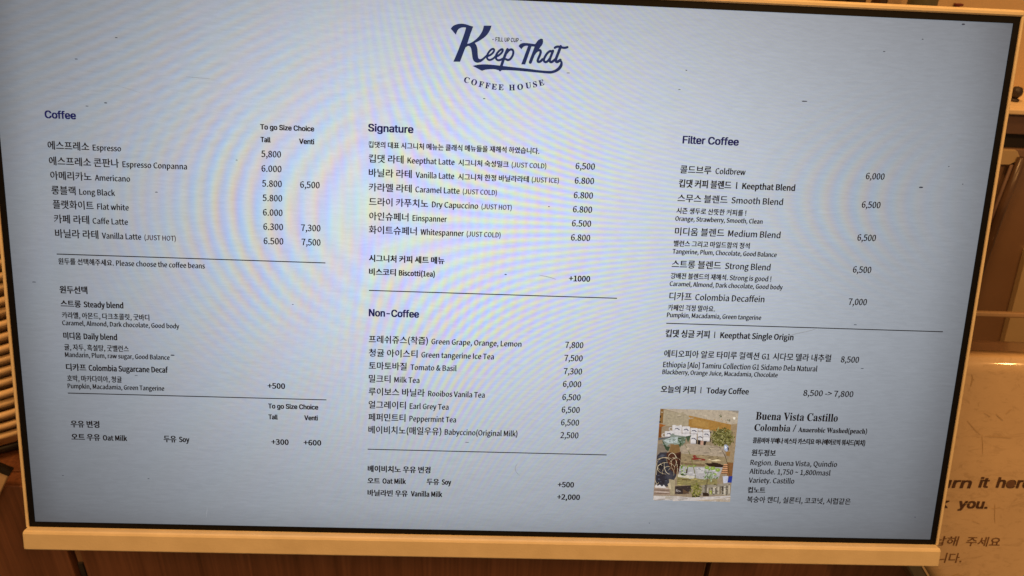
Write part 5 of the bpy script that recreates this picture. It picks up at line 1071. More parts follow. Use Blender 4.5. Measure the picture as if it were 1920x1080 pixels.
((134,158,68),[(1416.6,925.1),(1420.0,920.3),(1425.7,920.2),(1429.2,924.1),(1425.8,928.3),(1420.7,928.4)]),
((166,186,100),[(1419.0,924.4),(1422.6,921.6),(1424.7,923.6),(1422.9,925.0)]),
((134,158,68),[(1427.5,928.5),(1430.9,923.6),(1436.6,923.5),(1440.2,927.5),(1436.7,931.6),(1431.6,931.7)]),
((166,186,100),[(1430.0,927.7),(1433.6,924.9),(1435.7,926.9),(1433.9,928.3)]),
((112,142,60),[(1404.9,932.6),(1406.9,929.5),(1410.4,929.4),(1412.5,931.8),(1410.4,934.2),(1407.4,934.3)]),
((166,186,100),[(1406.4,931.9),(1408.5,930.2),(1409.8,931.4),(1408.7,932.3)]),
((134,158,68),[(1423.8,938.9),(1426.3,935.2),(1430.5,935.1),(1433.1,938.0),(1430.6,941.1),(1426.8,941.2)]),
((166,186,100),[(1425.6,938.2),(1428.2,936.2),(1429.8,937.6),(1428.4,938.6)]),
((112,142,60),[(1411.3,928.0),(1413.1,925.1),(1416.1,925.0),(1418.0,927.1),(1416.2,929.3),(1413.5,929.4)]),
((166,186,100),[(1412.6,927.2),(1414.5,925.8),(1415.6,926.8),(1414.7,927.6)]),
((66,52,40),[(1413.3,931.7),(1413.3,949.8),(1413.6,968.0),(1414.0,986.2)],1.67),
((176,186,160),[(1408.4,942.2),(1408.9,936.9),(1412.8,933.6),(1412.3,939.0)]),
((176,186,160),[(1411.4,938.5),(1409.6,936.8),(1409.3,934.3),(1411.1,936.0)]),
((176,186,160),[(1405.4,950.7),(1407.1,946.2),(1411.4,944.3),(1409.7,948.9)]),
((112,130,84),[(1418.0,946.3),(1417.6,944.1),(1418.7,942.4),(1419.1,944.6)]),
((176,186,160),[(1412.2,942.1),(1414.3,938.0),(1418.6,936.8),(1416.5,940.9)]),
((176,186,160),[(1426.0,942.9),(1423.5,938.0),(1424.7,932.9),(1427.2,937.8)]),
((176,186,160),[(1432.3,944.4),(1427.7,942.0),(1425.8,937.0),(1430.3,939.5)]),
((96,120,70),[(1416.6,935.2),(1413.9,933.5),(1413.0,930.4),(1415.6,932.1)]),
((112,130,84),[(1415.2,946.8),(1416.4,941.6),(1420.7,939.0),(1419.5,944.2)]),
((96,120,70),[(1431.2,948.7),(1432.9,944.1),(1437.3,942.2),(1435.6,946.8)]),
((96,120,70),[(1424.5,948.0),(1426.9,945.2),(1430.6,945.2),(1428.2,947.9)]),
((130,150,110),[(1422.0,940.2),(1419.4,940.3),(1417.2,938.4),(1419.9,938.3)]),
((96,120,70),[(1408.2,948.4),(1406.4,946.6),(1406.3,944.1),(1408.0,945.9)]),
((112,130,84),[(1417.0,940.6),(1418.4,937.8),(1421.3,936.8),(1419.9,939.7)]),
((130,150,110),[(1415.9,933.9),(1418.7,932.0),(1422.1,932.8),(1419.2,934.7)]),
((130,150,110),[(1409.4,938.6),(1405.8,934.8),(1405.6,929.6),(1409.1,933.4)]),
((112,130,84),[(1419.6,946.0),(1420.5,944.0),(1422.5,943.3),(1421.6,945.3)]),
((96,120,70),[(1414.6,948.0),(1417.7,944.7),(1422.2,944.7),(1419.2,948.0)]),
((112,130,84),[(1419.0,938.8),(1421.6,936.5),(1425.1,936.9),(1422.5,939.2)]),
((112,130,84),[(1428.6,935.6),(1425.4,936.2),(1422.5,934.1),(1425.8,933.6)]),
((176,186,160),[(1417.9,944.8),(1421.7,942.8),(1425.9,944.2),(1422.2,946.2)]),
((112,130,84),[(1421.1,950.1),(1421.6,946.4),(1424.4,944.2),(1423.9,947.9)]),
((130,150,110),[(1422.4,948.3),(1421.0,943.5),(1423.1,939.3),(1424.5,944.1)]),
((130,150,110),[(1412.0,946.0),(1412.7,942.6),(1415.4,940.8),(1414.7,944.2)]),
((112,130,84),[(1423.4,953.8),(1420.3,953.0),(1418.4,950.2),(1421.5,950.9)]),
((112,130,84),[(1411.2,950.5),(1409.7,948.3),(1410.0,945.8),(1411.5,948.0)]),
((130,150,110),[(1423.3,942.8),(1419.6,938.8),(1419.3,933.5),(1423.0,937.4)]),
((96,120,70),[(1417.0,946.8),(1413.0,945.0),(1411.0,940.9),(1415.0,942.7)]),
((176,186,160),[(1421.3,955.8),(1420.8,951.9),(1423.0,948.9),(1423.4,952.8)]),
((176,186,160),[(1409.6,948.1),(1408.5,943.0),(1410.9,938.7),(1412.1,943.8)]),
((112,130,84),[(1411.6,947.0),(1406.8,946.4),(1403.5,942.5),(1408.3,943.1)]),
((130,150,110),[(1422.1,951.4),(1420.4,950.1),(1419.8,948.0),(1421.6,949.3)]),
((96,120,70),[(1408.2,945.3),(1408.6,941.6),(1411.3,939.4),(1410.9,943.1)]),
((112,130,84),[(1417.8,935.9),(1419.1,933.0),(1422.1,932.0),(1420.8,934.9)]),
((96,120,70),[(1432.5,944.5),(1428.4,942.5),(1426.6,938.2),(1430.6,940.2)]),
((96,120,70),[(1422.4,945.8),(1419.8,944.7),(1418.6,942.2),(1421.1,943.2)]),
((62,62,26),[(1382.1,985.5),(1385.3,983.6),(1389.0,984.7),(1385.8,986.6)]),
((142,138,70),[(1383.3,967.8),(1380.3,965.2),(1379.7,961.3),(1382.7,963.8)]),
((112,112,44),[(1395.4,966.9),(1396.8,964.2),(1399.8,963.4),(1398.3,966.1)]),
((112,112,44),[(1398.1,986.0),(1395.9,982.2),(1396.6,978.1),(1398.8,981.8)]),
((142,138,70),[(1383.0,983.2),(1385.8,981.1),(1389.3,981.7),(1386.5,983.8)]),
((62,62,26),[(1395.4,966.0),(1397.0,964.8),(1399.0,965.2),(1397.4,966.4)]),
((142,138,70),[(1393.7,965.1),(1391.4,964.2),(1390.2,961.8),(1392.5,962.8)]),
((112,112,44),[(1397.5,973.5),(1395.1,972.4),(1394.0,969.9),(1396.4,971.0)]),
((84,86,32),[(1388.8,983.5),(1385.3,984.8),(1381.8,983.1),(1385.3,981.8)]),
((160,152,90),[(1398.3,986.6),(1395.6,987.3),(1393.0,985.8),(1395.7,985.1)]),
((62,62,26),[(1392.0,976.7),(1391.9,974.8),(1393.1,973.5),(1393.2,975.4)]),
((84,86,32),[(1403.1,975.0),(1399.6,974.3),(1397.4,971.3),(1400.8,972.0)]),
((160,152,90),[(1387.6,969.0),(1384.8,965.8),(1384.7,961.6),(1387.5,964.7)]),
((62,62,26),[(1384.1,964.6),(1384.3,961.5),(1386.5,959.5),(1386.3,962.7)]),
((112,112,44),[(1391.6,972.1),(1390.9,970.2),(1391.6,968.3),(1392.4,970.3)]),
((112,112,44),[(1393.2,989.6),(1389.3,990.4),(1385.8,988.0),(1389.7,987.2)]),
((112,112,44),[(1391.0,971.8),(1388.4,969.3),(1388.0,965.8),(1390.6,968.2)]),
((112,112,44),[(1379.4,975.9),(1378.4,973.9),(1378.9,971.8),(1379.9,973.8)]),
((160,152,90),[(1398.6,981.4),(1401.0,978.2),(1404.9,977.8),(1402.5,981.0)]),
((84,86,32),[(1392.4,974.0),(1395.6,971.6),(1399.6,972.3),(1396.4,974.7)]),
((142,138,70),[(1387.4,975.6),(1384.8,975.4),(1382.8,973.4),(1385.5,973.5)]),
((160,152,90),[(1383.1,970.0),(1384.8,968.4),(1387.1,968.6),(1385.4,970.2)]),
((84,86,32),[(1383.1,966.7),(1381.0,967.0),(1379.2,965.7),(1381.3,965.4)]),
((84,86,32),[(1387.4,979.1),(1389.3,975.5),(1393.0,974.5),(1391.2,978.0)]),
((112,112,44),[(1394.6,966.7),(1395.2,964.8),(1396.8,963.8),(1396.3,965.8)]),
((142,138,70),[(1384.3,971.6),(1381.4,970.1),(1380.0,967.0),(1383.0,968.4)]),
((84,86,32),[(1391.6,982.1),(1388.7,982.7),(1386.1,980.9),(1389.0,980.4)]),
((160,152,90),[(1389.8,981.5),(1386.3,982.3),(1383.1,980.2),(1386.6,979.4)]),
((160,152,90),[(1388.6,980.6),(1386.6,978.1),(1386.6,975.0),(1388.6,977.5)]),
((160,152,90),[(1397.5,990.5),(1396.3,987.3),(1397.4,984.3),(1398.6,987.5)]),
((160,152,90),[(1393.4,981.0),(1390.9,979.6),(1389.8,976.9),(1392.4,978.2)]),
((62,62,26),[(1396.6,970.0),(1395.2,968.7),(1394.9,966.8),(1396.3,968.1)]),
((160,152,90),[(1390.4,988.0),(1386.5,987.1),(1384.0,983.6),(1388.0,984.5)]),
((160,152,90),[(1396.0,974.6),(1397.4,973.5),(1399.3,973.8),(1397.8,974.9)]),
((62,62,26),[(1390.8,987.7),(1391.6,985.0),(1393.9,983.8),(1393.1,986.5)]),
((62,62,26),[(1388.7,974.2),(1390.2,970.3),(1393.9,968.8),(1392.4,972.7)]),
((84,86,32),[(1388.9,980.6),(1389.8,976.7),(1392.9,974.8),(1392.1,978.6)]),
((84,86,32),[(1401.6,968.4),(1398.9,967.3),(1397.5,964.5),(1400.2,965.7)]),
((142,138,70),[(1384.2,989.3),(1384.6,986.3),(1386.8,984.6),(1386.4,987.6)]),
((160,152,90),[(1382.5,973.1),(1379.6,970.2),(1379.2,966.0),(1382.1,969.0)]),
((160,152,90),[(1388.5,983.5),(1388.6,979.6),(1391.3,977.1),(1391.1,981.0)]),
((84,86,32),[(1394.5,970.1),(1392.8,966.2),(1394.0,962.3),(1395.7,966.2)]),
((142,138,70),[(1387.1,977.4),(1389.4,974.6),(1392.9,974.5),(1390.7,977.2)]),
((160,152,90),[(1384.8,975.7),(1383.0,972.0),(1384.0,968.2),(1385.8,971.9)]),
((112,112,44),[(1398.2,986.6),(1399.5,984.0),(1402.3,983.3),(1400.9,985.9)]),
((112,112,44),[(1401.8,972.5),(1400.5,970.2),(1400.9,967.7),(1402.2,970.0)]),
((62,62,26),[(1381.3,975.0),(1380.1,973.5),(1380.2,971.6),(1381.4,973.1)]),
((84,86,32),[(1400.2,976.2),(1400.3,974.4),(1401.5,973.2),(1401.5,975.0)]),
((160,152,90),[(1395.7,980.4),(1398.7,978.9),(1402.0,980.0),(1399.0,981.6)]),
((142,138,70),[(1397.2,972.9),(1399.3,971.2),(1402.0,971.6),(1399.9,973.3)]),
((62,62,26),[(1387.7,972.1),(1385.2,972.1),(1383.2,970.2),(1385.8,970.2)]),
((160,152,90),[(1391.3,975.9),(1388.5,976.4),(1386.0,974.6),(1388.8,974.2)]),
((112,112,44),[(1390.8,978.5),(1389.7,977.0),(1389.8,975.2),(1390.9,976.7)]),
((160,152,90),[(1392.6,992.3),(1391.8,988.3),(1393.7,985.0),(1394.5,989.0)]),
((84,86,32),[(1391.1,967.4),(1392.9,963.8),(1396.6,962.7),(1394.8,966.3)]),
((142,138,70),[(1389.6,984.9),(1392.6,983.4),(1395.9,984.7),(1392.9,986.1)]),
((62,62,26),[(1387.9,978.3),(1389.9,975.9),(1393.1,975.7),(1391.1,978.1)]),
((62,62,26),[(1388.1,979.6),(1385.5,976.1),(1385.8,971.9),(1388.4,975.3)]),
((112,112,44),[(1388.2,986.4),(1386.1,987.3),(1383.8,986.4),(1386.0,985.4)]),
((142,138,70),[(1380.1,979.8),(1379.0,978.4),(1379.1,976.6),(1380.2,978.0)]),
((142,138,70),[(1386.1,970.7),(1389.0,968.0),(1393.0,968.3),(1390.1,971.0)]),
((160,152,90),[(1393.1,986.1),(1393.2,983.9),(1394.8,982.5),(1394.6,984.7)]),
((112,112,44),[(1388.2,967.0),(1389.4,965.7),(1391.2,965.8),(1390.0,967.0)]),
((160,152,90),[(1389.2,978.6),(1390.4,975.9),(1393.1,975.0),(1391.9,977.7)]),
((112,112,44),[(1391.9,968.1),(1389.1,967.4),(1387.3,964.9),(1390.1,965.6)]),
((62,62,26),[(1391.6,963.2),(1394.5,961.8),(1397.7,962.9),(1394.8,964.4)]),
((142,138,70),[(1388.1,968.6),(1387.1,967.2),(1387.3,965.5),(1388.3,967.0)]),
((62,62,26),[(1385.4,969.8),(1386.4,968.0),(1388.4,967.6),(1387.4,969.4)]),
((142,138,70),[(1401.5,983.7),(1398.1,981.9),(1396.6,978.2),(1400.1,980.0)]),
((160,152,90),[(1401.5,972.8),(1400.4,968.6),(1402.4,965.0),(1403.4,969.2)]),
((112,112,44),[(1394.6,960.4),(1390.9,960.8),(1387.8,958.3),(1391.5,957.9)]),
((112,112,44),[(1389.3,974.1),(1386.4,972.3),(1385.3,969.0),(1388.2,970.8)]),
((142,138,70),[(1388.3,979.7),(1390.8,977.3),(1394.2,977.6),(1391.7,979.9)]),
((112,112,44),[(1377.2,978.2),(1378.2,975.1),(1381.0,973.7),(1380.0,976.8)]),
((62,62,26),[(1394.6,984.7),(1393.1,981.1),(1394.4,977.6),(1395.8,981.2)]),
((62,62,26),[(1390.9,978.8),(1391.0,976.8),(1392.4,975.6),(1392.3,977.5)]),
((160,152,90),[(1389.7,984.7),(1391.1,981.0),(1394.5,979.5),(1393.2,983.2)]),
((112,112,44),[(1395.9,978.8),(1394.0,978.3),(1392.9,976.6),(1394.8,977.1)]),
((112,112,44),[(1379.6,982.0),(1382.3,980.5),(1385.4,981.5),(1382.7,983.0)]),
((160,152,90),[(1383.2,972.9),(1384.9,970.5),(1387.8,970.1),(1386.1,972.5)]),
((142,138,70),[(1390.6,972.7),(1392.5,971.3),(1394.8,971.8),(1392.9,973.1)]),
((84,86,32),[(1393.6,962.6),(1391.3,963.0),(1389.3,961.6),(1391.6,961.2)]),
((62,62,26),[(1400.0,968.5),(1401.4,967.0),(1403.5,967.0),(1402.1,968.6)]),
((112,112,44),[(1395.2,973.7),(1393.6,974.4),(1391.9,973.7),(1393.5,973.0)]),
((160,152,90),[(1386.9,965.6),(1385.1,963.1),(1385.4,960.1),(1387.1,962.6)]),
((84,86,32),[(1397.8,979.8),(1399.7,977.6),(1402.6,977.6),(1400.7,979.7)]),
((62,62,26),[(1401.2,968.2),(1399.1,967.1),(1398.1,964.9),(1400.2,965.9)]),
((160,152,90),[(1386.9,973.8),(1386.9,972.0),(1388.0,970.6),(1388.1,972.5)]),
((112,112,44),[(1392.9,970.6),(1389.5,969.6),(1387.5,966.4),(1390.9,967.4)]),
((160,152,90),[(1382.9,984.4),(1381.9,980.8),(1383.4,977.6),(1384.4,981.2)]),
((62,62,26),[(1386.6,965.8),(1385.2,963.8),(1385.3,961.3),(1386.8,963.4)]),
((112,112,44),[(1390.1,967.4),(1387.4,968.3),(1384.6,967.0),(1387.4,966.0)]),
((84,86,32),[(1380.1,979.2),(1378.3,976.1),(1379.0,972.8),(1380.7,975.8)]),
((142,138,70),[(1396.0,965.4),(1395.8,963.7),(1396.7,962.4),(1396.9,964.1)]),
((84,86,32),[(1395.0,985.3),(1393.5,982.1),(1394.4,978.7),(1395.9,982.0)]),
((160,152,90),[(1397.2,982.6),(1395.9,979.9),(1396.7,977.1),(1398.0,979.9)]),
((112,112,44),[(1379.3,978.7),(1380.0,976.9),(1381.8,976.2),(1381.1,978.0)]),
((160,152,90),[(1385.8,982.4),(1384.6,978.4),(1386.4,974.8),(1387.5,978.9)]),
((142,138,70),[(1394.0,974.2),(1392.2,971.9),(1392.2,969.0),(1394.1,971.3)]),
((142,138,70),[(1390.7,979.6),(1388.7,979.0),(1387.5,977.1),(1389.5,977.7)]),
((112,112,44),[(1380.8,963.9),(1382.5,962.4),(1384.8,962.6),(1383.2,964.1)]),
((62,62,26),[(1392.9,971.7),(1390.2,970.4),(1388.9,967.5),(1391.7,968.8)]),
((62,62,26),[(1388.9,978.8),(1387.2,978.4),(1386.2,976.9),(1387.9,977.3)]),
((142,138,70),[(1399.1,982.2),(1401.0,979.2),(1404.3,978.5),(1402.5,981.5)]),
((160,152,90),[(1389.3,964.9),(1387.0,964.5),(1385.4,962.5),(1387.7,962.9)]),
((142,138,70),[(1397.8,974.2),(1395.5,970.5),(1396.1,966.3),(1398.4,970.0)]),
((160,152,90),[(1394.4,973.0),(1390.8,973.8),(1387.6,971.7),(1391.2,971.0)]),
((160,152,90),[(1394.4,976.2),(1394.8,974.0),(1396.6,972.8),(1396.2,975.0)]),
((62,62,26),[(1395.0,971.7),(1391.4,972.5),(1388.2,970.4),(1391.7,969.6)]),
((112,112,44),[(1395.2,981.1),(1393.2,981.8),(1391.2,980.9),(1393.2,980.2)]),
((56,54,30),[(1382.8,987.0),(1400.8,987.0),(1400.1,991.1),(1384.0,991.1)]),
((48,36,30),[(1405.5,979.6),(1419.5,980.4),(1420.1,987.9),(1407.3,987.8)]),
((150,156,70),[(1420.0,974.7),(1425.3,974.6),(1425.8,983.7),(1420.8,983.3)]),
((198,190,186),[(1300.8,989.4),(1347.5,989.2),(1384.1,991.5),(1464.9,985.5),(1467.1,986.8),(1467.1,999.9),(1300.9,999.2)]),
((176,160,140),[(1386.7,997.4),(1433.6,994.9),(1467.1,988.4),(1467.1,999.9),(1412.6,999.6)]),
((120,112,104),[(1352.4,996.4),(1373.6,994.0),(1375.8,994.9),(1356.8,997.6)]),
((176,166,152),[(1326.3,990.1),(1351.9,990.9),(1348.2,996.9),(1325.8,995.6)]),
((164,148,128),[(1426.3,882.4),(1432.0,880.5),(1436.7,884.2),(1430.0,884.4)]),
((152,137,119),[(1384.9,883.6),(1390.6,883.0),(1392.6,885.4),(1385.9,885.9)]),
((159,143,124),[(1360.6,883.9),(1366.8,883.1),(1369.1,885.4),(1363.1,885.8)]),
((177,160,138),[(1372.6,884.3),(1377.6,883.4),(1378.7,885.2),(1373.5,885.6)]),
((145,131,113),[(1390.8,877.5),(1394.3,876.5),(1397.6,878.5),(1394.1,879.2)]),
((180,162,141),[(1419.0,886.9),(1421.3,885.4),(1423.7,887.7),(1421.4,888.4)]),
((151,136,118),[(1357.3,879.0),(1366.5,878.1),(1366.7,879.6),(1359.7,880.4)]),
((152,138,119),[(1356.8,888.8),(1367.0,887.0),(1367.6,890.5),(1360.2,890.8)]),
((189,171,148),[(1362.1,880.0),(1368.5,879.8),(1368.9,882.5),(1363.9,883.1)]),
((188,169,147),[(1389.5,889.7),(1394.3,888.9),(1397.5,889.8),(1392.6,890.5)]),
((186,168,145),[(1436.9,887.4),(1441.1,887.0),(1442.1,888.0),(1438.2,888.6)]),
((174,157,136),[(1353.2,886.7),(1356.7,885.7),(1357.8,886.6),(1355.0,887.6)]),
((162,147,127),[(1432.4,880.0),(1441.4,879.4),(1442.9,882.8),(1434.0,883.3)]),
((168,152,131),[(1350.6,877.4),(1356.0,876.6),(1359.2,878.2),(1351.6,879.4)]),
((176,159,138),[(1427.9,879.0),(1433.3,878.5),(1435.7,879.9),(1428.6,880.9)]),
((140,126,109),[(1401.0,888.2),(1410.7,887.9),(1412.0,889.4),(1401.9,890.9)]),
((167,151,131),[(1412.3,888.7),(1418.8,888.0),(1419.4,890.3),(1414.2,891.6)]),
((146,132,114),[(1412.9,878.4),(1418.5,877.4),(1419.1,879.0),(1414.2,880.2)]),
((178,160,139),[(1416.5,877.4),(1422.1,876.0),(1426.7,878.5),(1417.0,879.1)]),
((182,165,143),[(1413.4,888.4),(1418.2,888.2),(1420.1,891.2),(1416.0,891.8)]),
((183,165,143),[(1411.3,878.1),(1416.2,877.9),(1417.0,880.3),(1411.6,880.9)]),
((192,173,150),[(1431.0,885.1),(1436.8,883.8),(1437.0,885.5),(1431.9,886.3)]),
((178,161,139),[(1365.6,879.2),(1370.2,878.9),(1372.8,880.8),(1367.2,881.2)]),
((189,171,148),[(1363.2,878.6),(1366.6,878.2),(1369.9,879.4),(1365.7,879.9)]),
((182,164,142),[(1353.8,884.6),(1359.7,883.8),(1364.9,885.8),(1358.8,886.8)]),
((146,132,114),[(1432.9,888.4),(1439.4,887.2),(1444.0,888.8),(1434.2,890.6)]),
((117,101,77),[(1385.8,912.6),(1392.4,911.9),(1398.1,912.9),(1387.7,913.5)]),
((123,106,81),[(1407.2,899.9),(1412.6,898.5),(1417.8,901.2),(1411.1,901.7)]),
((165,142,108),[(1405.7,902.7),(1410.9,902.3),(1411.7,904.3),(1407.0,905.4)]),
((121,105,80),[(1411.0,897.4),(1418.8,895.9),(1423.2,899.5),(1413.2,899.8)]),
((115,99,75),[(1359.5,906.4),(1363.7,904.6),(1365.1,906.8),(1360.8,908.1)]),
((141,122,93),[(1393.1,906.8),(1398.4,906.3),(1399.8,907.6),(1396.3,907.9)]),
((131,113,86),[(1382.5,912.8),(1393.0,912.2),(1396.2,914.0),(1388.5,915.8)]),
((156,135,103),[(1375.1,910.1),(1381.4,909.5),(1382.3,910.4),(1378.5,911.3)]),
((155,133,101),[(1368.2,895.5),(1372.0,895.1),(1374.2,896.5),(1371.3,897.3)]),
((122,105,80),[(1429.2,900.3),(1432.7,898.8),(1435.0,901.2),(1429.5,902.6)]),
((145,125,95),[(1410.9,911.9),(1416.7,911.1),(1420.6,912.2),(1411.4,913.0)]),
((142,122,93),[(1350.7,901.5),(1359.6,900.4),(1363.0,902.1),(1352.6,902.8)]),
((174,150,114),[(1389.7,897.9),(1400.0,896.2),(1402.9,899.0),(1392.2,900.1)]),
((174,150,114),[(1357.4,910.7),(1365.1,909.2),(1367.2,912.0),(1361.2,912.5)]),
((127,109,83),[(1369.5,909.6),(1374.2,908.8),(1378.3,910.0),(1371.6,910.6)]),
((130,112,85),[(1402.6,895.5),(1410.7,894.3),(1414.7,895.3),(1405.4,896.4)]),
((138,119,91),[(1432.2,908.6),(1441.3,907.6),(1442.3,909.3),(1437.2,910.6)]),
((125,108,82),[(1396.8,894.5),(1400.9,893.8),(1403.6,895.6),(1397.8,897.0)]),
((177,152,116),[(1407.6,908.0),(1415.4,907.7),(1419.1,911.0),(1411.0,911.2)]),
((170,147,112),[(1408.8,904.9),(1414.1,904.6),(1419.4,906.2),(1410.1,907.9)]),
((124,107,82),[(1386.5,906.0),(1391.6,905.9),(1392.2,907.6),(1388.6,907.9)]),
((125,107,82),[(1380.2,907.3),(1390.6,905.9),(1392.2,907.8),(1384.2,909.0)]),
((163,140,107),[(1389.6,903.5),(1394.7,903.3),(1397.2,904.9),(1390.7,906.0)]),
((155,134,102),[(1362.1,901.7),(1369.5,900.9),(1374.7,902.3),(1368.2,902.9)]),
((129,111,85),[(1433.4,911.5),(1437.7,910.9),(1439.6,912.9),(1433.6,913.2)]),
((143,124,94),[(1413.2,902.2),(1421.5,901.4),(1426.9,903.7),(1418.3,905.5)]),
((142,122,93),[(1381.7,898.7),(1389.3,897.8),(1391.4,898.8),(1382.3,899.7)]),
((132,114,87),[(1356.2,913.5),(1361.1,912.9),(1363.1,915.6),(1357.8,916.3)]),
((139,120,91),[(1364.0,898.4),(1370.8,896.9),(1377.7,899.6),(1367.4,900.5)]),
((165,142,108),[(1430.4,906.0),(1443.0,905.6),(1443.3,906.6),(1432.6,907.7)]),
((129,112,85),[(1383.3,905.6),(1388.0,904.0),(1389.5,906.2),(1386.3,907.4)]),
((134,115,88),[(1425.7,896.2),(1430.1,895.1),(1431.0,896.3),(1427.6,897.5)]),
((160,138,105),[(1429.0,906.7),(1434.7,906.5),(1438.1,909.2),(1430.0,909.6)]),
((168,145,110),[(1384.1,910.8),(1390.8,910.5),(1394.4,913.3),(1385.1,913.5)]),
((72,75,89),[(1308.3,951.6),(1312.2,951.2),(1312.4,952.7),(1310.4,954.1)]),
((39,41,49),[(1302.9,915.7),(1306.9,915.0),(1308.8,916.3),(1303.9,916.5)]),
((57,59,71),[(1321.6,945.0),(1325.1,944.6),(1325.7,946.2),(1323.2,946.6)]),
((54,57,68),[(1318.4,944.9),(1319.7,943.5),(1321.3,946.1),(1319.1,946.7)]),
((69,71,85),[(1310.7,956.0),(1313.8,955.9),(1316.0,957.7),(1311.7,958.3)]),
((51,53,63),[(1308.9,904.1),(1314.2,903.6),(1315.9,906.6),(1311.5,906.8)]),
((20,20,25),[(1320.2,911.1),(1321.7,910.9),(1323.2,912.2),(1320.4,912.5)]),
((45,47,56),[(1315.4,905.7),(1319.2,905.4),(1322.3,906.3),(1317.0,907.2)]),
((40,41,49),[(1318.8,954.7),(1321.9,954.1),(1324.1,956.0),(1319.1,956.5)]),
((45,47,56),[(1319.3,915.6),(1321.5,914.9),(1323.4,916.5),(1321.4,917.4)]),
((53,55,66),[(1304.1,901.2),(1310.4,900.7),(1310.6,902.6),(1306.3,903.8)]),
((56,59,70),[(1302.3,912.0),(1308.2,911.5),(1309.1,913.7),(1303.6,915.1)]),
((49,51,61),[(1313.1,950.6),(1316.8,950.1),(1317.1,951.4),(1313.8,952.4)]),
((29,30,36),[(1315.9,910.6),(1319.7,909.7),(1321.6,911.1),(1316.2,911.7)]),
((23,24,29),[(1309.6,921.1),(1313.5,920.2),(1316.3,923.2),(1309.9,923.4)]),
((77,80,95),[(1306.6,949.7),(1311.0,949.4),(1311.2,951.5),(1307.8,953.2)]),
((20,21,25),[(1313.2,927.5),(1317.5,927.2),(1319.1,928.2),(1315.4,928.8)]),
((77,80,96),[(1322.9,953.4),(1325.5,952.3),(1326.2,955.4),(1323.9,956.0)]),
((61,63,76),[(1301.2,908.3),(1306.0,907.8),(1306.3,908.9),(1303.5,909.9)]),
((35,37,44),[(1304.7,921.9),(1308.7,921.5),(1310.2,922.9),(1305.4,923.4)]),
((41,43,52),[(1317.8,917.4),(1319.5,917.3),(1320.7,919.3),(1318.2,920.6)]),
((63,66,79),[(1311.0,933.4),(1316.3,933.2),(1317.3,934.1),(1311.5,935.0)]),
((60,62,74),[(1311.7,903.3),(1314.4,903.0),(1315.8,905.6),(1313.5,906.2)]),
((38,39,47),[(1310.9,957.4),(1312.3,956.8),(1313.6,959.0),(1311.6,960.3)]),
((74,77,92),[(1304.1,910.7),(1306.3,909.8),(1306.6,911.2),(1305.3,912.6)]),
((27,29,34),[(1320.6,951.5),(1324.8,951.0),(1326.6,952.9),(1323.0,953.2)]),
((64,67,80),[(1304.8,955.8),(1306.7,955.6),(1308.3,956.5),(1306.5,956.9)]),
((70,72,86),[(1321.1,937.1),(1323.8,936.7),(1325.6,937.7),(1322.2,938.3)]),
((27,28,34),[(1310.1,906.1),(1316.1,904.8),(1316.4,906.5),(1311.0,907.7)]),
((77,80,96),[(1305.5,941.8),(1309.9,941.3),(1310.2,943.5),(1306.0,943.8)]),
((65,68,81),[(1304.8,911.8),(1306.5,911.6),(1307.9,913.2),(1305.6,914.8)]),
((33,34,41),[(1320.5,927.8),(1325.2,927.4),(1327.1,928.6),(1323.7,929.6)]),
((71,74,88),[(1308.1,914.2),(1311.2,913.4),(1313.3,915.3),(1309.4,915.5)]),
((64,67,79),[(1322.1,947.1),(1326.9,946.5),(1327.9,947.4),(1322.8,947.9)]),
((39,23,17),[(1346.4,902.9),(1349.0,902.7),(1349.4,903.5),(1347.5,904.4)]),
((99,59,45),[(1324.9,912.7),(1327.1,911.2),(1329.4,913.3),(1325.6,914.6)]),
((53,31,24),[(1340.8,902.7),(1345.9,902.4),(1346.4,904.3),(1341.3,905.7)]),
((69,41,31),[(1331.3,922.4),(1334.6,921.4),(1334.9,923.9),(1332.9,924.4)]),
((61,36,28),[(1328.2,923.0),(1331.4,921.5),(1333.6,923.9),(1329.9,924.6)]),
((81,48,37),[(1324.7,915.6),(1328.1,914.9),(1329.8,915.8),(1325.2,916.4)]),
((47,28,21),[(1326.9,906.5),(1330.7,905.6),(1333.3,908.3),(1329.7,908.5)]),
((64,38,29),[(1342.7,914.1),(1345.7,913.6),(1346.4,915.4),(1344.2,916.0)]),
((67,40,31),[(1336.6,926.7),(1337.8,925.7),(1339.2,927.1),(1336.8,927.7)]),
((52,31,24),[(1335.8,910.1),(1337.5,909.4),(1339.1,910.4),(1336.8,911.0)]),
((100,59,46),[(1330.6,912.4),(1333.4,911.8),(1334.9,912.8),(1331.0,913.3)]),
((38,22,17),[(1325.1,914.9),(1331.2,914.6),(1332.1,917.4),(1328.6,917.6)]),
((74,44,34),[(1331.0,902.6),(1335.4,901.5),(1335.7,903.4),(1331.1,904.2)]),
((97,57,44),[(1341.8,922.1),(1345.7,921.6),(1347.2,923.5),(1343.6,924.6)]),
((99,59,45),[(1347.2,925.3),(1350.8,924.8),(1352.2,927.1),(1349.0,927.5)]),
((103,61,47),[(1332.9,905.8),(1337.4,904.6),(1339.0,905.8),(1334.5,906.8)]),
((48,29,22),[(1346.9,918.2),(1350.8,917.0),(1353.9,919.6),(1347.6,920.6)]),
((110,65,50),[(1328.1,915.8),(1331.0,914.5),(1333.4,916.4),(1329.3,918.0)]),
((40,23,18),[(1335.3,907.3),(1340.3,907.2),(1340.5,908.5),(1337.2,909.6)]),
((98,58,45),[(1341.9,907.2),(1345.0,906.1),(1347.6,907.5),(1344.0,908.9)]),
((99,59,45),[(1339.8,904.8),(1345.3,904.1),(1345.7,906.2),(1340.8,907.4)]),
((81,48,37),[(1346.4,902.9),(1349.8,902.1),(1351.4,903.6),(1346.7,903.9)]),
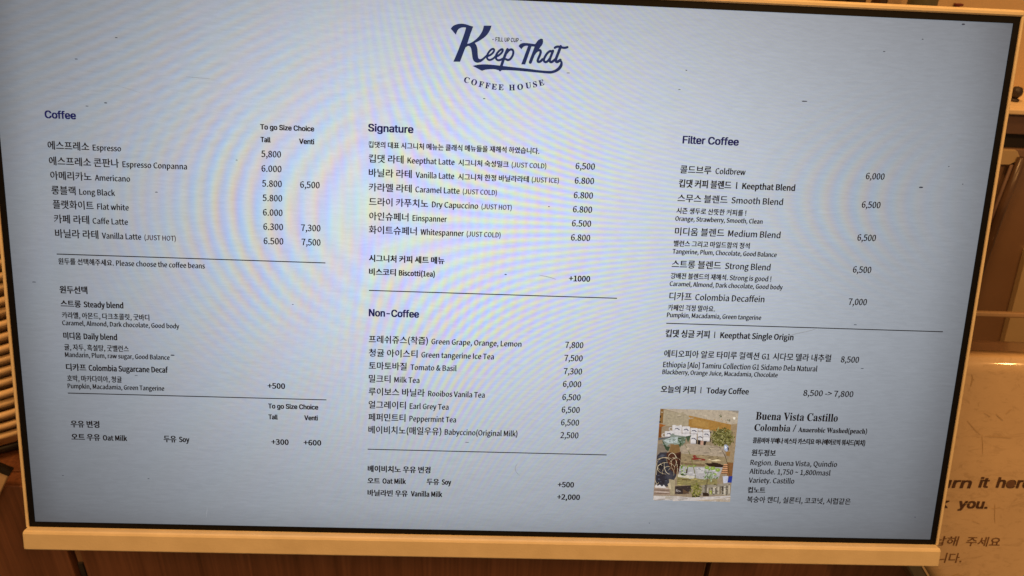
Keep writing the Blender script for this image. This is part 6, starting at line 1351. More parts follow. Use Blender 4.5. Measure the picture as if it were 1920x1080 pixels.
((199,195,195),[(1371.0,933.7),(1379.4,933.3),(1379.8,935.9),(1372.6,936.4)]),
((208,204,204),[(1407.6,926.8),(1412.3,926.4),(1414.4,927.8),(1408.6,928.6)]),
((141,138,138),[(1406.7,932.9),(1414.2,932.2),(1414.8,935.2),(1409.8,935.4)]),
((183,179,179),[(1377.2,935.8),(1379.5,935.3),(1381.3,936.7),(1377.5,937.5)]),
((147,143,143),[(1429.2,939.7),(1432.5,939.3),(1435.0,941.1),(1429.6,942.4)]),
((149,146,146),[(1426.0,940.1),(1431.1,939.6),(1431.6,941.4),(1428.7,941.8)]),
((176,172,172),[(1424.2,931.4),(1428.8,931.1),(1431.6,932.4),(1426.6,933.1)]),
((205,201,201),[(1420.4,927.8),(1427.6,926.6),(1429.4,928.6),(1424.5,930.1)]),
((165,162,162),[(1386.0,931.9),(1392.4,931.6),(1393.3,932.9),(1387.3,933.7)]),
((166,163,163),[(1358.3,930.1),(1363.5,929.5),(1365.2,932.2),(1359.7,932.6)]),
((142,138,138),[(1349.8,931.7),(1356.2,931.4),(1358.2,934.2),(1351.4,935.3)]),
((163,159,159),[(1409.7,946.7),(1412.5,946.7),(1413.3,948.0),(1411.1,948.4)]),
((188,184,184),[(1378.2,941.9),(1380.5,941.3),(1381.6,943.6),(1379.9,943.7)]),
((169,166,166),[(1397.2,928.2),(1401.0,927.5),(1402.2,929.6),(1399.3,930.5)]),
((165,161,161),[(1361.1,936.4),(1368.1,936.0),(1369.7,938.5),(1364.0,938.7)]),
((168,164,164),[(1348.7,926.9),(1357.3,925.8),(1357.6,927.8),(1351.7,928.4)]),
((200,196,196),[(1372.3,947.3),(1379.8,946.6),(1380.2,947.8),(1374.8,948.4)]),
((176,172,172),[(1410.9,930.8),(1413.5,929.5),(1414.1,931.5),(1411.7,932.1)]),
((194,189,189),[(1427.5,932.4),(1431.4,930.8),(1435.5,933.2),(1430.9,934.4)]),
((161,158,158),[(1356.4,944.4),(1359.5,944.1),(1361.2,945.2),(1358.7,945.5)]),
((182,178,178),[(1383.2,937.6),(1385.5,936.6),(1386.4,938.4),(1383.7,939.8)]),
((190,186,186),[(1430.5,936.8),(1434.7,936.0),(1436.5,937.2),(1432.3,937.4)]),
((168,164,164),[(1358.8,925.1),(1367.2,924.3),(1367.9,926.4),(1361.7,928.1)]),
((170,166,166),[(1386.5,926.4),(1391.3,925.8),(1394.0,928.3),(1388.6,929.0)]),
((179,174,174),[(1401.9,943.6),(1406.4,942.7),(1406.7,944.2),(1403.0,944.7)]),
((183,179,179),[(1359.8,930.4),(1364.7,929.8),(1365.0,931.3),(1361.4,931.6)]),
((162,158,158),[(1425.8,942.3),(1430.3,941.4),(1431.4,943.2),(1426.2,944.0)]),
((143,140,140),[(1402.4,941.7),(1404.5,941.4),(1406.6,943.8),(1402.8,944.5)]),
((180,176,176),[(1407.2,931.1),(1411.6,930.7),(1415.1,931.4),(1410.3,932.2)]),
((207,202,202),[(1379.9,937.6),(1384.2,936.8),(1386.0,938.5),(1381.9,938.8)]),
((172,168,168),[(1404.6,930.0),(1410.2,929.6),(1413.1,930.8),(1406.8,931.3)]),
((185,181,181),[(1358.9,942.5),(1361.6,942.4),(1364.0,943.7),(1359.2,945.1)]),
((194,190,190),[(1359.6,937.1),(1364.4,936.9),(1367.8,938.5),(1362.8,939.1)]),
((192,188,188),[(1353.8,926.6),(1357.9,926.3),(1359.2,927.6),(1355.2,928.4)]),
((154,140,88),[(1424.7,957.2),(1428.5,956.0),(1429.5,957.6),(1426.5,958.6)]),
((158,144,91),[(1354.9,961.4),(1358.3,960.4),(1360.2,961.8),(1356.4,962.8)]),
((120,109,69),[(1346.7,954.1),(1352.7,953.7),(1354.4,955.8),(1349.2,956.2)]),
((150,137,86),[(1429.5,954.5),(1436.6,953.9),(1438.8,955.3),(1433.5,955.7)]),
((137,125,78),[(1392.2,949.8),(1395.5,949.3),(1398.3,951.6),(1393.8,951.8)]),
((166,151,95),[(1383.2,948.3),(1390.6,947.6),(1391.8,949.8),(1387.3,951.4)]),
((115,105,66),[(1422.6,953.6),(1428.4,952.6),(1429.3,955.0),(1423.9,956.0)]),
((130,118,74),[(1404.2,953.9),(1409.7,953.3),(1413.9,955.2),(1404.8,955.8)]),
((128,117,73),[(1383.6,960.7),(1387.0,960.2),(1387.8,961.4),(1384.5,962.2)]),
((148,135,85),[(1368.0,952.1),(1371.7,951.4),(1374.5,952.8),(1368.6,954.1)]),
((143,130,82),[(1359.9,952.9),(1363.5,952.6),(1366.1,954.3),(1361.4,955.7)]),
((173,158,99),[(1350.7,951.0),(1358.1,950.4),(1358.7,951.7),(1351.9,952.3)]),
((172,156,98),[(1349.1,956.3),(1355.2,956.2),(1356.3,958.1),(1352.5,958.7)]),
((169,154,97),[(1353.6,963.0),(1361.0,962.7),(1361.1,963.9),(1354.5,964.4)]),
((123,112,70),[(1357.4,954.4),(1359.3,953.4),(1361.3,955.1),(1359.0,956.6)]),
((168,154,96),[(1370.5,956.4),(1378.2,955.1),(1378.7,957.0),(1371.5,958.0)]),
((159,145,91),[(1369.4,962.5),(1375.4,961.8),(1378.0,962.9),(1371.2,963.5)]),
((147,134,84),[(1357.1,958.6),(1361.4,958.4),(1362.2,961.2),(1359.3,961.9)]),
((121,110,69),[(1355.5,952.6),(1360.7,952.2),(1362.0,952.9),(1357.8,953.6)]),
((103,94,59),[(1432.1,961.4),(1435.0,960.2),(1436.8,961.6),(1433.5,962.8)]),
((163,148,93),[(1400.1,952.8),(1403.2,952.5),(1404.9,954.0),(1400.3,954.6)]),
((101,92,57),[(1426.6,958.8),(1431.0,958.4),(1433.9,961.0),(1429.0,961.7)]),
((171,156,98),[(1349.9,961.4),(1357.0,960.9),(1358.5,962.4),(1350.1,963.6)]),
((106,97,61),[(1410.9,950.6),(1414.8,949.5),(1417.6,951.3),(1412.8,952.4)]),
((126,114,72),[(1373.6,948.6),(1376.3,948.4),(1377.5,949.6),(1374.2,949.8)]),
((124,113,71),[(1384.1,955.2),(1389.0,954.1),(1392.4,955.2),(1385.1,956.2)]),
((126,115,72),[(1378.8,956.6),(1385.5,956.1),(1386.5,957.2),(1379.1,958.0)]),
((152,139,87),[(1412.6,956.7),(1417.7,956.6),(1419.3,958.9),(1414.4,959.1)]),
((152,138,87),[(1406.0,961.0),(1409.0,960.0),(1411.1,961.6),(1408.4,962.3)]),
((160,146,92),[(1392.4,952.6),(1397.5,951.1),(1399.4,953.8),(1393.5,954.6)]),
((160,145,91),[(1354.9,956.0),(1360.8,955.5),(1361.8,956.8),(1355.6,957.3)]),
((162,147,93),[(1376.2,950.4),(1381.8,948.7),(1386.6,950.5),(1379.9,952.5)]),
((153,139,88),[(1399.6,961.3),(1403.5,959.8),(1404.5,963.0),(1400.9,963.5)]),
((97,88,55),[(1366.2,953.0),(1369.9,952.8),(1370.1,953.8),(1368.2,954.4)]),
((53,45,42),[(1353.4,974.0),(1355.9,972.9),(1358.0,976.0),(1355.3,976.3)]),
((72,62,58),[(1376.9,977.5),(1378.5,977.0),(1379.4,978.7),(1378.2,979.9)]),
((104,89,83),[(1348.8,981.5),(1350.7,980.4),(1352.0,983.6),(1349.1,983.8)]),
((71,61,57),[(1348.1,981.6),(1349.9,980.8),(1351.8,982.7),(1348.7,983.1)]),
((43,37,35),[(1350.4,974.8),(1354.8,974.4),(1355.8,975.3),(1350.5,975.8)]),
((74,64,59),[(1356.0,968.2),(1358.1,967.7),(1359.3,968.7),(1356.4,969.0)]),
((62,53,49),[(1353.2,978.7),(1358.5,978.5),(1359.2,980.4),(1354.7,981.4)]),
((29,25,23),[(1356.0,974.6),(1359.2,973.1),(1360.9,976.2),(1356.3,976.6)]),
((29,25,23),[(1349.0,969.2),(1351.3,968.7),(1353.0,969.8),(1349.1,970.1)]),
((68,58,54),[(1357.6,968.3),(1359.1,967.9),(1360.2,969.0),(1358.7,969.4)]),
((85,73,68),[(1371.2,967.4),(1372.3,967.2),(1373.5,969.0),(1371.9,969.5)]),
((77,66,62),[(1366.2,979.9),(1367.9,978.9),(1368.4,980.3),(1366.9,981.1)]),
((37,32,29),[(1366.9,975.0),(1370.5,974.4),(1373.0,975.2),(1368.1,975.6)]),
((89,76,71),[(1374.6,973.4),(1378.6,973.0),(1380.5,974.3),(1375.8,974.5)]),
((112,96,89),[(1368.5,983.1),(1371.6,981.8),(1372.2,983.2),(1370.4,984.4)]),
((54,46,43),[(1372.7,969.6),(1375.7,968.8),(1376.7,971.4),(1374.1,971.7)]),
((85,73,68),[(1351.3,977.3),(1353.4,977.2),(1355.4,978.6),(1352.9,979.2)]),
((69,59,55),[(1373.4,982.1),(1375.5,981.0),(1375.9,982.8),(1373.8,983.2)]),
((122,114,98),[(1422.0,970.1),(1424.1,969.9),(1426.1,972.1),(1423.9,972.5)]),
((209,194,167),[(1447.6,976.3),(1450.8,975.8),(1452.7,977.3),(1449.1,977.9)]),
((94,87,75),[(1450.8,965.6),(1452.6,964.9),(1453.2,966.2),(1451.0,967.6)]),
((97,90,77),[(1433.3,967.0),(1435.4,966.2),(1437.6,968.6),(1435.3,968.8)]),
((120,112,96),[(1453.4,968.3),(1455.9,967.7),(1458.5,969.4),(1454.2,969.5)]),
((69,64,55),[(1427.8,982.3),(1431.6,981.8),(1432.1,983.1),(1428.2,983.5)]),
((92,85,74),[(1453.6,970.7),(1456.4,970.2),(1458.5,971.4),(1454.6,971.7)]),
((166,154,133),[(1442.5,970.3),(1443.7,970.2),(1444.6,971.3),(1443.3,971.6)]),
((190,177,152),[(1427.3,967.2),(1430.5,966.9),(1431.2,969.5),(1429.2,969.6)]),
((128,119,102),[(1453.5,972.1),(1457.1,971.7),(1457.2,972.9),(1455.4,973.0)]),
((143,133,115),[(1447.0,977.2),(1449.4,976.7),(1450.8,977.3),(1447.2,977.7)]),
((166,154,133),[(1443.1,973.9),(1445.2,972.6),(1446.9,975.1),(1444.5,975.3)]),
((172,160,137),[(1444.2,981.1),(1446.3,980.7),(1447.4,981.5),(1444.4,982.0)]),
((125,116,100),[(1457.0,963.9),(1458.8,963.6),(1459.9,964.2),(1457.9,964.7)]),
((203,189,163),[(1451.6,982.8),(1454.3,982.0),(1456.4,984.0),(1452.1,984.2)]),
((71,66,57),[(1458.0,960.0),(1461.9,959.4),(1462.8,960.2),(1459.8,960.8)]),
((164,152,131),[(1408.9,961.1),(1410.7,961.0),(1412.4,961.8),(1409.3,962.1)]),
((122,113,98),[(1452.8,964.9),(1454.2,964.9),(1454.9,967.4),(1453.3,967.6)]),
((92,85,74),[(1432.1,970.5),(1435.8,969.6),(1436.8,971.3),(1432.8,972.2)]),
((166,155,133),[(1416.4,981.3),(1420.1,980.7),(1420.9,981.5),(1418.4,981.9)]),
((162,150,129),[(1435.2,965.8),(1436.7,965.6),(1438.0,967.2),(1435.9,967.3)]),
((138,128,110),[(1453.0,982.2),(1454.3,981.4),(1455.7,982.5),(1454.0,983.1)]),
((211,196,169),[(1434.4,970.2),(1435.6,969.0),(1436.3,970.9),(1434.5,971.4)]),
((148,137,118),[(1434.6,967.3),(1436.9,966.5),(1437.8,968.6),(1435.8,969.2)]),
((81,76,65),[(1432.3,976.9),(1433.8,976.6),(1435.5,977.7),(1433.1,978.2)]),
((178,165,142),[(1420.6,973.0),(1424.2,972.4),(1425.6,973.5),(1420.7,973.7)]),
((97,90,77),[(1441.8,981.6),(1443.2,980.8),(1443.7,982.2),(1442.9,983.4)]),
((213,198,171),[(1420.4,979.3),(1422.8,978.9),(1424.0,980.4),(1422.0,981.3)]),
((75,70,60),[(1441.9,964.6),(1445.4,964.2),(1446.5,966.5),(1443.9,966.9)]),
((95,88,76),[(1453.1,965.5),(1456.4,964.8),(1456.7,966.3),(1453.4,966.7)]),
((211,196,169),[(1449.9,982.1),(1451.8,981.8),(1452.1,982.8),(1450.7,983.2)]),
((105,98,84),[(1427.0,974.7),(1430.0,974.5),(1430.6,975.2),(1427.1,975.7)]),
((119,111,95),[(1412.8,976.3),(1415.4,976.1),(1416.3,977.0),(1413.4,977.6)]),
((94,87,75),[(1426.4,981.7),(1430.5,980.7),(1431.4,982.5),(1428.9,982.7)]),
((78,72,62),[(1408.2,961.2),(1410.1,960.6),(1411.7,962.6),(1408.9,962.8)]),
((210,195,168),[(1406.1,966.1),(1407.9,965.6),(1409.2,966.4),(1407.2,966.7)]),
((128,119,103),[(1454.4,976.9),(1459.0,975.8),(1459.4,977.5),(1454.5,978.3)]),
((100,93,80),[(1435.0,975.4),(1437.5,974.3),(1439.4,976.2),(1435.4,976.9)]),
((79,74,63),[(1419.3,969.2),(1421.3,968.5),(1421.4,969.4),(1420.3,969.8)]),
((91,85,73),[(1407.1,967.9),(1408.4,967.5),(1409.6,968.6),(1407.9,969.5)]),
((77,72,62),[(1443.7,971.3),(1446.0,970.6),(1448.0,971.5),(1443.8,972.1)]),
((173,160,138),[(1421.1,969.6),(1422.6,968.8),(1423.5,969.6),(1422.2,970.3)]),
((204,189,163),[(1430.6,966.2),(1432.6,965.4),(1434.1,967.3),(1431.1,967.6)]),
((185,172,148),[(1456.4,968.0),(1460.8,967.2),(1461.2,968.4),(1457.3,968.8)]),
((65,60,52),[(1454.7,982.2),(1458.4,981.8),(1459.6,983.2),(1456.7,983.5)]),
((80,75,64),[(1445.9,975.6),(1447.9,975.3),(1448.4,976.2),(1447.0,976.3)]),
((171,158,136),[(1456.1,959.9),(1458.6,959.4),(1459.7,961.1),(1456.5,961.7)]),
((141,131,113),[(1428.0,975.6),(1429.9,974.5),(1430.3,976.7),(1428.3,977.0)]),
((190,176,152),[(1452.2,973.1),(1456.5,972.8),(1457.2,973.4),(1453.1,973.8)]),
((201,186,160),[(1428.9,968.9),(1430.2,968.1),(1430.9,969.1),(1429.2,970.0)]),
((169,160,153),[(1398.5,989.4),(1405.4,988.3),(1408.3,990.9),(1402.8,992.9)]),
((166,157,150),[(1442.9,990.2),(1457.3,989.5),(1458.8,990.9),(1445.4,991.9)]),
((196,185,177),[(1341.9,993.9),(1350.9,991.5),(1354.7,994.0),(1345.9,996.0)]),
((180,171,163),[(1353.6,995.8),(1362.2,995.3),(1365.2,997.6),(1355.3,999.7)]),
((175,165,158),[(1352.4,991.3),(1371.3,990.7),(1371.5,992.4),(1360.2,993.7)]),
((204,193,184),[(1438.3,990.9),(1448.6,989.8),(1451.4,992.1),(1439.8,993.3)]),
((171,162,155),[(1311.7,996.2),(1325.2,994.8),(1325.5,997.7),(1314.0,999.8)]),
((183,173,165),[(1339.2,989.4),(1350.2,988.9),(1351.2,990.6),(1342.4,991.4)]),
((182,172,164),[(1443.4,992.6),(1449.7,992.4),(1454.1,993.9),(1448.5,994.2)]),
((208,197,188),[(1454.9,991.1),(1462.1,990.4),(1467.1,992.3),(1457.4,994.5)]),
((196,185,177),[(1424.3,998.2),(1435.9,996.8),(1436.4,999.1),(1428.8,999.4)]),
((189,179,171),[(1335.2,993.0),(1347.1,991.6),(1351.9,993.1),(1337.8,994.7)]),
((196,185,177),[(1406.7,993.7),(1413.9,992.7),(1416.3,994.5),(1408.1,995.4)]),
((187,177,169),[(1327.9,995.2),(1334.9,994.3),(1338.7,996.6),(1331.0,997.1)]),
((192,182,174),[(1434.8,990.9),(1443.8,990.3),(1445.2,991.5),(1436.0,992.3)]),
((205,194,185),[(1401.0,993.2),(1413.4,991.9),(1416.5,995.1),(1403.5,995.9)]),
((169,160,153),[(1333.3,995.6),(1342.3,994.4),(1342.6,996.7),(1337.7,997.9)]),
((173,164,156),[(1450.6,992.5),(1457.8,991.8),(1458.7,994.6),(1451.1,996.1)]),
((175,165,158),[(1454.6,994.5),(1464.2,994.2),(1467.1,995.4),(1460.2,996.7)]),
((190,180,172),[(1311.0,990.1),(1322.3,989.6),(1327.4,990.9),(1312.1,992.4)]),
((198,187,179),[(1342.0,999.6),(1353.2,997.6),(1356.0,999.9),(1344.1,1000.5)]),
((172,162,155),[(1430.0,989.4),(1441.9,988.0),(1443.7,990.1),(1436.0,990.5)]),
((162,154,147),[(1301.6,998.5),(1314.4,997.0),(1316.3,999.0),(1303.7,1000.5)]),
((191,181,173),[(1420.8,992.4),(1434.7,991.5),(1436.6,993.9),(1423.1,995.6)]),
((200,189,180),[(1343.9,990.0),(1356.9,989.1),(1357.9,990.9),(1345.8,991.5)]),
((207,196,187),[(1341.7,999.2),(1345.8,997.1),(1349.0,999.6),(1344.0,1000.5)]),
((168,155,129),[(1329.6,820.2),(1338.0,819.3),(1338.3,821.0),(1333.7,822.4)]),
((167,154,129),[(1345.6,818.2),(1350.0,816.6),(1352.8,820.7),(1346.2,821.3)]),
((160,147,123),[(1336.2,808.2),(1345.7,807.2),(1346.0,810.7),(1337.6,812.2)]),
((172,158,132),[(1337.0,827.7),(1342.5,826.6),(1344.8,828.3),(1338.2,829.4)]),
((167,154,128),[(1310.1,819.4),(1316.3,818.2),(1317.2,820.0),(1310.9,820.8)]),
((161,149,124),[(1327.4,817.9),(1330.8,817.2),(1331.4,819.2),(1328.7,820.1)]),
((167,154,129),[(1337.4,827.4),(1341.2,826.9),(1343.1,828.9),(1337.7,829.8)]),
((171,158,132),[(1326.4,804.2),(1329.0,803.0),(1329.8,804.5),(1327.2,805.2)]),
((165,152,127),[(1344.4,800.4),(1348.5,798.9),(1352.0,802.6),(1344.9,803.3)]),
((173,159,133),[(1353.2,822.8),(1356.3,822.4),(1359.4,824.4),(1353.8,825.9)]),
((169,155,130),[(1301.0,799.8),(1305.0,799.4),(1306.3,801.8),(1303.0,802.3)]),
((163,151,126),[(1321.0,813.0),(1323.9,811.7),(1325.3,814.4),(1323.1,815.7)]),
((158,145,121),[(1336.6,826.9),(1339.4,826.6),(1342.1,829.2),(1337.0,830.4)]),
((161,148,124),[(1336.8,814.1),(1343.2,813.2),(1344.1,815.2),(1337.5,816.8)]),
((174,160,134),[(1353.6,809.3),(1356.8,808.6),(1357.2,811.0),(1354.6,811.3)]),
((163,150,126),[(1343.0,803.6),(1348.2,803.1),(1350.3,804.7),(1344.8,805.0)]),
((169,156,130),[(1335.1,801.6),(1343.3,801.2),(1344.4,805.3),(1338.9,805.7)]),
((160,147,123),[(1308.2,827.2),(1310.0,826.1),(1311.7,828.4),(1308.4,829.0)]),
((159,146,122),[(1346.1,804.0),(1354.9,803.5),(1356.2,806.3),(1349.9,807.2)]),
((158,146,122),[(1315.1,824.2),(1324.1,822.4),(1324.9,824.8),(1319.2,826.1)]),
((175,161,135),[(1320.4,825.0),(1324.5,824.1),(1324.7,826.4),(1322.3,826.5)]),
((172,159,133),[(1333.9,828.1),(1337.7,827.0),(1340.4,828.7),(1336.1,829.2)]),
((171,157,132),[(1334.1,825.5),(1340.6,824.4),(1344.2,827.4),(1337.3,829.1)]),
((156,143,120),[(1315.0,813.0),(1322.2,812.8),(1323.0,814.6),(1319.0,815.4)]),
((174,130,66),[(1421.5,820.0),(1422.8,818.8),(1424.1,820.6),(1422.8,821.3)]),
((158,119,60),[(1378.0,818.3),(1378.8,818.0),(1379.1,818.9),(1378.5,819.3)]),
((171,128,65),[(1414.7,813.8),(1416.6,813.5),(1417.2,815.3),(1415.9,816.0)]),
((174,130,66),[(1369.8,817.5),(1371.6,817.2),(1372.0,818.6),(1370.3,818.8)]),
((158,118,60),[(1416.6,831.1),(1418.0,830.0),(1419.0,832.3),(1416.9,832.5)]),
((168,126,64),[(1437.0,821.3),(1437.8,821.2),(1438.3,823.2),(1437.8,823.5)]),
((182,137,69),[(1409.0,828.2),(1410.4,827.8),(1411.6,829.2),(1410.3,829.5)]),
((171,128,65),[(1380.7,819.3),(1382.8,818.8),(1383.2,820.6),(1381.0,820.7)]),
((155,116,59),[(1420.2,821.2),(1421.6,821.1),(1423.1,822.1),(1421.1,822.3)]),
((178,133,67),[(1439.9,839.0),(1441.4,838.3),(1441.8,840.2),(1440.3,840.5)]),
((168,126,64),[(1439.8,818.8),(1442.4,818.5),(1442.6,819.9),(1440.3,820.0)]),
((169,127,64),[(1424.2,826.8),(1425.7,826.0),(1426.4,827.1),(1425.2,827.9)]),
((164,123,62),[(1373.9,817.8),(1375.5,817.3),(1376.4,819.1),(1375.2,819.8)]),
((157,118,59),[(1389.9,838.0),(1390.6,837.6),(1391.3,839.4),(1390.5,840.5)]),
((182,137,69),[(1411.2,833.2),(1412.4,832.0),(1413.5,833.7),(1411.7,834.9)]),
((172,129,65),[(1431.9,824.2),(1433.6,823.8),(1433.9,825.9),(1433.0,826.5)]),
((168,126,64),[(1391.8,837.3),(1393.5,836.2),(1393.7,838.1),(1392.1,839.2)]),
((181,135,69),[(1429.5,812.5),(1430.6,812.0),(1431.1,814.1),(1430.4,814.8)]),
((173,130,66),[(1415.4,825.5),(1416.3,824.8),(1416.5,826.7),(1415.7,826.9)]),
((162,121,61),[(1421.1,829.1),(1423.4,829.0),(1423.5,830.1),(1422.1,830.3)]),
((154,116,59),[(1438.6,816.0),(1440.0,815.7),(1440.3,816.2),(1438.8,816.7)]),
((166,125,63),[(1393.6,841.9),(1394.5,841.6),(1394.9,842.9),(1394.0,843.7)]),
((154,115,58),[(1395.3,828.8),(1396.5,828.3),(1397.6,829.3),(1395.6,829.4)]),
((183,137,69),[(1433.2,815.9),(1434.1,815.5),(1434.5,816.5),(1433.4,816.9)]),
((154,115,58),[(1387.8,835.0),(1389.8,833.9),(1390.2,835.4),(1389.0,836.0)]),
((176,132,67),[(1396.6,825.9),(1398.3,825.5),(1399.3,827.3),(1397.7,828.3)]),
((183,137,70),[(1370.9,817.8),(1372.1,816.9),(1373.6,818.5),(1371.2,818.5)]),
((164,123,62),[(1437.1,822.0),(1438.5,821.0),(1438.7,823.4),(1437.3,823.5)]),
((152,114,58),[(1410.7,816.2),(1411.8,815.9),(1412.7,817.3),(1411.6,817.6)]),
((164,123,62),[(1383.7,837.2),(1384.7,837.1),(1384.9,838.7),(1384.3,839.6)]),
((186,172,151),[(1433.3,803.5),(1437.5,802.1),(1441.9,807.0),(1436.2,807.4)]),
((178,164,145),[(1430.1,798.3),(1433.8,796.1),(1434.3,798.5),(1431.8,800.9)]),
((187,172,152),[(1352.8,799.1),(1358.7,798.2),(1362.4,800.0),(1355.8,801.8)]),
((184,170,149),[(1439.9,808.5),(1449.2,808.0),(1451.1,810.0),(1440.6,810.5)]),
((176,162,143),[(1422.4,797.8),(1432.5,796.6),(1432.8,799.3),(1426.8,801.3)]),
((190,175,154),[(1388.7,804.3),(1397.8,803.8),(1399.1,805.6),(1389.2,807.3)]),
((189,174,153),[(1336.4,806.2),(1340.9,805.3),(1344.4,807.3),(1336.9,808.1)]),
((188,174,153),[(1451.8,798.0),(1454.7,796.4),(1457.5,799.8),(1452.5,801.0)]),
((180,166,146),[(1437.6,806.2),(1441.0,804.6),(1441.7,809.1),(1438.2,809.7)]),
((182,168,148),[(1440.0,808.6),(1445.6,807.2),(1449.2,810.0),(1442.8,811.6)]),
((173,160,141),[(1396.8,802.0),(1401.2,801.2),(1402.9,804.8),(1398.7,806.0)]),
((185,171,151),[(1367.8,802.7),(1371.8,800.6),(1372.5,803.3),(1368.2,805.2)]),
((179,165,145),[(1363.8,811.8),(1371.3,810.8),(1372.5,812.1),(1365.8,813.1)]),
((182,168,148),[(1399.0,810.3),(1406.4,808.1),(1407.8,812.6),(1401.1,813.1)]),
((179,165,145),[(1358.7,811.3),(1362.4,809.9),(1365.4,814.2),(1359.5,814.6)]),
((190,175,154),[(1392.0,805.4),(1401.7,804.0),(1402.5,807.2),(1394.7,807.4)]),
((188,174,153),[(1351.3,802.4),(1358.7,801.0),(1359.7,802.5),(1354.6,803.7)]),
((182,168,148),[(1387.0,798.1),(1390.6,796.1),(1393.3,799.6),(1389.7,800.2)]),
((93,103,94),[(1324.0,864.3),(1326.1,863.9),(1327.0,865.6),(1325.1,865.9)]),
((135,150,137),[(1334.5,870.5),(1338.9,869.4),(1339.7,871.4),(1335.6,872.1)]),
((110,122,112),[(1323.1,860.7),(1326.2,859.7),(1327.5,861.9),(1324.8,862.5)]),
((125,139,127),[(1345.0,860.3),(1348.8,860.1),(1349.4,863.0),(1346.6,863.3)]),
((143,158,145),[(1338.1,867.2),(1342.1,867.0),(1342.6,869.2),(1340.5,869.8)]),
((126,140,128),[(1310.2,870.6),(1313.0,870.3),(1315.5,872.4),(1311.9,872.5)]),
((133,147,135),[(1347.3,865.5),(1350.3,864.7),(1353.3,866.5),(1349.2,866.8)]),
((158,176,161),[(1315.7,859.2),(1318.1,858.9),(1318.3,859.6),(1315.9,860.4)]),
((106,117,107),[(1334.0,859.6),(1336.8,859.4),(1338.6,861.2),(1335.0,861.9)]),
((86,96,87),[(1348.3,861.2),(1351.9,860.6),(1352.1,862.4),(1349.8,862.8)]),
((90,100,92),[(1352.5,866.9),(1355.5,866.2),(1357.6,867.3),(1354.4,867.6)]),
((101,112,102),[(1331.6,860.1),(1335.1,859.7),(1336.0,862.7),(1333.4,863.1)]),
((132,146,134),[(1342.1,864.3),(1344.9,863.0),(1345.7,864.8),(1342.4,866.1)]),
((134,149,136),[(1342.8,860.2),(1344.4,859.1),(1346.1,861.4),(1344.3,862.0)]),
((104,115,105),[(1342.9,870.1),(1346.7,869.8),(1347.6,870.7),(1344.3,871.7)]),
((139,155,142),[(1355.3,856.9),(1357.1,855.6),(1359.1,858.4),(1356.1,859.2)]),
((137,152,139),[(1353.0,864.5),(1356.7,863.6),(1358.3,865.7),(1354.6,867.0)]),
((146,162,148),[(1317.4,863.6),(1319.9,863.3),(1320.7,864.2),(1318.3,864.6)]),
((163,181,166),[(1333.3,859.4),(1335.9,859.3),(1337.5,860.5),(1333.6,860.7)]),
((152,168,154),[(1340.7,866.6),(1346.0,866.5),(1346.8,869.6),(1341.2,870.0)]),
((144,159,146),[(1319.8,870.6),(1323.1,869.5),(1326.5,871.3),(1321.3,872.6)]),
((91,101,93),[(1314.0,866.2),(1315.7,865.7),(1317.5,866.9),(1314.5,867.4)]),
((148,164,150),[(1337.2,864.1),(1339.6,863.9),(1339.8,864.7),(1338.2,865.2)]),
((141,157,143),[(1336.5,863.6),(1339.3,863.1),(1339.9,864.2),(1337.2,865.0)]),
((137,152,139),[(1344.5,860.0),(1348.6,859.2),(1350.4,861.1),(1346.5,862.0)]),
((130,145,133),[(1318.0,860.9),(1321.9,860.1),(1325.0,861.6),(1318.9,862.2)]),
((139,120,95),[(1457.0,880.3),(1459.6,879.6),(1459.8,881.4),(1458.3,881.7)]),
((165,143,113),[(1460.9,857.3),(1463.7,856.9),(1465.3,858.8),(1461.2,859.5)]),
((153,133,105),[(1452.3,878.8),(1455.3,878.0),(1455.5,880.0),(1452.9,880.1)]),
((145,126,99),[(1454.5,871.4),(1456.7,871.1),(1458.2,872.1),(1455.1,872.3)]),
((146,127,100),[(1453.7,858.8),(1456.2,857.7),(1457.3,859.8),(1454.2,860.2)]),
((144,125,99),[(1453.0,846.7),(1454.8,846.5),(1456.8,847.7),(1455.0,848.6)]),
((159,138,109),[(1460.5,873.0),(1463.1,871.9),(1464.2,873.7),(1460.9,874.4)]),
((164,142,112),[(1465.6,906.6),(1467.1,906.3),(1467.1,907.6),(1466.9,908.3)]),
((132,115,90),[(1466.6,906.0),(1467.1,905.2),(1467.1,906.5),(1467.1,907.1)]),
((160,139,109),[(1453.4,856.0),(1455.7,855.4),(1457.0,856.4),(1453.9,856.9)]),
((133,116,91),[(1457.4,840.9),(1461.0,840.6),(1462.4,842.1),(1460.0,843.2)]),
((166,144,113),[(1454.2,867.8),(1456.5,867.0),(1458.4,868.4),(1455.4,869.6)]),
((153,133,104),[(1460.6,882.7),(1464.3,882.1),(1464.5,884.0),(1461.9,884.5)]),
((139,120,95),[(1464.6,870.9),(1466.2,870.3),(1467.0,871.5),(1465.4,872.3)]),
((134,116,92),[(1466.0,889.4),(1467.1,889.0),(1467.1,889.6),(1467.1,890.1)]),
((139,120,95),[(1452.9,842.6),(1454.2,841.9),(1454.9,843.2),(1453.3,843.8)]),
((167,145,114),[(1458.9,854.7),(1462.7,854.6),(1464.6,855.3),(1460.4,855.9)]),
((157,136,107),[(1454.8,857.1),(1456.8,857.0),(1457.8,858.0),(1455.0,858.2)]),
((137,119,94),[(1462.9,884.1),(1465.7,883.9),(1467.1,884.9),(1463.6,885.3)]),
((171,148,117),[(1465.4,902.4),(1467.1,902.3),(1467.1,903.2),(1467.1,903.5)]),
((66,62,30),[(1422.9,843.4),(1420.8,844.3),(1418.6,843.5),(1420.6,842.5)]),
((84,82,38),[(1445.9,857.6),(1444.3,857.6),(1443.0,856.3),(1444.6,856.3)]),
((98,92,44),[(1427.6,840.8),(1425.7,838.3),(1426.0,835.2),(1427.8,837.8)]),
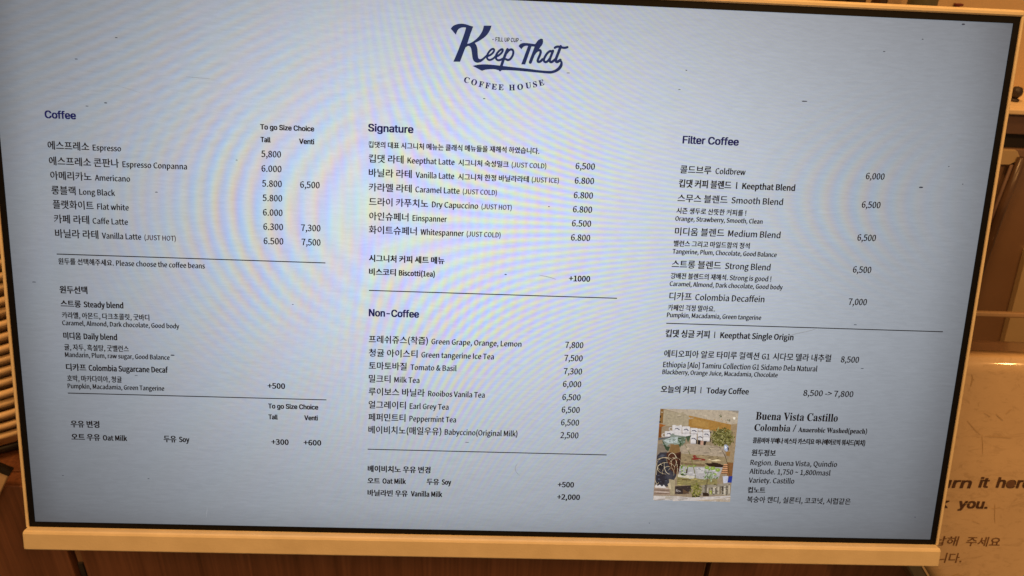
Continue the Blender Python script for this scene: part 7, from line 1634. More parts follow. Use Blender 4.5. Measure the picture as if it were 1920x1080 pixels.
((84,82,38),[(1430.9,867.8),(1433.2,866.4),(1435.9,867.1),(1433.6,868.5)]),
((84,82,38),[(1453.6,860.0),(1452.1,858.3),(1452.1,856.1),(1453.6,857.8)]),
((112,108,56),[(1449.8,842.5),(1447.3,843.5),(1444.8,842.4),(1447.2,841.4)]),
((98,92,44),[(1427.6,847.5),(1426.1,844.0),(1427.3,840.7),(1428.7,844.1)]),
((112,108,56),[(1437.8,848.9),(1434.4,847.4),(1432.7,844.0),(1436.1,845.5)]),
((112,108,56),[(1429.8,862.2),(1430.2,858.9),(1432.8,857.0),(1432.4,860.3)]),
((142,138,84),[(1460.4,847.7),(1457.9,847.2),(1456.4,845.1),(1458.8,845.6)]),
((98,92,44),[(1424.5,853.6),(1423.7,851.8),(1424.3,850.0),(1425.1,851.8)]),
((142,138,84),[(1439.3,845.8),(1441.4,843.3),(1444.7,843.1),(1442.6,845.6)]),
((98,92,44),[(1419.9,853.6),(1420.0,850.2),(1422.4,848.0),(1422.3,851.4)]),
((66,62,30),[(1456.4,846.2),(1455.6,844.5),(1456.2,842.8),(1457.0,844.5)]),
((84,82,38),[(1439.4,845.9),(1439.1,843.8),(1440.2,842.2),(1440.5,844.3)]),
((158,152,104),[(1427.7,862.0),(1426.2,858.6),(1427.3,855.1),(1428.8,858.6)]),
((98,92,44),[(1454.2,866.6),(1452.8,866.7),(1451.7,865.7),(1453.1,865.6)]),
((84,82,38),[(1454.6,870.6),(1453.1,867.3),(1454.2,864.0),(1455.6,867.3)]),
((84,82,38),[(1421.2,845.2),(1420.4,842.4),(1421.6,840.0),(1422.4,842.8)]),
((98,92,44),[(1453.5,865.6),(1452.4,862.3),(1453.6,859.4),(1454.8,862.6)]),
((98,92,44),[(1454.6,864.8),(1455.9,861.6),(1459.1,860.4),(1457.8,863.6)]),
((112,108,56),[(1437.9,856.9),(1436.7,853.3),(1438.2,850.0),(1439.4,853.6)]),
((112,108,56),[(1453.6,859.2),(1450.4,857.9),(1448.7,854.7),(1452.0,856.0)]),
((142,138,84),[(1442.9,849.4),(1444.5,846.9),(1447.4,846.4),(1445.8,848.9)]),
((142,138,84),[(1459.7,854.8),(1458.4,851.4),(1459.5,848.2),(1460.9,851.6)]),
((98,92,44),[(1444.1,839.5),(1443.1,838.4),(1443.0,837.0),(1444.0,838.1)]),
((112,108,56),[(1430.4,865.2),(1429.5,863.7),(1429.7,862.0),(1430.7,863.5)]),
((66,62,30),[(1438.6,848.0),(1436.6,846.8),(1435.9,844.7),(1437.8,845.8)]),
((84,82,38),[(1446.8,849.8),(1444.1,850.9),(1441.4,849.7),(1444.0,848.6)]),
((84,82,38),[(1448.7,861.7),(1447.0,862.1),(1445.4,861.0),(1447.1,860.7)]),
((142,138,84),[(1437.1,855.4),(1438.3,853.6),(1440.4,853.2),(1439.2,855.1)]),
((158,152,104),[(1459.8,860.2),(1458.2,856.8),(1459.2,853.3),(1460.8,856.7)]),
((158,152,104),[(1421.9,858.0),(1421.0,855.8),(1421.8,853.6),(1422.7,855.9)]),
((66,62,30),[(1435.9,871.2),(1437.4,868.6),(1440.4,867.9),(1438.8,870.6)]),
((66,62,30),[(1429.6,836.3),(1427.6,836.4),(1426.0,835.0),(1428.0,835.0)]),
((66,62,30),[(1437.9,857.6),(1438.2,855.0),(1440.2,853.4),(1439.9,856.1)]),
((142,138,84),[(1418.7,848.4),(1418.3,845.4),(1419.9,843.0),(1420.4,846.0)]),
((142,138,84),[(1436.7,845.1),(1433.9,846.3),(1431.0,845.1),(1433.7,843.9)]),
((66,62,30),[(1438.0,862.6),(1441.0,861.2),(1444.2,862.4),(1441.2,863.8)]),
((66,62,30),[(1436.8,839.4),(1433.6,838.6),(1431.6,835.8),(1434.8,836.6)]),
((112,108,56),[(1421.9,857.3),(1420.7,856.2),(1420.5,854.6),(1421.7,855.7)]),
((142,138,84),[(1424.0,854.5),(1421.1,853.1),(1419.8,850.0),(1422.7,851.4)]),
((98,92,44),[(1431.3,857.6),(1429.7,854.2),(1430.7,850.8),(1432.3,854.2)]),
((84,82,38),[(1442.5,844.4),(1439.2,844.7),(1436.5,842.5),(1439.8,842.2)]),
((142,138,84),[(1449.4,859.4),(1446.7,857.1),(1446.2,853.7),(1448.8,856.0)]),
((84,82,38),[(1449.2,843.7),(1447.5,842.5),(1447.0,840.5),(1448.7,841.7)]),
((66,62,30),[(1422.7,852.1),(1423.4,848.7),(1426.2,846.9),(1425.5,850.4)]),
((98,92,44),[(1447.2,854.7),(1444.4,854.9),(1442.0,852.9),(1444.9,852.8)]),
((84,82,38),[(1437.9,848.0),(1435.8,845.6),(1435.8,842.4),(1437.9,844.8)]),
((98,92,44),[(1429.4,862.2),(1426.8,862.3),(1424.8,860.4),(1427.4,860.4)]),
((142,138,84),[(1428.9,846.0),(1427.0,846.4),(1425.3,845.2),(1427.2,844.8)]),
((84,82,38),[(1431.7,865.8),(1430.1,863.6),(1430.4,861.0),(1431.9,863.2)]),
((158,152,104),[(1450.3,866.4),(1446.8,865.6),(1444.6,862.4),(1448.1,863.3)]),
((158,152,104),[(1446.3,874.4),(1445.0,872.6),(1445.1,870.4),(1446.5,872.2)]),
((142,138,84),[(1450.7,862.4),(1449.4,861.8),(1448.8,860.4),(1450.1,861.1)]),
((158,152,104),[(1436.4,860.4),(1433.4,861.1),(1430.6,859.4),(1433.6,858.7)]),
((66,62,30),[(1448.2,862.3),(1446.4,860.0),(1446.4,857.1),(1448.3,859.4)]),
((98,92,44),[(1441.0,867.1),(1441.6,865.7),(1442.9,865.1),(1442.4,866.5)]),
((98,92,44),[(1428.2,849.7),(1428.0,847.8),(1429.2,846.4),(1429.3,848.3)]),
((66,62,30),[(1420.3,864.2),(1417.4,863.8),(1415.5,861.5),(1418.3,861.9)]),
((84,82,38),[(1417.6,863.8),(1416.0,862.9),(1415.5,861.2),(1417.0,862.1)]),
((112,108,56),[(1458.4,853.1),(1456.8,851.5),(1456.6,849.3),(1458.2,850.9)]),
((112,108,56),[(1451.2,843.7),(1450.7,842.0),(1451.4,840.6),(1451.9,842.2)]),
((98,92,44),[(1421.7,862.4),(1419.2,861.6),(1417.8,859.3),(1420.3,860.1)]),
((66,62,30),[(1444.1,852.8),(1441.3,852.4),(1439.4,850.1),(1442.2,850.5)]),
((66,62,30),[(1421.8,844.5),(1422.6,842.8),(1424.4,842.3),(1423.6,844.0)]),
((84,82,38),[(1453.2,862.1),(1452.2,859.3),(1453.2,856.7),(1454.3,859.5)]),
((142,138,84),[(1446.7,846.1),(1443.4,844.6),(1442.0,841.3),(1445.2,842.8)]),
((98,92,44),[(1456.8,853.5),(1454.5,852.5),(1453.3,850.0),(1455.7,851.1)]),
((112,108,56),[(1451.1,871.5),(1450.2,869.4),(1450.9,867.4),(1451.8,869.5)]),
((98,92,44),[(1439.5,873.7),(1437.5,871.4),(1437.4,868.4),(1439.5,870.7)]),
((98,92,44),[(1431.2,862.8),(1429.0,862.0),(1427.8,859.9),(1430.0,860.6)]),
((112,108,56),[(1442.0,866.5),(1439.2,866.1),(1437.3,863.9),(1440.1,864.2)]),
((142,138,84),[(1436.9,856.2),(1433.9,855.9),(1431.8,853.6),(1434.8,853.8)]),
((98,92,44),[(1428.2,842.1),(1426.6,840.2),(1426.6,837.7),(1428.3,839.6)]),
((142,138,84),[(1434.0,844.8),(1435.3,843.9),(1436.8,844.2),(1435.6,845.1)]),
((84,82,38),[(1439.7,857.0),(1437.0,854.8),(1436.4,851.3),(1439.1,853.5)]),
((158,152,104),[(1427.8,839.2),(1424.2,839.2),(1421.4,836.6),(1425.0,836.6)]),
((98,92,44),[(1430.0,870.9),(1428.1,869.8),(1427.4,867.8),(1429.2,868.8)]),
((112,108,56),[(1423.0,859.1),(1420.3,856.5),(1419.9,852.7),(1422.6,855.3)]),
((66,62,30),[(1447.8,852.3),(1447.4,850.4),(1448.4,848.7),(1448.8,850.7)]),
((66,62,30),[(1432.7,852.7),(1433.6,851.6),(1435.1,851.4),(1434.1,852.6)]),
((84,82,38),[(1442.0,846.4),(1440.4,846.2),(1439.3,844.9),(1440.9,845.1)]),
((66,62,30),[(1424.8,849.4),(1424.5,847.5),(1425.5,846.0),(1425.8,847.9)]),
((98,92,44),[(1441.8,845.3),(1440.1,845.1),(1439.0,843.7),(1440.7,843.9)]),
((66,62,30),[(1437.0,857.4),(1433.4,857.6),(1430.5,855.1),(1434.1,854.9)]),
((98,92,44),[(1424.0,842.0),(1424.5,838.4),(1427.3,836.4),(1426.7,839.9)]),
((158,152,104),[(1442.0,850.5),(1443.1,849.6),(1444.6,849.8),(1443.5,850.7)]),
((158,152,104),[(1452.3,842.9),(1449.2,840.9),(1448.2,837.3),(1451.2,839.3)]),
((112,108,56),[(1422.5,862.8),(1422.4,860.6),(1423.8,859.2),(1423.9,861.3)]),
((142,138,84),[(1426.7,845.7),(1424.2,843.8),(1423.6,840.7),(1426.1,842.6)]),
((158,152,104),[(1434.8,860.5),(1434.8,859.1),(1435.8,858.1),(1435.8,859.6)]),
((142,138,84),[(1426.1,845.5),(1427.9,843.0),(1431.0,842.6),(1429.2,845.1)]),
((66,62,30),[(1430.4,850.6),(1431.8,847.9),(1434.7,847.1),(1433.3,849.8)]),
((84,82,38),[(1429.5,858.4),(1430.7,857.1),(1432.5,857.2),(1431.3,858.4)]),
((84,82,38),[(1432.8,872.6),(1430.5,870.5),(1430.1,867.4),(1432.4,869.5)]),
((112,108,56),[(1456.7,855.2),(1454.0,852.7),(1453.6,849.1),(1456.3,851.6)]),
((158,152,104),[(1437.3,867.0),(1436.4,863.3),(1438.1,860.2),(1439.0,863.9)]),
((84,82,38),[(1428.0,865.0),(1430.0,862.9),(1433.0,863.0),(1430.9,865.1)]),
((66,62,30),[(1423.1,842.7),(1423.8,841.0),(1425.5,840.3),(1424.8,842.0)]),
((158,152,104),[(1421.6,843.9),(1420.6,841.0),(1421.9,838.4),(1422.8,841.3)]),
((142,138,84),[(1440.5,852.3),(1438.1,852.8),(1435.8,851.4),(1438.2,850.9)]),
((112,108,56),[(1421.8,861.7),(1420.4,860.6),(1420.2,858.9),(1421.5,860.0)]),
((142,138,84),[(1435.8,853.7),(1433.4,852.7),(1432.2,850.3),(1434.6,851.3)]),
((142,138,84),[(1458.5,854.4),(1458.2,850.7),(1460.5,847.9),(1460.8,851.7)]),
((112,108,56),[(1439.9,836.6),(1441.0,834.1),(1443.6,833.2),(1442.4,835.7)]),
((112,108,56),[(1452.3,846.8),(1453.0,843.9),(1455.4,842.5),(1454.7,845.4)]),
((142,138,84),[(1436.0,847.5),(1437.6,846.0),(1439.8,846.1),(1438.2,847.6)]),
((66,62,30),[(1442.8,847.2),(1442.2,844.3),(1443.6,841.9),(1444.3,844.8)]),
((142,138,84),[(1450.2,859.8),(1446.9,861.0),(1443.6,859.6),(1446.8,858.3)]),
((112,108,56),[(1448.3,843.2),(1448.8,840.6),(1450.9,839.2),(1450.4,841.8)]),
((158,152,104),[(1425.5,861.2),(1425.1,859.3),(1426.2,857.7),(1426.5,859.7)]),
((142,138,84),[(1440.5,862.5),(1438.5,861.7),(1437.5,859.7),(1439.5,860.5)]),
((84,82,38),[(1415.7,852.7),(1417.2,850.6),(1419.8,850.3),(1418.3,852.4)]),
((98,92,44),[(1440.0,858.4),(1440.6,857.0),(1442.0,856.5),(1441.4,857.9)]),
((66,62,30),[(1434.7,844.7),(1433.8,842.7),(1434.5,840.7),(1435.4,842.7)]),
((66,62,30),[(1438.2,860.9),(1435.6,858.9),(1435.0,855.6),(1437.6,857.7)]),
((142,138,84),[(1448.5,866.7),(1447.2,863.4),(1448.4,860.2),(1449.7,863.5)]),
((142,138,84),[(1461.4,856.7),(1459.3,856.2),(1457.9,854.3),(1460.1,854.8)]),
((98,92,44),[(1457.2,861.5),(1453.6,861.1),(1451.1,858.3),(1454.6,858.7)]),
((142,138,70),[(1401.7,982.9),(1399.7,981.6),(1398.9,979.3),(1401.0,980.6)]),
((112,112,44),[(1394.5,970.7),(1391.2,969.9),(1389.3,967.0),(1392.5,967.8)]),
((112,112,44),[(1400.6,975.9),(1401.2,972.6),(1403.8,970.8),(1403.2,974.1)]),
((142,138,70),[(1391.1,984.1),(1389.7,982.8),(1389.4,980.9),(1390.9,982.2)]),
((84,86,32),[(1385.9,973.3),(1387.1,971.9),(1388.9,971.9),(1387.7,973.3)]),
((142,138,70),[(1391.5,991.3),(1389.3,989.2),(1389.0,986.2),(1391.2,988.3)]),
((112,112,44),[(1389.1,973.2),(1388.2,970.3),(1389.3,967.6),(1390.3,970.6)]),
((62,62,26),[(1394.7,985.9),(1391.6,985.8),(1389.4,983.4),(1392.4,983.6)]),
((84,86,32),[(1396.6,974.0),(1396.8,971.8),(1398.4,970.5),(1398.2,972.7)]),
((142,138,70),[(1392.7,972.3),(1393.1,970.8),(1394.4,970.1),(1394.0,971.6)]),
((112,112,44),[(1386.4,966.1),(1384.7,965.3),(1383.9,963.6),(1385.6,964.4)]),
((62,62,26),[(1396.4,970.5),(1394.7,969.2),(1394.2,967.1),(1396.0,968.4)]),
((142,138,70),[(1383.1,967.1),(1385.1,964.5),(1388.4,964.3),(1386.3,966.9)]),
((142,138,70),[(1401.5,968.7),(1399.2,968.0),(1397.9,965.9),(1400.2,966.6)]),
((142,138,70),[(1393.2,984.2),(1392.7,981.4),(1394.2,979.1),(1394.7,982.0)]),
((142,138,70),[(1393.1,976.9),(1391.6,976.8),(1390.6,975.7),(1392.0,975.8)]),
((112,112,44),[(1383.1,966.0),(1381.7,965.4),(1381.0,963.9),(1382.4,964.5)]),
((62,62,26),[(1383.3,971.2),(1382.1,971.3),(1381.0,970.5),(1382.3,970.4)]),
((62,62,26),[(1390.5,974.6),(1388.9,973.6),(1388.4,971.7),(1390.0,972.8)]),
((84,86,32),[(1384.8,985.6),(1384.1,984.3),(1384.4,982.9),(1385.1,984.2)]),
((84,86,32),[(1397.0,977.2),(1399.3,975.9),(1401.9,976.7),(1399.6,978.0)]),
((62,62,26),[(1392.7,975.5),(1393.2,973.6),(1394.8,972.6),(1394.3,974.5)]),
((62,62,26),[(1389.2,989.8),(1390.3,988.4),(1392.1,988.3),(1391.0,989.7)]),
((142,138,70),[(1392.8,989.8),(1390.6,990.0),(1388.8,988.4),(1391.0,988.3)]),
((112,112,44),[(1388.5,965.1),(1389.4,963.0),(1391.5,962.2),(1390.6,964.3)]),
((142,138,70),[(1395.6,988.8),(1394.3,989.0),(1393.2,988.2),(1394.5,988.0)]),
((142,138,70),[(1398.0,976.8),(1397.0,974.2),(1397.9,971.8),(1398.9,974.4)]),
((62,62,26),[(1387.7,964.2),(1385.5,963.0),(1384.6,960.6),(1386.8,961.8)]),
((84,86,32),[(1383.4,961.8),(1384.5,961.1),(1385.8,961.4),(1384.7,962.1)]),
((62,62,26),[(1388.9,966.9),(1390.0,965.1),(1392.1,964.7),(1390.9,966.5)]),
((62,62,26),[(1395.5,984.5),(1396.7,981.8),(1399.4,980.8),(1398.2,983.5)]),
((142,138,70),[(1388.0,966.0),(1390.5,964.6),(1393.4,965.5),(1390.9,967.0)]),
((62,62,26),[(1385.6,970.5),(1385.8,969.1),(1386.8,968.3),(1386.6,969.6)]),
((84,86,32),[(1389.6,962.9),(1388.0,962.9),(1386.6,961.7),(1388.3,961.6)]),
((142,138,70),[(1390.2,968.0),(1391.4,965.9),(1393.6,965.3),(1392.5,967.4)]),
((142,138,70),[(1383.3,967.4),(1383.0,965.6),(1383.9,964.1),(1384.3,966.0)]),
((62,62,26),[(1389.3,982.0),(1387.0,982.1),(1385.1,980.4),(1387.4,980.4)]),
((142,138,70),[(1387.0,978.6),(1384.3,976.8),(1383.4,973.6),(1386.1,975.4)]),
((112,112,44),[(1392.1,980.0),(1393.4,978.9),(1395.1,979.1),(1393.8,980.2)]),
((84,86,32),[(1384.1,980.1),(1386.4,977.8),(1389.8,978.0),(1387.4,980.3)]),
((84,86,32),[(1388.1,980.3),(1385.4,980.1),(1383.5,977.9),(1386.2,978.2)]),
((142,138,70),[(1386.6,967.5),(1385.1,964.4),(1386.0,961.2),(1387.5,964.3)]),
((112,112,44),[(1396.3,985.6),(1395.0,983.0),(1395.6,980.2),(1397.0,982.8)]),
((142,138,70),[(1392.1,975.9),(1393.2,973.8),(1395.4,973.3),(1394.3,975.4)]),
((142,138,70),[(1397.4,977.4),(1398.6,975.7),(1400.5,975.4),(1399.4,977.1)]),
((62,62,26),[(1401.2,986.0),(1399.2,983.4),(1399.4,980.2),(1401.4,982.8)]),
((142,138,70),[(1392.9,973.6),(1391.8,974.2),(1390.5,973.7),(1391.7,973.2)]),
((112,112,44),[(1386.8,961.1),(1389.3,959.8),(1392.1,960.8),(1389.6,962.1)]),
((112,112,44),[(1383.5,987.6),(1385.2,985.8),(1387.6,985.8),(1386.0,987.6)]),
((112,112,44),[(1385.0,967.5),(1382.0,966.2),(1380.6,963.2),(1383.5,964.5)]),
]
DUST = [
(1531.5,160.7,12,2),
(1784.7,316.7,9,3),
(303.0,707.3,9,2.5),
(202.6,217.2,6,2),
(1296.9,112.6,4,1.5),
(1688.6,600.8,7,1.5),
(1715.4,693.8,7,1.5),
(153.9,139.8,6,1.5),
(229.7,98.5,5,1.5),
(288.1,381.2,6,1.5),
(1675.0,62.3,5,1.5),
(1746.5,36.7,4,1.5),
(1821.2,6.2,7,3),
(1286.5,148.6,5,1.2),
(966.9,519.9,5,2),
(1046.9,381.6,4,1.5),
(442.9,314.3,4,1.3),
(42.1,565.8,8,1.6),
(240.9,975.9,4,1.3),
(67.0,973.0,4,1.2),
(1876.2,1025.7,3,2),
(1296.4,1052.6,3,1.5),
(899.9,878.3,9,1.2),
(228.5,752.2,7,1.2),
(913.4,180.6,5,1.5),
(1071.2,126.9,7,1.2),
(167.6,224.5,6,1.3),
(544.7,594.8,4,1.2),
(1868.0,307.3,2.5,2),
(1834.5,273.9,2.5,2),
]
SCRATCHES = [
(1.2,[(1033.22,518.82),(1054.85,522.45),(1067.93,526.37)]),
(2.0,[(1544.9,631.3),(1566.35,623.83),(1593.48,617.32),(1607.39,612.36)]),
(1.6,[(1006.73,923.33),(1002.52,930.65),(1002.91,940.3),(1012.32,949.74)]),
(1.2,[(398.06,165.36),(373.36,164.44),(353.64,163.31)]),
(0.8,[(272.9,197.73),(243.78,189.18),(209.86,180.85)]),
(0.9,[(359.09,1038.13),(356.01,1060.15)]),
(1.0,[(847.21,1076.29),(909.74,1069.93),(966.38,1056.24)]),
(1.0,[(1612.17,67.93),(1637.3,60.98),(1668.12,57.71)]),
]
PICTURE_RECT = (1300.8, 794.3, 1467.1, 1000.5)
# ------------------------------------------------------------------ setting
TILT = rad(-17.9)
TV_LOC = (0.0, 0.0, 1.15)

def structure(o): o['kind'] = 'structure'; return o
structure(box('floor', -3.0, 3.0, -3.0, 1.2, -0.05, 0.0, M['floor']))
structure(box('back_wall', -3.0, 3.0, 0.345, 0.42, 0.0, 2.7, M['wall']))

# ------------------------------------------------------------------ wooden counter behind and below the display
ctr = empty('wood_counter', (0.0, 0.085, 0.0), 'dark brown wood veneer counter below the menu display', 'counter')
box('counter_top', -1.05, 0.60, 0.0185, 0.174, 0.868, 0.886, M['wood'], ctr, 0.0015)
box('carcass', -1.04, 0.59, 0.0190, 0.173, 0.02, 0.867, M['void'], ctr)
for x0, x1 in ((-1.05, -0.3880), (-0.3766, 0.2090), (0.2146, 0.600)):
    box('front_panel', x0, x1, 0.0, 0.018, 0.02, 0.8858, M['wood'], ctr, 0.0012)
box('joint_strip', -0.3830, -0.3770, 0.003, 0.017, 0.02, 0.8850, M['wood_edge'], ctr)
box('joint_tab', -0.3824, -0.3780, 0.0005, 0.004, 0.02, 0.7890, M['void'], ctr)
for x in (0.2080, 0.2142):
    box('edge_strip', x, x + 0.0010, -0.0008, 0.010, 0.02, 0.8850, M['wood_edge'], ctr)

# ------------------------------------------------------------------ menu display
tv = empty('menu_display', TV_LOC, 'large tilted screen with a coffee menu in a cream frame', 'screen', (TILT, 0, 0))
w2, h2 = SW / 2, SH / 2
me = finish(box_bm(-w2, w2, 0.0, 0.004, -h2, h2), 'screen_page')
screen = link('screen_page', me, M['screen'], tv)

def ring(name, ix0, ix1, iz0, iz1, ox0, ox1, oz0, oz1, y0, y1, mat):
    bm = bmesh.new()
    box_bm(ox0, ix0, y0, y1, oz0, oz1, bm=bm); box_bm(ix1, ox1, y0, y1, oz0, oz1, bm=bm)
    box_bm(ix0, ix1, y0, y1, iz1, oz1, bm=bm); box_bm(ix0, ix1, y0, y1, oz0, iz0, bm=bm)
    return link(name, finish(bm, name), mat, tv)
ring('black_bezel', -w2, w2, -h2, h2, -0.3024, 0.3026, -0.1724, 0.1718, -0.0007, 0.006, M['black'])
# thin cream frame: two sides, a rounded top and the proud bar along the bottom
ring('frame_gap', -0.3024, 0.3026, -0.1724, 0.1718, -0.30275, 0.30295, -0.1728, 0.17215, -0.0003, 0.006, M['groove'])
for s, a, b in ((-1, -0.3046, -0.30275), (1, 0.30295, 0.3048)):
    o = box('frame_side', a, b, -0.0014, 0.030, -0.1722, 0.1755, M['cream'], tv, 0.0007, 3)
top_prof = [(0.030, 0.17215), (-0.0010, 0.17215), (-0.0018, 0.1729), (-0.0018, 0.1744), (-0.0011, 0.1755), (0.0005, 0.1761), (0.029, 0.1761)]
extrude_profile('frame_top', top_prof, -0.3046, 0.3048, M['cream'], tv, 0.0016)
bar_prof = [(0.030, -0.1728), (0.0006, -0.1728), (0.0, -0.1716), (-0.0052, -0.1716), (-0.0064, -0.1722), (-0.0070, -0.1734), (-0.0070, -0.1838), (-0.0064, -0.1846), (0.030, -0.1846)]
extrude_profile('bottom_bar', bar_prof, -0.3040, 0.3036, M['cream'], tv, 0.0012)
hs = box('back_housing', -0.3020, 0.3022, 0.0065, 0.0295, -0.1720, 0.1716, M['housing'], tv, 0.001)
mb = bmesh.new()
box_bm(-0.06, 0.06, 0.0300, 0.037, -0.06, 0.06, 0.002, bm=mb)
tube_bm(mb, [(0, 0.037, 0.0), (0, 0.075, -0.03), (0, 0.11, -0.12), (0, 0.13, -0.235)], 0.016, 16)
link('support_arm', finish(mb, 'support_arm', False), M['housing'], tv)

# ---- lettering of the menu page
FONT_DIR = bpy.utils.system_resource('DATAFILES', path='fonts')
def font(name):
    try: return bpy.data.fonts.load(os.path.join(FONT_DIR, name))
    except Exception: return None
F_CJK = font('Noto Sans CJK Regular.woff2'); F_INT = font('Inter.woff2'); F_MATH = font('NotoSansMath-Regular.woff2')
def math_bold(t):
    return ''.join(chr(0x1D400 + ord(c) - 65) if 'A' <= c <= 'Z' else chr(0x1D41A + ord(c) - 97) if 'a' <= c <= 'z' else c for c in t)
# style: font, stroke growth in page units, ink
STYLE = {
    'nb': (F_INT, 0.82, 'navy'), 'kb': (F_INT, 0.62, 'black'), 'h': (F_CJK, 0.43, 'black'), 'l': (F_CJK, 0.45, 'black'),
    'm': (F_CJK, 0.62, 'black'), 'ml': (F_CJK, 0.60, 'black'), 'r': (F_CJK, 0.34, 'red'),
    's': (F_MATH, 0.28, 'black'), 'sb': (F_MATH, 0.32, 'black'), 'fc': (F_INT, 0.30, 'black'),
}
PX = SW / 1920.0; PZ = SH / 1080.0
CAP_RATIO = {F_CJK: 0.733, F_INT: 0.727, F_MATH: 0.70}
CAPH = {}

def typeset(fnt, lines, shear=0.0):
    """set all lines of one face in one go; returns for each line (vertices, faces) with its baseline at 0"""
    c = bpy.data.curves.new('lettering', 'FONT')
    probe = math_bold('H') if fnt is F_MATH else 'H'
    c.body = '\n'.join([probe, probe] + list(lines))
    if fnt: c.font = fnt
    c.size = 1.0; c.space_line = 2.5; c.resolution_u = 2; c.fill_mode = 'FRONT'; c.shear = shear
    o = bpy.data.objects.new('lettering_source', c); COL.objects.link(o)
    bpy.context.view_layer.update(); dg = bpy.context.evaluated_depsgraph_get()
    m = bpy.data.meshes.new_from_object(o.evaluated_get(dg))
    V = [v.co.copy() for v in m.vertices]; P = [list(p.vertices) for p in m.polygons]
    bpy.data.objects.remove(o); bpy.data.curves.remove(c); bpy.data.meshes.remove(m)
    # first two lines are probes: cap height and line pitch
    first = [v for v in V if v.y > -0.02]
    cap = max(v.y for v in first); CAPH[fnt] = cap
    second = [v.y for v in V if v.y < -0.02]
    top2 = max(second); pitch = cap - top2
    out = [([], []) for _ in lines]; remap = [dict() for _ in lines]
    for p in P:
        cy = sum(V[i].y for i in p) / len(p)
        k = int(math.floor((-cy + cap * 1.2 + (pitch - cap) * 0.40) / pitch)) - 2
        if k < 0 or k >= len(lines): continue
        q = []
        for i in p:
            if i not in remap[k]:
                remap[k][i] = len(out[k][0]); out[k][0].append((V[i].x, V[i].y + (k + 2) * pitch))
            q.append(remap[k][i])
        out[k][1].append(q)
    return out

def letter_mesh(name, verts, faces, fx, fz, grow, mat, layer=2.0e-6, copies=None):
    """flat letters in the x-z plane, thickened by laying shifted copies on top of one another"""
    sh = copies or ([(0, 0)] if grow <= 0 else [(-grow, -grow * .45), (grow, grow * .45), (-grow, grow * .45), (grow, -grow * .45), (0, 0)] if grow > 0.45 * PX else [(-grow, -grow * .6), (grow, grow * .6), (0, 0)])
    vs = []; fs = []
    for k, (dx, dz) in enumerate(sh):
        n0 = len(vs)
        vs += [(fx(x) + dx, -k * layer, fz(y) + dz) for x, y in verts]
        fs += [[n0 + i for i in f] for f in faces]
    me = bpy.data.meshes.new(name); me.from_pydata(vs, [], fs); me.materials.append(mat)
    return me

by_face = {}
for it in MENU_TEXT: by_face.setdefault(STYLE[it[5]][0], []).append(it)
for fnt, items in by_face.items():
    extra = [math_bold(c[0]) for c in ARC_LETTERS] if fnt is F_MATH else []
    res = typeset(fnt, [math_bold(i[0]) if i[5] in ('s', 'sb') else i[0] for i in items] + extra)
    for (body, u, v, width, em, st, nm), (vs, fs) in zip(items, res):
        if not vs: continue
        g = STYLE[st][1] * PX
        x0 = min(q[0] for q in vs); x1 = max(q[0] for q in vs)
        sx = (width * PX - 2 * g) / max(x1 - x0, 1e-6); sz = em * CAP_RATIO[fnt] * PZ / CAPH[fnt]
        me = letter_mesh(nm, vs, fs, lambda x: (x - x0) * sx + g, lambda y: y * sz, g, INK[STYLE[st][2]])
        link(nm, me, None, screen, (su(u), -0.00025, sv(v)))
    # the curved words under the emblem, letter by letter
    for (ch, u, v, r), (vs, fs) in zip(ARC_LETTERS, res[len(items):]):
        xs = [q[0] for q in vs]; ys = [q[1] for q in vs]; cx = (min(xs) + max(xs)) / 2; cy = (min(ys) + max(ys)) / 2
        k = 10.4 * PZ / CAPH[fnt]; a = rad(r)
        rv = [(((x - cx) * k * math.cos(a) - (y - cy) * k * math.sin(a)), ((x - cx) * k * math.sin(a) + (y - cy) * k * math.cos(a))) for x, y in vs]
        link('logo_letter', letter_mesh('logo_letter', rv, fs, lambda x: x, lambda y: y, 0.26 * PX, INK['navy']), None, screen, (su(u), -0.00025, sv(v)))

from mathutils.geometry import tessellate_polygon
def flat_poly(bm, pts, y):
    P = [Vector((su(u), sv(v), 0.0)) for u, v in pts]
    vs = [bm.verts.new((p.x, y, p.y)) for p in P]
    if len(P) <= 4: bm.faces.new(vs); return
    for t in tessellate_polygon([P]):
        try: bm.faces.new([vs[i] for i in t])
        except ValueError: pass
def stroke_quads(bm, pts, w, y, taper=False):
    P = [Vector((su(u), sv(v))) for u, v in pts]; hw = w * SW / 1920.0 / 2
    # round the path a little
    for _ in range(2):
        Q = [P[0]]
        for a, b in zip(P[:-1], P[1:]): Q += [a * 0.75 + b * 0.25, a * 0.25 + b * 0.75]
        Q.append(P[-1]); P = Q
    L = []; Rr = []
    for i, p in enumerate(P):
        d = (P[min(i + 1, len(P) - 1)] - P[max(i - 1, 0)])
        d = d.normalized() if d.length > 1e-9 else Vector((1, 0)); n = Vector((-d.y, d.x))
        k = hw * (0.35 + 0.65 * math.sin(math.pi * min(max(i / (len(P) - 1), 0.0), 1.0)) if taper else 1.0)
        L.append(p + n * k); Rr.append(p - n * k)
    a = [bm.verts.new((q.x, y, q.y)) for q in L]; b = [bm.verts.new((q.x, y, q.y)) for q in Rr]
    for i in range(len(P) - 1): bm.faces.new((a[i], a[i + 1], b[i + 1], b[i]))
    if not taper:
        for c, s in ((P[0], 1), (P[-1], -1)):
            bm.faces.new([bm.verts.new((c.x + hw * math.cos(t * math.pi / 6), y - 2e-6 * s - 3e-6, c.y + hw * math.sin(t * math.pi / 6))) for t in range(12)])
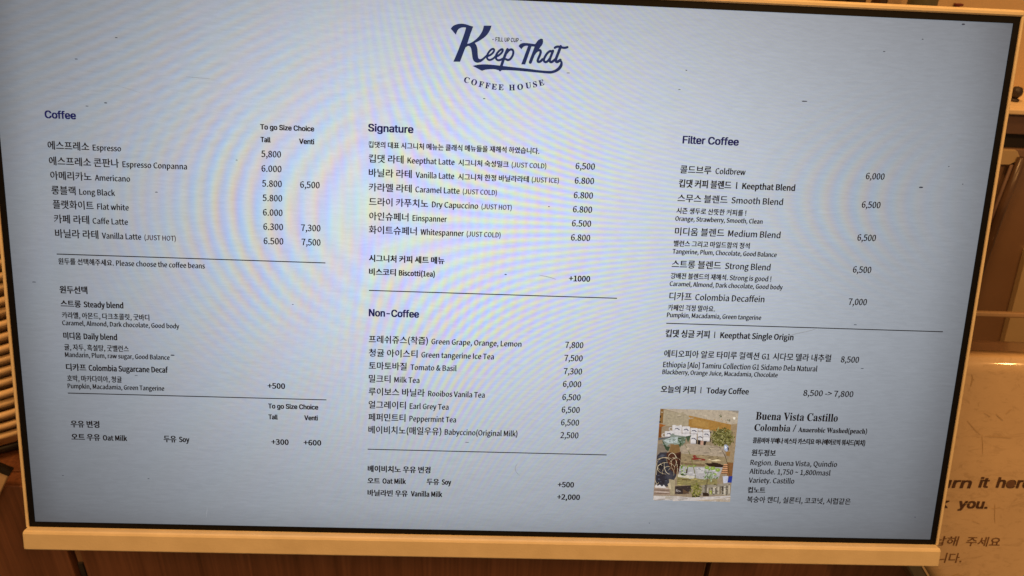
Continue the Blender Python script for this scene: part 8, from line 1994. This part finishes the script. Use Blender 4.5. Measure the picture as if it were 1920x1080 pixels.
# the emblem: every stroke on its own thin layer of ink
bm = bmesh.new(); y = -0.00025
def smooth_closed(pts):
    out = []
    n = len(pts)
    for i in range(n):
        a, b, c = Vector(pts[i - 1]), Vector(pts[i]), Vector(pts[(i + 1) % n])
        ang = (b - a).angle(c - b, 0.0) if (b - a).length > 0 and (c - b).length > 0 else 0
        if ang > rad(52): out.append(tuple(b))
        else: out += [tuple(b * 0.75 + a * 0.25), tuple(b * 0.75 + c * 0.25)]
    return out
for pts in LOGO_SHAPES:
    flat_poly(bm, smooth_closed(smooth_closed(pts)), y); y -= 0.00001
for pts, w in LOGO_STROKES:
    stroke_quads(bm, pts, w, y); y -= 0.00001
bmesh.ops.triangulate(bm, faces=[f for f in bm.faces if len(f.verts) > 4])
link('logo_emblem', finish(bm, 'logo_emblem'), INK['logo'], screen)
for u0, u1, v in DIVIDERS:
    bm = bmesh.new(); hw = 0.95
    flat_poly(bm, [(u0, v - hw), (u1, v - hw), (u1, v + hw), (u0, v + hw)], 0.0)
    o = link('divider_line', finish(bm, 'divider_line'), INK['black'], screen); o.location.y = -0.00025

# picture on the page: flat coloured print
bm = bmesh.new(); cl = bm.loops.layers.float_color.new('ink'); y = -0.00010
for it in PICTURE_SHAPES:
    n0 = len(bm.faces)
    if len(it) == 2: flat_poly(bm, it[1], y)
    else: stroke_quads(bm, it[1], it[2], y, True)
    bm.faces.ensure_lookup_table(); c = lin(it[0])
    for f in bm.faces[n0:]:
        for l in f.loops: l[cl] = c
    y -= 0.0000012
bmesh.ops.triangulate(bm, faces=[f for f in bm.faces if len(f.verts) > 4])
m, nt, b = new_mat('picture_print')
at = nt.nodes.new('ShaderNodeVertexColor'); at.layer_name = 'ink'
mul = nt.nodes.new('ShaderNodeMix'); mul.data_type = 'RGBA'; mul.blend_type = 'MULTIPLY'; mul.inputs['Factor'].default_value = 1.0
nt.links.new(at.outputs[0], mul.inputs[6])
nt.links.new(ramp(nt, noise_tex(nt, 520, 6, 0.75), [(0.25, (0.66, 0.66, 0.68)), (0.5, (1.0, 0.99, 0.98)), (0.75, (1.32, 1.3, 1.26))]), mul.inputs[7])
nt.links.new(mul.outputs[2], b.inputs['Emission Color']); b.inputs['Emission Strength'].default_value = 0.92
b.inputs['Base Color'].default_value = (0.01, 0.01, 0.01, 1); b.inputs['Specular IOR Level'].default_value = 0.2
link('picture', finish(bm, 'picture'), m, screen)

# dust and hairline scratches on the glass
bm = bmesh.new(); y = -0.0012
for u, v, l, w in DUST:
    flat_poly(bm, [(u - l / 2, v), (u - l / 4, v - w / 2), (u + l / 3, v - w / 2 * 0.8), (u + l / 2, v + 0.2), (u + l / 4, v + w / 2), (u - l / 3, v + w / 2)], y)
o = link('dust', finish(bm, 'dust'), INK['dust'], screen); o['kind'] = 'stuff'
bm = bmesh.new()
for w, pts in SCRATCHES: stroke_quads(bm, pts, w, y, True)
o = link('hairline_scratch', finish(bm, 'hairline_scratch'), INK['scratch'], screen); o['kind'] = 'stuff'

# ------------------------------------------------------------------ return bin at the right, leaning like the screen
rb = empty('return_bin', TV_LOC, 'worn tan return bin with dark lettering right of the display', 'bin', (TILT, 0, 0))
outline = [(0.325, -0.0667), (0.760, -0.0673), (0.760, -0.345), (0.4345, -0.345), (0.3560, -0.2385), (0.325, -0.1950)]
poly_slab('front_board', outline, 0.100, 0.125, M['panel'], rb, 0.0120, 10)
bm = bmesh.new()
def bar(bm, p, q, w, y0, y1):
    P, Q = Vector(p), Vector(q); d = (Q - P).normalized(); n = Vector((-d.y, d.x)) * w / 2
    c = [P + n, Q + n, Q - n, P - n]
    a = [bm.verts.new((t.x, y0, t.y)) for t in c]; b2 = [bm.verts.new((t.x, y1, t.y)) for t in c]
    bm.faces.new(a); bm.faces.new(b2[::-1])
    for i in range(4): bm.faces.new((a[i], b2[i], b2[(i + 1) % 4], a[(i + 1) % 4]))
bar(bm, (0.322, -0.202), (0.4265, -0.3475), 0.0105, 0.098, 0.124)
bmesh.ops.bevel(bm, geom=list(bm.edges), offset=0.001, segments=2, affect='EDGES')
link('metal_trim', finish(bm, 'metal_trim'), M['metal'], rb)
bm = bmesh.new()
bar(bm, (0.3265, -0.1985), (0.4310, -0.3440), 0.0016, 0.0974, 0.0985)
link('trim_line', finish(bm, 'trim_line'), M['gold'], rb)

def bin_words(fnt, shear, grow, mat, words):
    for (body, x0, z, width, cap), (vs, fs) in zip(words, typeset(fnt, [w[0] for w in words], shear)):
        a = min(q[0] for q in vs); b2 = max(q[0] for q in vs); sx = (width - 2 * grow) / (b2 - a); sz = (cap - grow) / CAPH[fnt]
        link('lettering', letter_mesh('lettering', vs, fs, lambda x: (x - a) * sx + grow, lambda y: y * sz, grow, mat, 4e-6,
             [(-grow, -grow * .5), (grow, grow * .5), (-grow, grow * .5), (grow, -grow * .5)]), None, rb, (x0, 0.0997, z))
bin_words(F_INT, 0.12, 0.00055, M['ink'], [('Return', 0.3380, -0.1771, 0.0547, 0.0092), ('it', 0.3985, -0.1762, 0.0088, 0.0092), ('here', 0.4130, -0.1760, 0.0304, 0.0094),
    ('Thank', 0.3270, -0.1950, 0.0498, 0.0088), ('you.', 0.3842, -0.1948, 0.0250, 0.0086)])
bin_words(F_CJK, 0.10, 0.00012, M['thin_ink'], [('반납해', 0.3575, -0.2282, 0.0325, 0.0071), ('주세요', 0.3962, -0.2282, 0.0290, 0.0071), ('감사합니다.', 0.3440, -0.2437, 0.0510, 0.0074)])
# the 'e' of the third word is filled in by wear
bm = bmesh.new()
bm.faces.new([bm.verts.new((0.4250 + 0.0036 * math.cos(t * math.pi / 9), 0.0994, -0.1726 + 0.0034 * math.sin(t * math.pi / 9))) for t in range(18)])
link('worn_dot', finish(bm, 'worn_dot'), M['dot'], rb)
bm = bmesh.new()
def scuff(pts, w):
    P = [Vector(p) for p in pts]
    Q = P
    for _ in range(2):
        R2 = [Q[0]]
        for a, b2 in zip(Q[:-1], Q[1:]): R2 += [a * 0.75 + b2 * 0.25, a * 0.25 + b2 * 0.75]
        R2.append(Q[-1]); Q = R2
    A = []; B2 = []
    for i, p in enumerate(Q):
        d = (Q[min(i + 1, len(Q) - 1)] - Q[max(i - 1, 0)]).normalized(); n = Vector((-d.y, d.x)); k = w / 2 * (0.2 + 0.8 * math.sin(math.pi * i / (len(Q) - 1)))
        A.append(bm.verts.new((p.x + n.x * k, 0.0996, p.y + n.y * k))); B2.append(bm.verts.new((p.x - n.x * k, 0.0996, p.y - n.y * k)))
    for i in range(len(Q) - 1): bm.faces.new((A[i], A[i + 1], B2[i + 1], B2[i]))
rnd = random.Random(7)
scuff([(0.3776, -0.0803), (0.3790, -0.0835), (0.3788, -0.0870), (0.3784, -0.0905)], 0.00084)
scuff([(0.3790, -0.0840), (0.3806, -0.0850)], 0.00063)
scuff([(0.3925, -0.1120), (0.3990, -0.1155)], 0.00049); scuff([(0.4025, -0.1125), (0.4060, -0.1155), (0.4095, -0.1180)], 0.00077)
scuff([(0.4105, -0.1130), (0.4150, -0.1080)], 0.00042); scuff([(0.3800, -0.1190), (0.3870, -0.1260), (0.3930, -0.1310)], 0.00056)
scuff([(0.3940, -0.1300), (0.3965, -0.1400), (0.3975, -0.1480)], 0.00049); scuff([(0.3960, -0.1318), (0.4080, -0.1322), (0.4200, -0.1330)], 0.00049)
scuff([(0.4150, -0.1900), (0.4165, -0.2010), (0.4180, -0.2080)], 0.00056); scuff([(0.3980, -0.2060), (0.4060, -0.2090)], 0.00049)
scuff([(0.3860, -0.2580), (0.3930, -0.2550), (0.3990, -0.2560)], 0.00070); scuff([(0.4300, -0.1880), (0.4330, -0.1850)], 0.00042)
for i in range(12):
    x = rnd.uniform(0.375, 0.62); z = rnd.uniform(-0.3, -0.085); a = rnd.uniform(0, math.pi); l = rnd.uniform(0.002, 0.010)
    scuff([(x, z), (x + l * math.cos(a) * .5 + rnd.uniform(-.001, .001), z + l * math.sin(a) * .5), (x + l * math.cos(a), z + l * math.sin(a))], rnd.uniform(0.0003, 0.0007))
o = link('scuff_mark', finish(bm, 'scuff_mark'), M['scuff'], rb); o['kind'] = 'stuff'
box('top_rail', 0.325, 0.760, 0.150, 0.156, -0.0445, -0.0400, M['rail'], rb, 0.0012)
box('back_ledge', 0.325, 0.760, 0.130, 0.170, -0.0760, -0.0700, M['smoked'], rb, 0.001)
box('side_wall', 0.735, 0.755, 0.126, 0.170, -0.330, -0.077, M['panel'], rb, 0.001)

# ------------------------------------------------------------------ shelf cabinet behind
cab = empty('shelf_cabinet', (0.55, 0.27, 0.0), 'pale shelf over a smoked brown cabinet front behind the display', 'cabinet')
def cbox(name, x0, x1, y0, y1, z0, z1, mat, bev=0.0): 
    o = box(name, x0 - 0.55, x1 - 0.55, y0 - 0.27, y1 - 0.27, z0, z1, mat, cab, bev); return o
cbox('shelf_board', 0.0, 1.3, 0.2655, 0.3445, 1.1985, 1.2035, M['shelf'], 0.0012)
cbox('brown_fascia', 0.0, 1.3, 0.2700, 0.3440, 1.1790, 1.1984, M['fascia'], 0.0008)
cbox('dark_recess', 0.0, 1.3, 0.2780, 0.3440, 1.1640, 1.1789, M['void'])
cbox('smoked_front', 0.0, 1.3, 0.2730, 0.2800, 0.70, 1.1639, M['smoked'], 0.001)
cbox('cabinet_back', 0.0, 1.3, 0.2801, 0.3440, 0.02, 1.1638, M['void'])
bm = bmesh.new(); tube_bm(bm, [(0.4955 - .55, -0.004, 1.158), (0.4950 - .55, -0.004, 1.10), (0.4985 - .55, -0.004, 1.02), (0.502 - .55, -0.004, 0.94)], 0.0042, 12)
link('pull_rod', finish(bm, 'pull_rod', True), M['rod'], cab)
bm = bmesh.new(); tube_bm(bm, [(0.4895 - .55, -0.002, 1.150), (0.4900 - .55, -0.002, 1.09), (0.4945 - .55, -0.002, 1.01)], 0.0016, 8)
link('edge_rod', finish(bm, 'edge_rod', True), M['fascia'], cab)
poly_slab('gold_board', [(0.5385 - .55, 1.060), (0.72 - .55, 1.075), (0.72 - .55, 0.90), (0.5625 - .55, 0.90)], -0.004, 0.0028, M['gold'], cab)
poly_slab('corner_plate', [(0.470 - .55, 1.1635), (0.4900 - .55, 1.1635), (0.4960 - .55, 1.1560), (0.4870 - .55, 1.1500), (0.470 - .55, 1.1500)], -0.002, 0.0028, M['gold'], cab)

# things on the shelf
def bottle(x, y, r, h, mat, label, cat, group=None, neck=0.45):
    o = empty(cat, (x, y, 1.2036), label, cat, group=group)
    lathe('glass_body', [(0, 0), (r * 0.94, 0), (r, 0.003), (r, h * 0.72), (r * 0.9, h * 0.80), (r * neck, h * 0.9), (r * neck, h * 0.98), (0, h * 0.98)], 24, mat, o)
    lathe('cap', [(r * neck * 1.15, h * 0.96), (r * neck * 1.15, h * 1.04), (0, h * 1.04)], 20, M['blackcard'], o)
    return o
bottle(0.2955, 0.300, 0.0098, 0.155, M['bottle'], 'dark brown bottle behind the top edge, leftmost of three', 'bottle', 'bottles on the shelf')
bottle(0.3150, 0.302, 0.0085, 0.150, M['bottle'], 'dark brown bottle behind the top edge, middle of three', 'bottle', 'bottles on the shelf')
bottle(0.3375, 0.304, 0.0070, 0.150, M['bottle'], 'narrow dark bottle behind the top edge, nearest the grey green jar', 'bottle', 'bottles on the shelf')
j = empty('jar', (0.3760, 0.302, 1.2036), 'grey green jar on the shelf behind the upper right of the display', 'jar')
lathe('glass_body', [(0, 0), (0.0115, 0), (0.0125, 0.004), (0.0125, 0.105), (0.0105, 0.115), (0.0105, 0.118), (0, 0.118)], 26, M['jar'], j)
lathe('lid', [(0.0118, 0.1185), (0.0118, 0.130), (0, 0.131)], 26, M['blackcard'], j)
k = empty('knob_stand', (0.4880, 0.2960, 1.2036), 'small dark knob standing on the pale shelf at the right', 'knob')
lathe('base', [(0, 0), (0.0045, 0), (0.0045, 0.002), (0.0025, 0.003), (0, 0.003)], 18, M['knob'], k)
lathe('knob_ball', [(0, 0.0032), (0.003, 0.0035), (0.0052, 0.0065), (0.0052, 0.0100), (0.0035, 0.0130), (0, 0.0140)], 18, M['knob'], k)
pin = empty('wall_clip', (0.4330, 0.3440, 1.2810), 'small dark red clip on the tan wall above the display', 'clip')
bm = box_bm(-0.0038, 0.0038, -0.004, 0.0008, -0.0008, 0.0012, 0.0004); box_bm(-0.0026, 0.0002, -0.0045, 0.0, -0.0045, -0.0009, 0.0004, bm=bm)
link('clip_body', finish(bm, 'clip_body'), M['red'], pin)

# ------------------------------------------------------------------ stack of kraft bowls at the left, a takeaway box before it
ORD = 'first second third fourth fifth sixth seventh eighth ninth tenth eleventh twelfth thirteenth fourteenth fifteenth sixteenth seventeenth eighteenth'.split()
N = 18; PITCH = 0.0108; KB = 1.10
def bowl_bm():
    bm = bmesh.new(); n = 56
    prof = [(0.0, 0.0), (0.1015, 0.0), (0.1050, 0.0090), (0.1064, 0.0096), (0.1085, 0.0100), (0.1100, 0.0120), (0.1100, 0.0138), (0.1085, 0.0152), (0.1065, 0.0154), (0.1048, 0.0140), (0.1010, 0.0020), (0.0, 0.0018)]
    rings = []
    for r, z in prof:
        rings.append([bm.verts.new((r * math.cos(2 * math.pi * i / n), r * math.sin(2 * math.pi * i / n), z)) for i in range(n)] if r else [bm.verts.new((0, 0, z))])
    for A, B2 in zip(rings[:-1], rings[1:]):
        for i in range(n):
            q = (i + 1) % n
            if len(A) == 1: bm.faces.new((A[0], B2[i], B2[q]))
            elif len(B2) == 1: bm.faces.new((A[i], A[q], B2[0]))
            else: bm.faces.new((A[i], A[q], B2[q], B2[i]))
    return bm
bme = finish(bowl_bm(), 'paper_plate', True); bme.materials.append(M['rim'])
r5 = random.Random(3)
for i in range(N):
    o = bpy.data.objects.new('paper_plate', bme); COL.objects.link(o)
    o.location = (-0.497 + r5.uniform(-.0008, .0008), 0.2190 + r5.uniform(-.0008, .0008), 0.8990 + i * PITCH)
    o.scale = (KB, KB, KB)
    o.rotation_euler = (r5.uniform(-.004, .004), r5.uniform(-.004, .004), r5.uniform(0, 6))
    tag(o, '%s kraft plate from the bottom of the stack left of the display' % ORD[i] if i else 'lowest kraft plate of the stack, resting on the black dish', 'plate', 'stacked kraft plates')

base = lathe('stand_dish', [(0, 0), (0.104, 0), (0.110, 0.003), (0.110, 0.0085), (0.1075, 0.0095), (0.104, 0.0098), (0.102, 0.0122), (0, 0.0124)], 64, M['blackcard'], None, (-0.497, 0.2190, 0.8862))
tag(base, 'black round dish under the stack of kraft plates', 'dish')

card = empty('kraft_card', (-0.4085, 0.0795, 0.9083), 'tilted kraft card with a black top edge at the lower left', 'card', (0, rad(31.5), 0))
poly_slab('card_sheet', [(-0.095, -0.0061), (0.0, -0.0061), (0.0, -0.120), (-0.095, -0.120)], 0.0, 0.004, M['kraft'], card, 0.0006, 2)
poly_slab('black_edge', [(-0.0955, 0.0), (0.0008, 0.0), (0.0008, -0.0060), (-0.0955, -0.0060)], -0.0008, 0.0048, M['blackcard'], card, 0.0006, 2)
